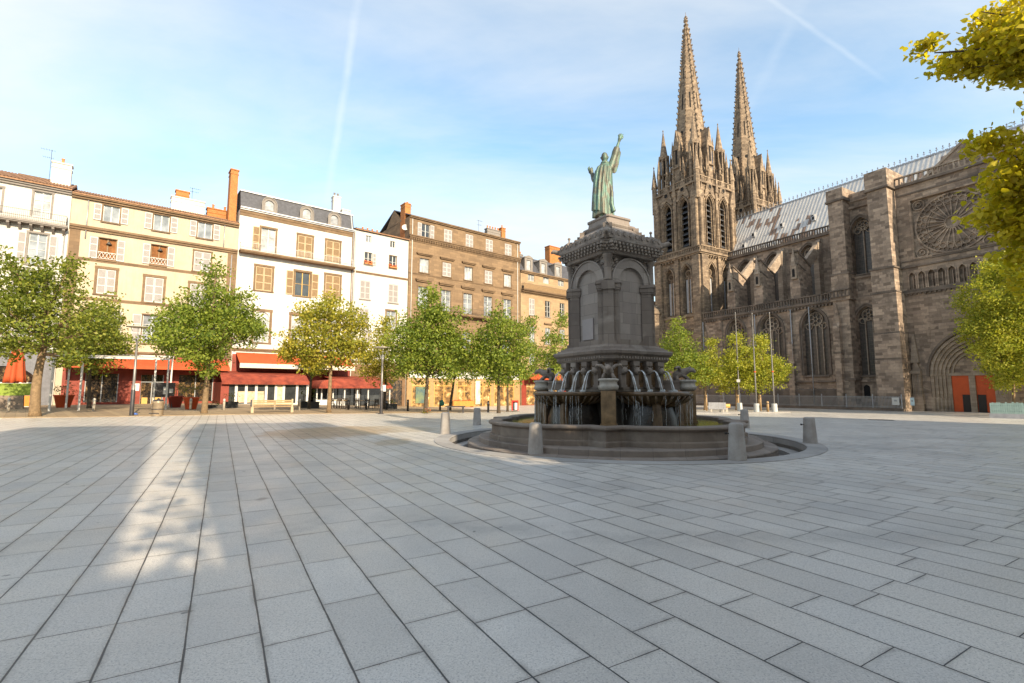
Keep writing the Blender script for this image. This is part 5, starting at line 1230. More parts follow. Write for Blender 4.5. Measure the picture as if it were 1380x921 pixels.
# ---- the towers
def make_tower(parent, at, zs=1.0):
    def fin_(mb, name, mat, par): o = mb.build(name, mat, par); return o
    hs = 5.15
    mw = MB(); mcr = MB(); faces_ = []
    for k in range(4):
        T = Matrix.Rotation(k * pi / 2, 4, 'Z')
        md, ml, mo, mp_, mm, mg, ms = [MB() for _ in range(7)]; faces_.append((md, ml, mo, mp_, mm, mg, ms))
        for q in (mw, md, ml, mo, mp_, mm, mg, ms): q.T = T
        h1 = [arch(x, 16.9, 24.4, 1.0, 1.9, 8) for x in (-2.05, 2.05)]; h2 = [arch(x, 29.8, 37.6, .98, 1.9, 8) for x in (-2.0, 2.0)]
        h0 = [arch(2.6 if k else 2.2, 4.5, 8.6, 1.6, 2.0, 8)]
        mw.wall([(-hs, -1.5), (-hs, 42), (hs, 42), (hs, -1.5)], h0 + h1 + h2, -hs, .9)
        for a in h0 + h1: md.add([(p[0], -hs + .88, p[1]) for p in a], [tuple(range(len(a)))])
        for a in h2: mo.add([(p[0], -hs + 1.15, p[1]) for p in a], [tuple(range(len(a)))])
        for x in (-2.05, 2.05):        # blind lancets with pale infill
            for s in (-.42, .42): ms.box(x + s - .27, x + s + .27, -hs + .62, -hs + .87, 17.2, 23.6)
            mm.box(x - .09, x + .09, -hs + .45, -hs + .87, 16.9, 24.0)
            mm.ribbon(circ(x, 24.7, .62, 14), .14, -hs + .45, -hs + .87, True)
            for i in range(6): mm.ribbon(circ(x + .33 * cos(i * pi / 3), 24.7 + .33 * sin(i * pi / 3), .18, 8), .06, -hs + .5, -hs + .87, True)
            for s in (-.5, .5): mm.ribbon(arch(x + s, 22.8, 23.4, .44, .6, 5), .1, -hs + .5, -hs + .87)
            band_(mm, x, 16.9, 24.4, 1.0, 1.9, .18, -hs - .16, -hs + .02); band_(mm, x, 16.9, 24.4, 1.22, 2.15, .12, -hs - .3, -hs + .02)
        for x in (-2.0, 2.0):          # belfry openings with louvres
            for i in range(8):
                z = 30.1 + i * 1.08; w = .96 if z < 37.4 else .96 - (z - 37.4) * .55
                ml.add([(x - w, -hs + .2, z), (x + w, -hs + .2, z), (x + w, -hs + .95, z + .72), (x - w, -hs + .95, z + .72), (x - w, -hs + .2, z - .06), (x + w, -hs + .2, z - .06)], [(0, 1, 2, 3), (4, 5, 1, 0)])
            band_(mm, x, 29.8, 37.6, .98, 1.9, .16, -hs - .18, -hs + .02); band_(mm, x, 29.8, 37.6, 1.18, 2.1, .12, -hs - .34, -hs + .02); band_(mm, x, 29.8, 37.6, .80, 1.65, .15, -hs + .18, -hs + .5)
            mg.prism_y([(x - 1.55, 39.2), (x, 43.9), (x + 1.55, 39.2), (x + 1.2, 39.0), (x, 40.2), (x - 1.2, 39.0)], -hs - .36, -hs - .04)
            mg.prism_y([(x - .14, 43.7), (x, 45.2), (x + .14, 43.7)], -hs - .35, -hs - .05); mg.box(x - .3, x + .3, -hs - .3, -hs - .1, 44.4, 44.6)
            mo.add([(p[0], -hs - .365, p[1]) for p in circ(x, 41.2, .42, 12)], [tuple(range(12))]); mg.ribbon(circ(x, 41.2, .5, 14), .14, -hs - .44, -hs - .36, True)
            for i in range(5):
                for s in (-1, 1): mcr.T = T; f = i / 5; mcr.cb((x + s * (1.5 - 1.5 * f), -hs - .2, 39.3 + 4.6 * f), (.24, .24, .26), .06, .06)
        # pilasters between and at the sides, stepped corner buttresses
        mp_.box(-.42, .42, -hs - .42, -hs, 13.4, 28.0); mp_.box(-.34, .34, -hs - .36, -hs, 29.3, 40.5); mp_.prism_y([(-.42, 40.4), (0, 44.5), (.42, 40.4)], -hs - .5, -hs + .1); mp_.box(-.2, .2, -hs - .5, -hs - .36, 29.3, 37)
        for s in (-1, 1):
            x = s * 4.55
            mp_.box(x - .95, x + .95, -hs - 1.0, -hs, -1.5, 13.0); mp_.box(x - .8, x + .8, -hs - .62, -hs, 13.2, 27.6); mp_.box(x - .62, x + .62, -hs - .5, -hs, 29.0, 39.0); mp_.prism_y([(x - .7, 38.9), (x, 41.6), (x + .7, 38.9)], -hs - .55, -hs + .1)
            for xx in (x - .45, x + .45): mp_.box(xx - .09, xx + .09, -hs - .62, -hs - .5, 29.2, 38.4)
            mp_.prism_x([(-hs - 1.0, 13.0), (-hs - .6, 14.2), (-hs, 14.2), (-hs, 13.0)], x - .8, x + .8)
        mm.box(-hs - .5, hs + .5, -hs - .55, -hs + .1, 27.75, 28.0); mm.box(-hs - .55, hs + .55, -hs - .75, -hs + .1, 28.0, 28.3); balus(mm, -hs - .5, hs + .5, -hs - .7, -hs - .5, 28.31, 29.3, .4)
        mm.box(-hs, hs, -hs - .3, -hs + .1, 16.3, 16.55); mm.box(-hs - .3, hs + .3, -hs - .7, -hs, 12.9, 13.15); balus(mm, -hs - .3, hs + .3, -hs - .6, -hs - .4, 13.16, 14.1, .42); mm.box(-hs - .6, hs + .6, -hs - 1.1, -hs, 3.8, 4.05)
        mm.box(-hs - .1, hs + .1, -hs - .4, -hs + .3, 41.7, 42.0); balus(mm, -hs, hs, -hs - .3, -hs - .12, 42.0, 43.1, .5)
        for i in range(14): mm.box(-hs + .3 + i * .72, -hs + .6 + i * .72, -hs - .45, -hs, 27.4, 27.74)
    mw.T = mcr.T = None
    mw.box(-hs + .95, hs - .95, -hs + .95, hs - .95, 0, 29); mw.add([(-hs, -hs, 42), (hs, -hs, 42), (hs, hs, 42), (-hs, hs, 42)], [(0, 1, 2, 3)])
    tw = mw.build('tower', CHT, parent); tw.location = at; tw.scale = (1, 1, zs)
    for md, ml, mo, mp_, mm, mg, ms in faces_:
        md.build('blind_window', CHD, tw); ms.build('pale_infill', SLATP, tw); mo.build('belfry_opening', DARK, tw); ml.build('louvres', LOUV, tw)
        mp_.build('tower_buttress', CHT, tw); mm.build('tower_moulding', CHT, tw); mg.build('gablet', CHT, tw)
    m8 = lambda r, z: [(r * cos(pi / 8 + i * pi / 4), r * sin(pi / 8 + i * pi / 4), z) for i in range(8)]
    m = MB(); pr = [(4.0, 42), (3.95, 46.0), (3.55, 46.2), (3.30, 48.5), (2.65, 54.0), (1.72, 64.0), (.95, 72.0), (.34, 78.4), (.28, 78.8)]
    m.loft([m8(r / cos(pi / 8), z) for r, z in pr]); m.build('spire', CHT, tw)
    m = MB(); m.lathe([(.3, 78.6), (.55, 78.9), (.3, 79.2), (.22, 79.5), (.5, 79.8), (.2, 80.1), (.15, 80.6), (.28, 80.8), (.05, 81.1), (.03, 81.9)], 8)
    m.bar((-.5, 0, 80.3), (.5, 0, 80.3), .18); m.bar((0, -.5, 80.3), (0, .5, 80.3), .18); m.build('finial', CHT, tw)
    rz = lambda z: float(np.interp(z, [p[1] for p in pr], [p[0] for p in pr]))
    m = mcr
    for i in range(8):
        a = pi / 8 + i * pi / 4
        m.T = None
        for j in range(25):
            z = 47.6 + j * 1.25; r = rz(z) / cos(pi / 8)
            m.T = Matrix.Rotation(a, 4, 'Z'); m.box(r - .05, r + .30, -.10, .10, z, z + .2, .05, .02); m.box(r + .18, r + .34, -.13, .13, z + .12, z + .32)
        m.T = Matrix.Rotation(a, 4, 'Z'); m.loft([[(rz(z) / cos(pi / 8) - .1, -.11, z), (rz(z) / cos(pi / 8) + .09, -.11, z), (rz(z) / cos(pi / 8) + .09, .11, z), (rz(z) / cos(pi / 8) - .1, .11, z)] for z in (46.3, 54, 64, 72, 78.3)])
    m.T = None; m.build('crockets', CHT, tw)
    m = MB()
    for i in range(8):
        m.T = Matrix.Rotation(i * pi / 4, 4, 'Z')
        for z0, z1, w in ((59.5, 63.0, .13), (66.5, 68.8, .09)):
            if i % 2 and z0 > 60: continue
            for z in (z0,): r0, r1 = rz(z0), rz(z1); m.add([(r0 + .03, -w, z0), (r0 + .03, w, z0), (r1 + .03, w, z1), (r1 + .03, -w, z1), (r0 - .1, -w, z0), (r0 - .1, w, z0), (r1 - .1, w, z1), (r1 - .1, -w, z1)], [(0, 1, 2, 3), (0, 4, 5, 1), (2, 6, 7, 3), (1, 5, 6, 2), (0, 3, 7, 4)])
        z = 54.4; r = rz(z); sl_ = (rz(54) - rz(55)); m.add([(r + .04 - .42 * sin(b) * sl_, .42 * cos(b), z + .42 * sin(b)) for b in [j * pi / 6 for j in range(12)]], [tuple(range(12))])
    m.T = None; m.build('spire_slits', DARK, tw)
    # corner turrets, gabled lucarnes, pinnacles
    for k in range(4):
        mt = MB(); mk = MB()
        mt.T = mk.T = Matrix.Rotation(k * pi / 2, 4, 'Z')
        c = (3.75, 3.75)
        for i in range(8):
            a = pi / 8 + i * pi / 4; mt.box(c[0] + .92 * cos(a) - .14, c[0] + .92 * cos(a) + .14, c[1] + .92 * sin(a) - .14, c[1] + .92 * sin(a) + .14, 42, 50.6)
        for z, h in ((42, 1.5), (46.2, .35), (49.9, .7)): mt.lathe([(1.06, z), (1.14, z + h * .5), (1.06, z + h)], 8, c, pi / 8)
        mt.lathe([(.45, 42), (.45, 50)], 8, c); mt.lathe([(.80, 50.5), (.55, 52.3), (.28, 54.4), (.06, 56.0), (.14, 56.2), (.03, 56.5)], 8, c)
        mk.lathe([(.5, 43), (.5, 49.6)], 8, c)
        for dx, dy in ((1.45, .2), (.2, 1.45)):
            cc_ = (c[0] + dx, c[1] + dy); mt.lathe([(.28, 42), (.26, 46.4), (.34, 46.5), (.05, 49.3), (.02, 49.6)], 6, cc_)
        mt.lathe([(.55, 38.5), (.52, 43.8), (.66, 44.0), (.62, 44.2), (.08, 48.2), (.16, 48.4), (.02, 48.8)], 8, (5.2, 5.2), pi / 8)
        mt.box(3.1, 4.4, -.62, .62, 42, 51.0); mt.prism_x([(-.75, 50.6), (0, 54.4), (.75, 50.6)], 2.4, 4.5); mt.box(2.9, 4.75, -.72, .72, 46.4, 46.7); mt.box(3.0, 4.6, -.7, .7, 50.3, 50.6)
        for s in (-1, 1): mt.lathe([(.2, 44), (.2, 49.5), (.28, 49.6), (.03, 52.4)], 6, (4.5, s * .85)); mt.bar((5.0, s * 2.0, 43.2), (3.5, s * 2.0, 47.5), .3); mt.lathe([(.24, 42), (.24, 45.6), (.3, 45.7), (.03, 48)], 6, (5.0, s * 2.0))
        mk.box(4.41, 4.43, -.25, .25, 47.3, 50.2); mk.prism_x([(-.25, 50.2), (0, 50.29), (.25, 50.2)], 4.41, 4.43)
        mt.build('corner_turret', CHT, tw); mk.build('turret_opening', DARK, tw)
    return tw
TW = make_tower(CA, (-41.0, 5.3, 0))
T2 = copy_tree(TW, CA); T2.location = (-41.0, 5.3 + 18.0, 0); T2.scale = (.9, .9, .987)
cpart('west_front', CHT, lambda m: (m.box(-46, -37, 10.5, 18.5, 0, 33), m.prism_x([(10.4, 33), (14.2, 37.2), (18.6, 33)], -45.6, -37)))
cpart('stair_turret', CHT, lambda m: (m.lathe([(1.5, -1.5), (1.5, 17.5), (1.65, 17.6), (1.65, 17.9), (1.3, 18.6), (.3, 19.6)], 8, (-46.3, -.6), pi / 8)))
# ------------------------------------------------------------------ trees
BARK = M('bark', (.20, .135, .075), .9, .35, 6, .7, 14, streak=.5)
BARKD = M('dark_bark', (.085, .062, .042), .9, .35, 6, .7, 14, streak=.4)
LEAF_G = leafmat('green_leaves', (.10, .15, .022), (.20, .27, .04), (.34, .37, .06), hue=(.30, .35, .05))
LEAF_M = leafmat('mixed_leaves', (.09, .125, .02), (.19, .235, .035), (.34, .34, .055), hue=(.25, .27, .04))
LEAF_Y = leafmat('yellowing_leaves', (.17, .19, .024), (.34, .34, .045), (.50, .41, .06), hue=(.46, .38, .05))
LEAF_L = leafmat('lime_leaves', (0.192, 0.24, 0.0264), (0.36, 0.384, 0.048), (0.528, 0.48, 0.072), hue=(0.456, 0.432, 0.048))
LEAF_N = leafmat('near_lime_leaves', (.36, .33, .018), (.60, .50, .03), (.78, .63, .06), trans=.62)
DENS = 3.0
def leaves(blobs, size, dens, rng, clump=11, heart=False, up=.7):
    C = []
    for x, y, z, r in blobs:
        n = max(3, int(dens * DENS * r ** 2.1))
        d = rng.normal(size=(n, 3)); d /= np.linalg.norm(d, axis=1)[:, None]
        rad = r * rng.random(n) ** (1 / 2.2) * rng.uniform(.82, 1.22, n)
        C.append(np.array([x, y, z]) + d * rad[:, None] * np.array([1, 1, .92]))
    C = np.concatenate(C); P = np.repeat(C, clump, 0) + rng.normal(size=(len(C) * clump, 3)) * np.array([1, 1, .62]) * size * 1.35
    n = len(P)
    nr = rng.normal(size=(n, 3)); nr[:, 2] += up; nr /= np.linalg.norm(nr, axis=1)[:, None]
    t_ = rng.normal(size=(n, 3)); t_[:, 2] -= .4; t_ -= nr * (t_ * nr).sum(1)[:, None]; t_ /= np.linalg.norm(t_, axis=1)[:, None]
    b_ = np.cross(nr, t_); s_ = (size * rng.uniform(.6, 1.25, n))[:, None]
    if heart:
        shape = [(-.45, 0, 0), (-.5, .26, .05), (-.25, .46, .08), (.12, .38, .06), (.62, 0, -.10), (.12, -.38, .06), (-.25, -.46, .08), (-.5, -.26, .05)]
    else:
        shape = [(-.5, 0, -.04), (-.05, .36, .07), (.55, 0, -.08), (-.05, -.36, .07)]
    k = len(shape)
    V = np.stack([P + t_ * s_ * a + b_ * s_ * b + nr * s_ * c for a, b, c in shape], 1).reshape(-1, 3)
    return V, k
def leaf_obj(name, V, k, mat, parent):
    me = bpy.data.meshes.new(name); n = len(V) // k
    me.vertices.add(len(V)); me.vertices.foreach_set('co', V.astype(np.float32).ravel())
    me.loops.add(len(V)); me.loops.foreach_set('vertex_index', np.arange(len(V), dtype=np.int32))
    me.polygons.add(n); me.polygons.foreach_set('loop_start', np.arange(0, len(V), k, dtype=np.int32))
    me.materials.append(mat); me.update(calc_edges=True)
    o = bpy.data.objects.new(name, me); COL.objects.link(o); o.parent = parent; return o
def tree(label, base, top, blobs, mat, bark, pos=None, size=.19, dens=9, seed=1, tr=.16, name='plaza_tree', group='young trees in rows round the plaza', limb=True, lk=.36, dk=1.0, heart=False, bend=0, cat='tree', clump=11):
    rng = np.random.default_rng(seed); x, y, z = pos or ground(*base)
    az = atan2(x, y); fr = Frame((x, y, z), -math.degrees(az)); D = hypot(x, y) * cos(az); sc = D / FPX
    e = empty(name, (x, y, z), -az, label, cat, group)
    B = [(*fr.at(u, v), r * sc * hypot(1, (u - CX) / FPX) ** .5) for u, v, r in blobs]
    xm = np.mean([b[0] for b in B]); Wd = max(abs(b[0] - xm) + b[2] for b in B)
    out = []
    for i, (bx, bz, r) in enumerate(B):
        room = sqrt(max(.05, 1 - min(1, abs(bx - xm) / Wd) ** 2)) * Wd
        if r < .45: out.append((bx, rng.uniform(-.2, .2) * room, bz, r)); continue
        o_ = rng.uniform(.25, .55) * room * dk
        out.append((bx, -o_, bz, r * .95)); out.append((bx + rng.uniform(-.2, .2) * r, o_, bz + rng.uniform(-.1, .1) * r, r * .95))
    core = [(a_, b_, c_, r * .84) for a_, b_, c_, r in out]
    for a_, b_, c_, r in out:
        if r < .5 and not heart: continue
        for q in range(5):
            d = rng.normal(size=3); d /= np.linalg.norm(d); rr_ = r * rng.uniform(.22, .42); f = r * rng.uniform(.82, 1.02)
            core.append((a_ + d[0] * f, b_ + d[1] * f, c_ + d[2] * f * .9, rr_))
    V, k = leaves(core, size, dens, rng, heart=heart, clump=clump)
    leaf_obj('crown', V, k, mat, e)
    tx, tz = fr.at(*top); m = MB(); m.smooth = True
    pts = []; rad = []
    for q in range(11):
        f = q / 10; pts.append((tx * f + bend * sin(pi * f), .05 * sin(5 * f + seed), tz * f - .05)); rad.append(tr * (1.25 - .1 * f if q == 0 else 1.05 - .38 * f))
    zt = max(b[1] for b in B); pts += [(tx + (xm - tx) * .5, 0, tz + (zt - tz) * .5), (xm * .7 + tx * .3, 0, tz + (zt - tz) * .85)]; rad += [tr * .4, tr * .12]
    m.tube(pts, rad, 10)
    if limb:
        for i, (bx, by, bz, r) in enumerate(out):
            h = min(bz - .3 * r, tz + .55 * (zt - tz)); s0 = max(tz * .82, tz + (h - tz) * .45)
            f = (s0 - tz) / max(.1, zt - tz); sx = tx + (xm - tx) * max(0, f)
            m.tube([(sx, 0, s0), (sx + (bx - sx) * .5, by * .45, s0 + (bz - s0) * .55), (bx, by, bz + .1 * r)], [tr * lk, tr * lk * .55, tr * lk * .16], 6)
    m.build('trunk', bark, e); return e
GT = 'young trees in rows round the plaza'
tree('large spreading green tree with a thick leaning trunk at the left edge of the plaza', (47, 562), (58, 472), [(26, 385, 30), (75, 393, 30), (93, 362, 12), (118, 420, 30), (12, 428, 30), (60, 440, 32), (102, 456, 32), (140, 448, 18), (-28, 400, 36), (-35, 445, 28), (60, 370, 14), (30, 466, 16), (12, 356, 12), (150, 425, 10), (40, 408, 22), (95, 480, 12), (8, 470, 10)], LEAF_M, BARK, seed=11, tr=.27, bend=-.1, dens=7.5)
tree('darker slim tree just behind the large leaning tree, its lower leaves turning yellow', (120, 551), (121, 500), [(120, 440, 34), (146, 466, 25), (108, 476, 28), (165, 466, 15), (130, 485, 18)], LEAF_M, BARKD, seed=12, tr=.16, dens=10)
tree('broad tree with a tall pointed leader in front of the red restaurant, bright green', (275, 558), (280, 500), [(292, 352, 8), (290, 372, 12), (288, 395, 19), (275, 418, 32), (236, 428, 25), (318, 425, 27), (222, 458, 22), (262, 455, 36), (305, 450, 36), (340, 446, 16), (352, 452, 8), (280, 483, 26), (330, 437, 20), (240, 470, 18)], LEAF_G, BARK, seed=13, tr=.20, dens=11)
tree('tree with yellowing crown beside the wooden bench', (443, 557), (446, 490), [(447, 402, 8), (440, 418, 26), (425, 440, 28), (466, 430, 25), (400, 465, 20), (440, 466, 36), (482, 443, 18), (420, 488, 20), (466, 478, 24), (488, 470, 12), (388, 476, 10)], LEAF_Y, BARK, seed=14, tr=.15, dens=11)
tree('small dark tree mostly hidden behind the yellowing tree and the red awning', None, (420, 500), [(418, 486, 18), (430, 494, 14)], LEAF_G, BARKD, pos=(-17.2, 41.5, gz(-17.2, 41.5)), seed=15, tr=.13)
tree('slender yellow tree behind the right lamp post', None, (520, 510), [(520, 438, 9), (517, 455, 18), (505, 476, 22), (531, 480, 24), (498, 497, 16), (520, 500, 20)], LEAF_Y, BARKD, pos=(-11.5, 44, gz(-11.5, 44)), seed=16, tr=.13)
tree('dense green tree with a pointed top and orange flowers at its foot', (573, 557), (576, 508), [(583, 385, 7), (582, 400, 12), (578, 420, 21), (562, 442, 30), (600, 440, 27), (553, 467, 30), (590, 468, 38), (615, 463, 20), (560, 494, 27), (600, 497, 24), (625, 480, 14), (540, 490, 14)], LEAF_G, BARKD, seed=17, tr=.16, dens=11)
tree('dark crowned tree behind the dense pointed tree', None, (612, 510), [(622, 486, 22), (607, 494, 20), (630, 500, 14)], LEAF_G, BARKD, pos=(-5.6, 44, gz(-5.6, 44)), seed=18, tr=.14)
tree('dense green tree directly left of the fountain', (672, 557), (672, 512), [(672, 412, 8), (672, 432, 17), (660, 458, 28), (690, 452, 26), (712, 442, 13), (650, 480, 25), (680, 484, 33), (706, 476, 17), (664, 500, 22), (700, 499, 18), (643, 497, 12)], LEAF_G, BARKD, seed=19, tr=.14, dens=11)
tree('small tree tucked behind the tree left of the fountain', None, (684, 515), [(690, 492, 17), (714, 468, 12), (680, 505, 12)], LEAF_G, BARKD, pos=(-.4, 45, gz(-.4, 45)), seed=20, tr=.12)
tree('tree half hidden by the left side of the fountain', None, (744, 508), [(757, 433, 9), (748, 458, 16), (735, 480, 17), (757, 480, 20), (728, 496, 13), (752, 498, 16), (775, 480, 20)], LEAF_G, BARKD, pos=(3.9, 47, gz(3.9, 47)), seed=21, tr=.15)
for lab, base, top, bl, mt_, sd_ in (
    ('green tree emerging from behind the right side of the fountain', (925, 553), (926, 515), [(915, 440, 8), (914, 458, 16), (925, 484, 26), (902, 490, 22), (940, 500, 20), (898, 464, 9), (885, 480, 14)], LEAF_G, 31),
    ('slim yellow green tree beside the pale board', (950, 553), (951, 518), [(957, 462, 6), (956, 480, 13), (958, 500, 19), (946, 508, 15), (970, 508, 14)], LEAF_L, 32),
    ('bright yellow green tree behind the first flagpole', (993, 553), (992, 520), [(991, 458, 9), (990, 476, 16), (984, 494, 20), (1004, 496, 20), (984, 518, 15), (1008, 515, 14)], LEAF_L, 33),
    ('rightmost bright yellow green tree behind the two right flagpoles', (1023, 553), (1022, 522), [(1024, 458, 9), (1023, 474, 16), (1021, 496, 22), (1037, 510, 19), (1052, 508, 9), (1012, 514, 16), (1058, 498, 6), (1044, 490, 10)], LEAF_L, 34)):
    tree(lab, base, top, bl, mt_, BARK, seed=sd_, tr=.17, size=.24, dens=6.5)
tree('tree beside the cathedral door at the right edge, olive crown above the slatted planter', (1366, 561), (1366, 520), [(1355, 372, 28), (1330, 412, 28), (1372, 418, 40), (1312, 443, 15), (1345, 452, 32), (1376, 480, 33), (1350, 498, 18), (1400, 440, 50), (1405, 375, 45), (1302, 452, 9), (1328, 470, 14), (1360, 515, 12), (1420, 490, 40)], LEAF_L, BARK, seed=35, tr=.15, dens=9, size=.22)
NT = tree('near lime tree reaching large yellow leaves into the top right corner', None, (1530, 380), [(1335, 62, 34), (1297, 72, 20), (1270, 76, 11), (1255, 74, 6), (1366, 32, 42), (1328, 18, 22), (1370, 92, 18), (1402, 60, 44), (1350, 92, 12), (1300, 88, 9), (1352, 205, 20), (1378, 236, 34), (1340, 250, 16), (1347, 298, 22), (1376, 312, 28), (1328, 200, 8), (1400, 265, 36), (1326, 290, 9), (1368, 345, 14), (1450, 50, 60), (1480, 215, 70), (1460, 330, 60), (1560, 120, 80)],
     LEAF_N, BARKD, pos=(6.35, 4.85, 0), size=.064, dens=330, dk=.12, limb=False, seed=40, tr=.17, heart=True, name='lime_tree', clump=7, group=None)

_f = Frame((6.35, 4.85, 0), -math.degrees(atan2(6.35, 4.85))); m = MB(); m.smooth = True
for pts, r0 in (([(1530, 380), (1500, 230), (1470, 110), (1420, 66), (1385, 58), (1340, 60), (1300, 70), (1262, 76)], .05), ([(1500, 230), (1455, 150), (1420, 40), (1370, 20), (1325, 22)], .035), ([(1530, 380), (1490, 300), (1440, 262), (1400, 255), (1370, 240), (1338, 252)], .04), ([(1490, 320), (1430, 318), (1380, 314), (1346, 300)], .03), ([(1420, 66), (1390, 85), (1352, 92), (1305, 88)], .014), ([(1385, 58), (1350, 40), (1318, 30)], .012), ([(1400, 255), (1385, 220), (1352, 206)], .014)):
    P_ = [_f.at(u, v) for u, v in pts]; m.tube([(p[0], .12 * sin(i_ * 1.9 + r0 * 90), p[1]) for i_, p in enumerate(P_)], [r0 * (1 - .85 * i_ / (len(P_) - 1)) for i_ in range(len(P_))], 7)
m.build('branches', BARKD, NT)

# ------------------------------------------------------------------ street furniture
STEEL = M('grey_painted_steel', (.22, .21, .205), .4, .1, 3, .05, metal=.4)
STEELD = M('dark_painted_steel', (.06, .057, .06), .4, .2, 3, .05, metal=.4)
PALEM = M('pale_metal', (.52, .47, .40), .45, .1, 3, .05, metal=.2)
def lamp(u, v, vt, label):
    x, y, z = ground(u, v); az = atan2(x, y); fr = Frame((x, y, z), -math.degrees(az)); h = fr.at(u, vt)[1]
    e = empty('street_lamp', (x, y, z), -az, label, 'street lamp', 'street lamps on the plaza')
    m = MB(); m.smooth = True; m.lathe([(.105, 0), (.105, 1.9), (.075, 1.92), (.06, h - 1.0), (.07, h - .98), (.10, h - .85), (.12, h - .78), (.03, h - .75)], 14); m.build('pole', [STEEL], e)
    m = MB(); m.smooth = True; m.lathe([(.115, 0), (.112, 1.6), (.106, 1.62)], 14, caps=False); m.lathe([(.2, 0), (.2, .03), (.12, .05)], 14); m.build('pole_sleeve', STEELD, e)
    m = MB()
    for s in (-1, 1): m.bar((s * .08, 0, h - .82), (s * .36, 0, h - .06), .035)
    for s in (-1, 1): m.bar((0, s * .08, h - .82), (0, s * .30, h - .06), .03)
    m.build('lamp_fork', STEEL, e)
    m = MB(); m.smooth = True; m.lathe([(.08, h - .05), (.60, h - .04), (.62, h), (.3, h + .04), (.0, h + .06)], 28); m.build('lamp_disc', PALEM, e)
    m = MB(); m.lathe([(.10, h - .86), (.09, h - .55), (.02, h - .5)], 12); m.build('lamp_head', GREYF, e)
    m = MB(); m.box(-.02, .28, -.04, .04, 1.55, 2.0); m.build('notice_flap', PAINT, e)
lamp(177, 561, 440, 'grey street lamp with a flat disc top beside the litter bin'); lamp(513.5, 558, 468.5, 'grey street lamp with a flat disc top in front of the slender yellow tree')
x, y, z = ground(212, 561)
e = empty('litter_bin', (x, y, z), 0, 'round metal litter bin with a domed lid near the left street lamp', 'bin')
m = MB(); m.smooth = True; m.lathe([(.27, 0), (.30, .03), (.30, .82), (.325, .84), (.325, .90), (.27, .92)], 24); m.build('bin_body', M('brushed_metal', (.46, .36, .25), .35, .2, 2, .1, metal=.6), e)
m = MB(); m.smooth = True; m.lathe([(.30, .92), (.26, .99), (.08, 1.03), (.05, 1.1), (.0, 1.12)], 20); m.build('lid', STEELD, e)
m = MB(); m.box(-.31, .31, -.315, -.3, .15, .2); m.lathe([(.31, .4), (.31, .45)], 24, caps=False); m.build('hoop', STEELD, e)
x, y, z = ground(181, 560); m = MB(); m.smooth = True; m.lathe([(.0, 0), (.14, .01), (.17, .05), (.1, .11), (.03, .13), (.0, .14)], 9, sx=1.3); o = m.build('plastic_bag', M('blue_plastic', (.06, .14, .45), .4, .3, 9, .3)); o.location = (x, y, z + .03); tag(o, 'crumpled blue plastic bag at the foot of the left street lamp', 'litter')
x, y, z = ground(219, 550.5)
e = empty('menu_board', (x, y, z), HF.ang, 'dark menu board with white sheets standing in front of the red restaurant', 'menu board')
m = MB(); m.box(-.75, .75, -.04, .04, .9, 2.1); m.build('panel', STEELD, e)
m = MB(); m.box(-.05, .28, -.055, -.041, 1.15, 1.75); m.box(.36, .62, -.055, -.041, 1.25, 1.6); m.build('sheets', PAINT, e)
for sx in (-.6, .6): m = MB(); m.box(sx - .04, sx + .04, -.04, .04, 0, .9); m.box(sx - .05, sx + .05, -.3, .3, 0, .05); m.build('leg', STEELD, e)
# bench, seen from behind its backrest
x, y, z = ground(367, 557); L_ = 2.75
e = empty('park_bench', (x, y, z), -atan2(x, y) + radians(2), 'wooden slatted bench on stone legs, its back to the plaza', 'bench')
SLATM = M('honey_wood', (.36, .235, .115), .6, .15, 3, .2, streak=.2)
m = MB()
for q in range(3): m.box(-L_ / 2 + .12, L_ / 2 - .12, -.02, .02, .55 + q * .13, .65 + q * .13)
m.build('backrest', SLATM, e)
m = MB()
for q in range(4): m.box(-L_ / 2 + .05, L_ / 2 - .05, .06 + q * .12, .16 + q * .12, .42, .47)
m.build('seat', SLATM, e)
for s in (-1, 1):
    m = MB(); xx = s * (L_ / 2 - .12); m.box(xx - .09, xx + .09, -.06, .5, 0, .42, .01, .01); m.box(xx - .05, xx + .05, -.05, .04, .42, .98); m.build('leg', M('bench_stone', (.42, .33, .22), .8, .15, 3, .2), e)
m = MB(); m.box(-L_ / 2 - .02, -L_ / 2 + .1, -.08, .3, .48, .95); m.build('armrest', STEELD, e)
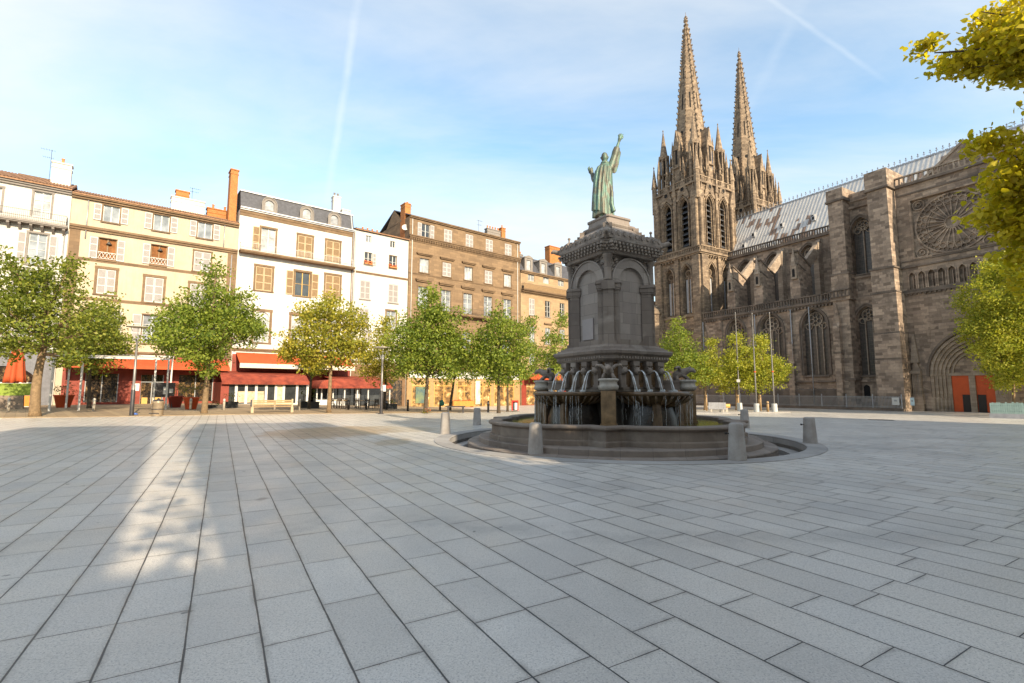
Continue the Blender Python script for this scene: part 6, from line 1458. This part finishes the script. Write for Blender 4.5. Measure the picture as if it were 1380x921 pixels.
# slim bollards along the row of trees
for (u, v, h, mt_, lab) in ((11, 556, 1.0, PALEM, 'slim pale metal bollard at the left edge in front of the green box'), (126, 555, .95, PALEM, 'slim pale metal bollard between the slim dark tree and the left street lamp'), (256.5, 553, .9, PALEM, 'slim pale metal bollard in front of the orange flower pot'),
        (301.5, 553.5, .9, PALEM, 'slim pale metal bollard beside the small black planter left of the bench'), (370, 553, .8, PALEM, 'slim pale metal bollard seen behind the bench'), (403.5, 553.7, .9, PALEM, 'slim pale metal bollard just right of the bench'),
        (469.5, 553, .85, STEELD, 'slim dark bollard right of the yellowing tree'), (493.5, 553, .85, STEELD, 'slim dark bollard in front of the right cafe table'), (521, 553, .85, STEELD, 'slim dark bollard just right of the right street lamp'), (549.5, 555, .95, STEELD, 'slim dark bollard left of the dense pointed tree'), (593, 554, .9, STEELD, 'slim dark bollard holding a green bag'), (658, 556, .9, STEELD, 'slim dark bollard just left of the trunk near the fountain')):
    x, y, z = ground(u, v); e = empty('metal_bollard', (x, y, z), 0, lab, 'bollard', 'slim bollards along the row of trees')
    m = MB(); m.smooth = True; m.lathe([(.085, 0), (.085, h - .1), (.07, h - .02), (.0, h)], 12); m.build('post', mt_, e)
    m = MB(); m.smooth = True; m.lathe([(.09, h - .22), (.09, h - .16)], 12); m.build('collar', GREYF, e)
    if u == 593: m = MB(); m.smooth = True; m.lathe([(.0, h - .5), (.2, h - .42), (.22, h - .2), (.10, h - .02), (.13, h + .03)], 12); o = m.build('plastic_sack', M('green_plastic', (.05, .20, .13), .4, .3, 6, .3)); o.location = (x + .16, y - .1, z); tag(o, 'green plastic sack hung on a slim bollard by the dense pointed tree', 'bag')
# potted plants
FOLD = leafmat('dark_shrub_leaves', (.03, .05, .012), (.06, .09, .02), (.12, .13, .03))
FOLO = leafmat('olive_shrub_leaves', (.10, .11, .02), (.20, .19, .03), (.32, .27, .05))
def pot(pos, d, h, mat, label, bush, fm, square=False, seed=1):
    x, y, z = pos; e = empty('potted_plant', (x, y, z), 0 if not square else HF.ang, label, 'potted plant')
    m = MB(); m.smooth = not square
    if square: m.box(-d / 2, d / 2, -d * .3, d * .3, 0, h); m.box(-d / 2 - .03, d / 2 + .03, -d * .3 - .03, d * .3 + .03, h - .08, h)
    else: m.lathe([(d * .30, 0), (d * .32, .02), (d * .47, h - .12), (d * .5, h - .11), (d * .52, h), (d * .46, h), (d * .44, h - .08), (0, h - .08)], 24)
    m.build('pot', mat, e); rng = np.random.default_rng(seed)
    V, k = leaves([(dx, dy, h + dz, r) for dx, dy, dz, r in bush], .11, 14, rng, clump=10); leaf_obj('foliage', V, k, fm, e)
    m = MB(); m.smooth = True; m.tube([(0, 0, h - .1), (.02, 0, h + bush[0][2])], [.03, .015], 6); m.build('stem', BARKD, e)
REDPOT = M('dark_red_pot', (.24, .035, .02), .6, .15, 2, .1); ORPOT = M('orange_pot', (.52, .085, .025), .6, .1, 2, .1); BLKPOT = M('black_planter', (.03, .03, .032), .5, .2, 2, .1)
g3 = lambda u, v: ground(u, v)
pot(g3(85, 550), 1.35, 1.08, ORPOT, 'big terracotta red pot with a dark round shrub by the left end of the restaurant', [(0, 0, .5, .62), (.35, 0, .4, .45), (-.35, 0, .4, .42)], FOLD, seed=1)
pot(g3(236, 550), 1.15, 1.0, REDPOT, 'dark red pot with a wide olive shrub', [(0, 0, .55, .55), (-.6, 0, .6, .38), (.55, .1, .6, .4), (0, .1, .85, .35)], FOLO, seed=2)
pot(g3(257, 552.5), 1.1, .98, ORPOT, 'bright orange flower pot right of the dark red pot, with a broad olive shrub', [(0, 0, .55, .5), (.5, 0, .6, .38), (-.3, .1, .8, .35)], FOLO, seed=3)
pot(g3(311, 550.5), .95, .55, BLKPOT, 'small black planter with a light green plant left of the bench', [(0, 0, .35, .38), (-.2, 0, .55, .28)], FOLO, True, 4)
pot(g3(408, 550.5), .75, .6, BLKPOT, 'black planter with a tall dark plant right of the bench', [(0, 0, .6, .35), (0, 0, 1.1, .3)], FOLD, True, 5)
pot(g3(423, 551), .75, .6, BLKPOT, 'black planter under the arched red canopy', [(0, 0, .5, .3), (0, 0, .9, .25)], FOLD, True, 6)
pot(g3(527, 551.5), 1.0, .5, BLKPOT, 'low dark planter with spreading leaves behind the right street lamp', [(0, 0, .3, .4), (.45, 0, .25, .33)], FOLD, True, 7)
pot(g3(285, 551), .7, .3, BLKPOT, 'small ground planter with grey leaves behind the broad pointed tree', [(0, 0, .3, .35), (.3, 0, .2, .3)], FOLD, True, 8)
x, y, z = ground(574, 557.2)
e = empty('flower_clump', (x + .1, y - .35, z), 0, 'clump of orange flowers at the foot of the dense pointed tree', 'flowers')
V, k = leaves([(0, 0, .2, .28), (.2, 0, .15, .2), (-.15, 0, .12, .2)], .08, 18, np.random.default_rng(5), clump=8); leaf_obj('leaves', V, k, FOLO, e)
V, k = leaves([(0, -.05, .3, .2), (.2, 0, .22, .14)], .07, 14, np.random.default_rng(6), clump=5); leaf_obj('blooms', V, k, FLOWM, e)
# closed orange umbrella, green box on a grey block, orange crate
x, y, z = ground(16, 549.5)
e = empty('closed_umbrella', (x, y, z), 0, 'closed orange cafe umbrella at the left edge', 'umbrella')
m = MB(); m.smooth = True; rg = []
for zz_, r_ in ((2.15, .62), (2.6, .58), (3.4, .50), (4.2, .42), (4.9, .28), (5.25, .06)): rg.append([(r_ * (1 + .22 * cos(6 * a)) * cos(a), r_ * (1 + .22 * cos(6 * a)) * sin(a), zz_ - .1 * cos(6 * a)) for a in [2 * pi * q / 36 for q in range(36)]])
m.loft(rg); m.build('canopy', ORANGE, e); m = MB(); m.smooth = True; m.tube([(0, 0, 0), (0, 0, 5.4)], .05, 8); m.cb((0, 0, 0), (.7, .7, .12)); m.build('pole', STEELD, e)
x, y, z = ground(9, 552)
e = empty('planter_box', (x, y, z), HF.ang, 'lime green box screen on a grey block at the left edge', 'planter')
m = MB(); m.box(-1.3, 1.35, -.3, .3, 1.05, 1.95); m.box(-1.33, 1.38, -.33, .33, 1.9, 1.97); m.build('green_screen', M('lime_paint', (.20, .27, .03), .6, .1, 2, .05), e)
m = MB(); m.box(-1.1, .9, -.35, .35, 0, 1.05, .05, .03); m.build('block', M('grey_block', (.22, .17, .13), .8, .2, 2, .2), e)
x, y, z = ground(40, 549)
e = empty('orange_crate', (x, y, z), HF.ang, 'small orange box on the pavement behind the leaning trunk', 'box')
m = MB(); m.box(-.5, .5, -.35, .35, .08, 1.0, .02, .02); m.build('box_body', M('orange_plastic', (.62, .18, .015), .5, .1, 2, .05), e); m = MB(); m.box(-.54, .54, -.39, .39, 0, .08); m.box(-.53, .53, -.38, .38, 1.0, 1.08); m.build('box_trim', PAINT, e)
# white terrace frame of the restaurant
a = ground(66, 555); b = ground(223, 552.5); hh = 3.95
e = empty('terrace_frame', a, atan2(b[1] - a[1], b[0] - a[0]), 'white metal terrace frame standing in front of the red restaurant', 'terrace frame')
LL = hypot(b[0] - a[0], b[1] - a[1]); m = MB()
m.box(-.1, LL + .1, -.07, .07, hh - .12, hh); m.box(-.1, LL + .1, 4.93, 5.07, hh + .35, hh + .5)
for q in (0, .5, 1): m.bar((LL * q, 0, hh - .06), (LL * q, 5.0, hh + .42), .1)
m.build('beam', PAINT, e)
for q in (0, .235, .88, 1):
    for yy in (0, 5.0):
        if yy and 0 < q < 1: continue
        m = MB(); m.box(LL * q - .06, LL * q + .06, yy - .06, yy + .06, -.1, hh - .12 + (.45 if yy else 0)); m.build('post', PAINT, e)
m = MB(); m.loft([[(0, .1, hh + .02), (LL, .1, hh + .02), (LL, .1, hh + .06), (0, .1, hh + .06)], [(0, 1.6, hh + .16), (LL, 1.6, hh + .16), (LL, 1.6, hh + .2), (0, 1.6, hh + .2)]]); m.build('rolled_canvas', M('beige_canvas', (.55, .47, .38), .8, .1, 2, .1), e)
# veranda of the cafe in front of the mansard house
yv = -5.2
def vx(u, v): return HF.at(u, v, yv)
x0, x1 = vx(297, 530)[0], vx(415, 530)[0]; zt = vx(350, 505)[1]; zl = vx(350, 515)[1]; zg = -.15
e = empty('cafe_veranda', HF.w(x0, yv, zg), HF.ang, 'glazed cafe veranda with white mullions under a sloping red canopy', 'veranda'); LW = x1 - x0; zt -= zg; zl -= zg
m = MB(); m.loft([[(0, -.5, zl), (LW, -.5, zl), (LW, -.5, zl - .05), (0, -.5, zl - .05)], [(0, 1.0, zt), (LW, 1.0, zt), (LW, 1.0, zt - .05), (0, 1.0, zt - .05)], [(0, 5.0, zt + .5), (LW, 5.0, zt + .5), (LW, 5.0, zt + .45), (0, 5.0, zt + .45)]]); m.box(0, LW, -.53, -.5, zl - .28, zl); m.build('canopy', REDC, e)
m = MB(); ps = [vx(u, 530)[0] - x0 for u in (303, 318, 331.5, 345, 358.5, 371.5, 382, 400, 414)]
for p in ps: m.box(p - .13, p + .13, -.08, .08, .0, zl - .05)
m.box(ps[0], ps[-1], -.06, .06, 0, .35); m.box(ps[0], ps[-1], -.05, .05, zl - .3, zl - .06); m.build('mullions', PAINT, e)
m = MB(); m.add([(ps[0], .03, .35), (ps[-1], .03, .35), (ps[-1], .03, zl - .3), (ps[0], .03, zl - .3)], [(0, 1, 2, 3)]); m.build('glazing', GLASS, e)
m = MB(); m.box(ps[1] + .2, ps[4] - .2, -.005, .02, .5, 1.7); m.box(ps[5] + .1, ps[6] - .1, -.01, .02, .5, 2.7); m.build('window_screens', M('pale_screens', (.50, .38, .25), .6, .5, 2.5, 0), e)
m = MB(); m.box(.0, .75, -.1, 4.9, .0, zl - .05); m.build('side_panel', REDP, e)
x0, x1 = vx(427, 530)[0], vx(526, 530)[0]; zt = vx(480, 510)[1] - zg; zl = vx(480, 519.5)[1] - zg; LW = x1 - x0
e = empty('cafe_veranda', HF.w(x0, yv, zg - .1), HF.ang, 'cafe veranda with an arched red entrance canopy, right of the glazed one', 'veranda')
m = MB(); m.loft([[(2.0, -.5, zl), (LW, -.5, zl), (LW, -.5, zl - .05), (2.0, -.5, zl - .05)], [(2.0, 1.2, zt), (LW, 1.2, zt), (LW, 1.2, zt - .05), (2.0, 1.2, zt - .05)], [(2.0, 5.0, zt + .5), (LW, 5.0, zt + .5), (LW, 5.0, zt + .45), (2.0, 5.0, zt + .45)]]); m.box(2, LW, -.53, -.5, zl - .28, zl); m.build('canopy', REDC, e)
m = MB(); m.loft([[(p[0], yy, p[1]) for p in arch(1.0, zl - .3, zl - .28, 1.15, 1.0, 7)] for yy in (-1.2, 5.0)], False, False, False); m.prism_y(arch(1.0, zl - .3, zl - .28, 1.15, 1.0, 7), -1.22, -1.2); m.build('arched_canopy', REDC, e)
m = MB()
for p in (.0, .55, 1.3, 1.9, 3.3, 4.9, 6.3, LW - .1): m.box(p - .07, p + .07, -.06, .06, 0, zl - .05)
m.box(0, 3.3, -.05, .05, 0, .8); m.build('mullions', PAINT, e)
m = MB(); m.add([(0, 1.2, 0), (LW, 1.2, 0), (LW, 1.2, zl), (0, 1.2, zl)], [(0, 1, 2, 3)]); m.build('glazing', GLASS, e)
m = MB(); m.box(5.0, 5.6, .9, 1.15, 0, zl); m.build('pale_column', SLATP, e)
# tables and chairs outside
CHAIRM = M('dark_rattan', (.045, .032, .022), .7, .3, 6, .2)
def table(u, v, label):
    x, y, z = ground(u, v); e = empty('cafe_table', (x, y, z), HF.ang, label, 'table', 'cafe tables on the terrace')
    m = MB(); m.box(-.55, .55, -.4, .4, .72, .76); m.build('tabletop', SLATM, e)
    for sx in (-1, 1):
        for sy in (-1, 1): m = MB(); m.box(sx * .48 - .025, sx * .48 + .025, sy * .33 - .025, sy * .33 + .025, 0, .72); m.build('leg', CHAIRM, e)
def chair(u, v, rz, label):
    x, y, z = ground(u, v); e = empty('cafe_chair', (x, y, z), rz, label, 'chair', 'cafe chairs on the terrace')
    m = MB(); m.box(-.22, .22, -.22, .22, .43, .47); m.build('seat', CHAIRM, e); m = MB()
    for q in range(4): m.box(-.21, .21, .19, .215, .56 + q * .1, .63 + q * .1)
    m.box(-.22, -.19, .185, .22, .47, .95); m.box(.19, .22, .185, .22, .47, .95); m.build('backrest', CHAIRM, e)
    for sx in (-1, 1):
        for sy in (-1, 1): m = MB(); m.box(sx * .19 - .018, sx * .19 + .018, sy * .19 - .018, sy * .19 + .018, 0, .43); m.build('leg', CHAIRM, e)
table(452, 551, 'wooden cafe table nearest the yellowing tree'); table(462, 550.6, 'wooden cafe table in the middle of the terrace'); table(488, 551, 'wooden cafe table in front of the dark right veranda windows'); table(501, 551, 'wooden cafe table just left of the right street lamp')
for i, (u, rz, lab) in enumerate(((447, .6, 'dark cafe chair at the left end of the terrace tables'), (457, 3.6, 'dark cafe chair between the two left terrace tables'), (467, .8, 'dark cafe chair right of the middle terrace table'), (482, .7, 'dark cafe chair left of the table by the dark windows'), (494, 3.7, 'dark cafe chair between the two right terrace tables'), (506, 3.9, 'dark cafe chair closest to the right street lamp'))):
    chair(u, 551.2, rz, lab)
# stall and small things by the brown building
x, y, z = ground(623, 549)
e = empty('fruit_stand', (x, y, z), HF.ang, 'orange wooden fruit stand in front of the lit shop', 'stall')
m = MB(); m.box(-1.9, 1.9, -.5, .5, .1, .95); m.build('counter', M('orange_wood', (.50, .20, .04), .6, .2, 3, .2), e)
m = MB(); rr = random.Random(4)
for q in range(90):
    c = (rr.uniform(-1.75, 1.75), rr.uniform(-.45, .35), .98 + rr.uniform(0, .1)); m.lathe([(.0, c[2] - .06), (.06, c[2]), (0, c[2] + .06)], 6, (c[0], c[1]))
m.build('fruit', M('red_fruit', (.50, .10, .03), .4, .5, 4, 0), e)
m = MB()
for sx in (-1.7, 1.7): m.box(sx - .05, sx + .05, -.45, .45, 0, .1)
m.build('feet', STEELD, e)
x, y, z = ground(614, 556.5)
e = empty('dark_bench', (x, y, z), .2, 'small dark bench between two trees left of the fountain', 'bench')
m = MB(); m.box(-.7, .7, -.2, .2, .42, .5); m.build('seat', STEELD, e)
for s in (-1, 1): m = MB(); m.box(s * .55 - .06, s * .55 + .06, -.17, .17, 0, .42); m.build('leg', STEELD, e)
x, y, z = ground(694, 553.5)
e = empty('red_cabinet', (x, y, z), .1, 'red framed display cabinet behind the left fountain basin', 'cabinet')
m = MB(); m.box(-.42, .42, -.2, .2, 1.1, 1.25); m.box(-.42, -.30, -.2, .2, 0, 1.1); m.box(.30, .42, -.2, .2, 0, 1.1); m.box(-.30, .30, .1, .2, 0, 1.1); m.build('cabinet_frame', M('red_enamel', (.45, .03, .02), .4, .1, 2, 0), e)
m = MB(); m.box(-.05, .28, -.15, .08, .1, .95); m.build('leaflet_rack', PAINT, e); m = MB(); m.box(-.29, -.07, -.15, .08, .1, .9); m.build('dark_insert', STEELD, e)
# flagpoles on concrete feet
for (ub, vb, ut, vt, lab) in ((997, 554, 992.5, 421, 'leftmost flagpole, with a small white tag, in a pale concrete foot'), (1020, 555.5, 1014.8, 422, 'middle flagpole, with a small orange band, in a pale concrete foot'), (1044, 555.8, 1037, 421, 'rightmost flagpole, in front of the last bright tree, in a pale concrete foot')):
    x, y, z = ground(ub, vb); az = atan2(x, y); h = Frame((x, y, z), -math.degrees(az)).at(ut, vt)[1]
    e = empty('flagpole', (x, y, z), -az, lab, 'flagpole', 'flagpoles in front of the cathedral')
    m = MB(); m.smooth = True; m.lathe([(.085, 0), (.075, 4), (.06, h - .1), (.085, h - .05), (.03, h)], 12); m.build('pole', STEEL, e)
    m = MB(); m.lathe([(.34, -.1), (.30, .95), (.28, 1.0), (.1, 1.0)], 16); m.build('concrete_foot', M('pale_concrete', (.46, .47, .45), .8, .1, 2, .1), e)
    m = MB(); m.box(-.2, .2, -.13, -.11, 3.6, 3.95) if ub < 1000 else m.lathe([(.13, 4.7), (.13, 4.85)], 12); m.build('tag', PAINT if ub < 1000 else ORPOT, e)
x, y, z = ground(967, 556)
e = empty('display_board', (x, y, z), -.4, 'pale grey slatted board on two short feet between the right trees', 'board')
m = MB()
for q in range(7): m.box(-.95 + q * .27, -.69 + q * .27, -.05, .05, .35, 1.15)
m.build('panel', SLATP, e)
for s in (-1, 1): m = MB(); m.box(s * .65 - .08, s * .65 + .08, -.2, .2, 0, .35); m.build('foot', PALEM, e)
x, y, z = ground(975, 556)
e = empty('log_seat', (x, y, z), -.4, 'orange log seat on a short stand right of the pale board', 'seat')
m = MB(); m.smooth = True; m.tube([(-.75, 0, .75), (.75, 0, .75)], .24, 14); m.build('log', OAKW, e); m = MB(); m.box(-.5, -.25, -.15, .15, 0, .55); m.box(.25, .5, -.15, .15, 0, .55); m.build('stand', PALEM, e)
x, y, z = ground(1035, 556)
e = empty('wooden_post', (x, y, z), 0, 'short pale wooden post between the two right flagpoles', 'post')
m = MB(); m.smooth = True; m.lathe([(.14, 0), (.14, 1.2), (.10, 1.28), (.0, 1.3)], 12); m.build('post', SLATM, e); m = MB(); m.lathe([(.15, 1.0), (.15, 1.08)], 12); m.build('band', STEELD, e)
band('tree_bed_kerb', [(900, 557.5), (960, 557.5), (1044, 557), (1066, 556.6)], KERB, lambda x, y: (x + 1.0, y + 1.2), .10)
for u in (925, 950, 993, 1023):
    x, y, z = ground(u + 2.6, 554); e = empty('tree_stake', (x, y, z), 0, {925: 'wooden stake beside the tree nearest the fountain right side', 950: 'wooden stake beside the slim tree by the pale board', 993: 'orange wooden stake beside the tree behind the first flagpole', 1023: 'orange wooden stake beside the rightmost bright tree'}[u], 'stake', 'stakes tied to the young trees')
    m = MB(); m.smooth = True; m.tube([(0, 0, 0), (0, 0, 2.0)], .09, 8); m.build('stake', SLATM, e); m = MB(); m.lathe([(.10, 1.7), (.10, 1.78)], 8); m.build('tie', STEELD, e)
# iron railing along the foot of the cathedral
e = empty('iron_railing', CF.w(-36, -3.1, 0), CF.ang, 'long iron railing with pale posts along the foot of the cathedral wall', 'railing')
m = MB()
for q in range(206): m.box(q * .15 - .02, q * .15 + .02, -.014, .014, .35, 1.85)
m.build('bars', GREYF, e)
m = MB(); m.box(0, 30.9, -.025, .025, 1.7, 1.75); m.box(0, 30.9, -.025, .025, .5, .55); m.build('rail', GREYF, e)
m = MB(); m.box(-.1, 31.0, -.18, .18, -.4, .35); m.build('low_wall', CHD, e)
for q in range(11): m = MB(); m.box(q * 3.08 - .05, q * 3.08 + .05, -.06, .04, .35, 2.0); m.lathe([(.07, 2.0), (.0, 2.12)], 8, (q * 3.08, -.01)); m.build('post', SLATP, e)
for u, w, lab in ((1207, .75, 'white notice panel fixed to the iron railing'), (1229.5, .4, 'narrow pale blue notice at the end of the iron railing')):
    x, z = CF.at(u, 544, -3.25); e = empty('notice_panel', CF.w(x, -3.2, 0), CF.ang, lab, 'notice')
    m = MB(); m.box(-w / 2, w / 2, -.03, .03, .75, 1.7); m.build('panel', PAINT if w > .5 else M('pale_blue_paint', (.50, .62, .64), .6, .05, 2, 0), e); m = MB(); m.box(-w / 2 - .03, w / 2 + .03, -.035, -.031, 1.66, 1.74); m.box(-w * .2, w * .2, -.04, -.031, 1.2, 1.4); m.build('panel_trim', GREYF, e)
# pale green slatted planter by the right tree
x, y, z = ground(1358, 564)
e = empty('slatted_planter', (x, y, z), -atan2(x, y) - .1, 'pale green slatted planter on a concrete base at the right edge', 'planter')
m = MB(); m.box(-1.15, 1.15, -.5, .5, 0, .42, .04, .04); m.build('concrete_base', SLATP, e); m = MB()
rr = random.Random(3)
for q in range(15):
    m.box(-1.05 + q * .145, -.93 + q * .145, -.45, -.41, .42, 1.35 + rr.uniform(0, .15))
    m.box(-1.05 + q * .145, -.93 + q * .145, .41, .45, .42, 1.35)
m.build('slats', M('pale_green_paint', (.33, .45, .40), .7, .15, 3, .1, streak=.3), e)
m = MB(); m.box(-1.1, 1.1, -.41, -.37, .6, .7); m.box(-1.1, 1.1, -.41, -.37, 1.1, 1.2); m.build('rails', STEELD, e)

# ------------------------------------------------------------------ houses on the east side of the plaza (behind the camera; they cast the morning shade)
def side_house(p, q, h, label, depth=11):
    L = hypot(q[0] - p[0], q[1] - p[1]); e = empty('town_house', (q[0], q[1], 0), atan2(p[1] - q[1], p[0] - q[0]), label, 'house')
    hl = [rect(1.8 + i * 3.0, 2.6 + j * 3.5, 1.3, 2.1) for i in range(int((L - 2) / 3.0)) for j in range(int((h - 2) / 3.5))]
    m = MB(); m.wall([(0, -1), (0, h), (L, h), (L, -1)], hl, 0, .25); m.box(.01, L - .01, .26, depth, -1, h); m.build('wall', CREAM, e)
    m = MB()
    for r_ in hl: m.add([(a_[0], .2, a_[1]) for a_ in r_], [(0, 1, 2, 3)])
    tag(m.build('windows', CURTB, e), kind='stuff')
    m = MB(); m.prism_x([(-.5, h), (depth / 2, h + 2.2), (depth + .5, h)], 0, L); m.build('roof', TILE, e)
side_house((-26, -21), (3.2, -13.0), 15.5, 'cream house behind the viewer on the south east corner of the plaza')
def sl_(x): return (x, -12.4 + (x - 3.6) * .283)
side_house(sl_(3.6), sl_(7.5), 19.5, 'narrow tall cream house behind the viewer, second from the corner', 5)
side_house(sl_(7.5), sl_(10.0), 8.2, 'low link added between two tall houses behind the viewer, an opening for sun', 4)  # unseen, added low so a strip of sun reaches the paving
side_house(sl_(10.0), sl_(14.4), 19.8, 'narrow tall cream house behind the viewer, between the two low links', 5)
side_house(sl_(14.4), sl_(18.2), 10.8, 'low wing added to the row of houses behind the viewer, an opening for sun', 4)  # unseen, height chosen to let sun through to the near lime leaves
side_house(sl_(18.2), sl_(25.5), 19.8, 'tall cream house behind the viewer on the east side of the plaza', 5)
side_house((24.2, -6.6), (53, 13.5), 19.0, 'long cream house behind the viewer reaching towards the cathedral')
def back_tree(x, y, blobs, label, seed):
    e = empty('plaza_tree', (x, y, 0), 0, label, 'tree', GT); rng = np.random.default_rng(seed)
    V, k = leaves(blobs, .26, 1.7, rng); leaf_obj('crown', V, k, LEAF_G, e)
    m = MB(); m.smooth = True; m.tube([(0, 0, -.05), (.05, 0, 4), (0, 0, 8), (0, 0, 11)], [.2, .16, .1, .03], 8)
    for b in blobs: m.tube([(0, 0, b[2] - 1.2), b[:3]], [.06, .02], 5)
    m.build('trunk', BARKD, e)
back_tree(5.2, -6.4, [(0, 0, 8.2, 1.3), (-.9, .4, 7.2, 1.1), (.9, -.3, 7.0, 1.1), (.2, .2, 9.8, .9), (.1, 0, 11.2, .6)], 'plaza tree behind the viewer, left one of two', 71)
back_tree(9.4, -2.6, [(0, 0, 6.6, 1.4), (-1.2, .3, 5.8, 1.2), (1.2, -.3, 5.9, 1.2), (.1, 0, 8.2, 1.0), (-2.0, .6, 7.0, .7)], 'plaza tree behind the viewer, right one of two', 72)

# ------------------------------------------------------------------ separate pieces that are parts of their own
def islands(o):
    me = o.data; n = len(me.vertices); par = list(range(n))
    def f(a):
        while par[a] != a: par[a] = par[par[a]]; a = par[a]
        return a
    for p in me.polygons:
        v = p.vertices; r = f(v[0])
        for q in v[1:]: par[f(q)] = r
    gr = {}
    for p in me.polygons: gr.setdefault(f(p.vertices[0]), []).append(p.index)
    return list(gr.values())
for o in [q for q in COL.objects if q.type == 'MESH' and q.name.split('.')[0] in ('shop_window', 'corner_pilaster', 'window_hood', 'blind_arcade', 'belfry_opening', 'blind_window', 'wicket') and q.data.users == 1]:
    gs = islands(o)
    if not 1 < len(gs) <= 24: continue
    me = o.data; nm = o.name.split('.')[0]
    for k, ids in enumerate(gs):
        vs = {}; fs = []
        for i in ids: fs.append([vs.setdefault(v, len(vs)) for v in me.polygons[i].vertices])
        m2 = bpy.data.meshes.new(nm); m2.from_pydata([me.vertices[v].co[:] for v in vs], [], fs)
        for mt_ in me.materials: m2.materials.append(mt_)
        m2.update()
        if k == 0: o.data = m2
        else: c = bpy.data.objects.new(nm, m2); COL.objects.link(c); c.parent = o.parent
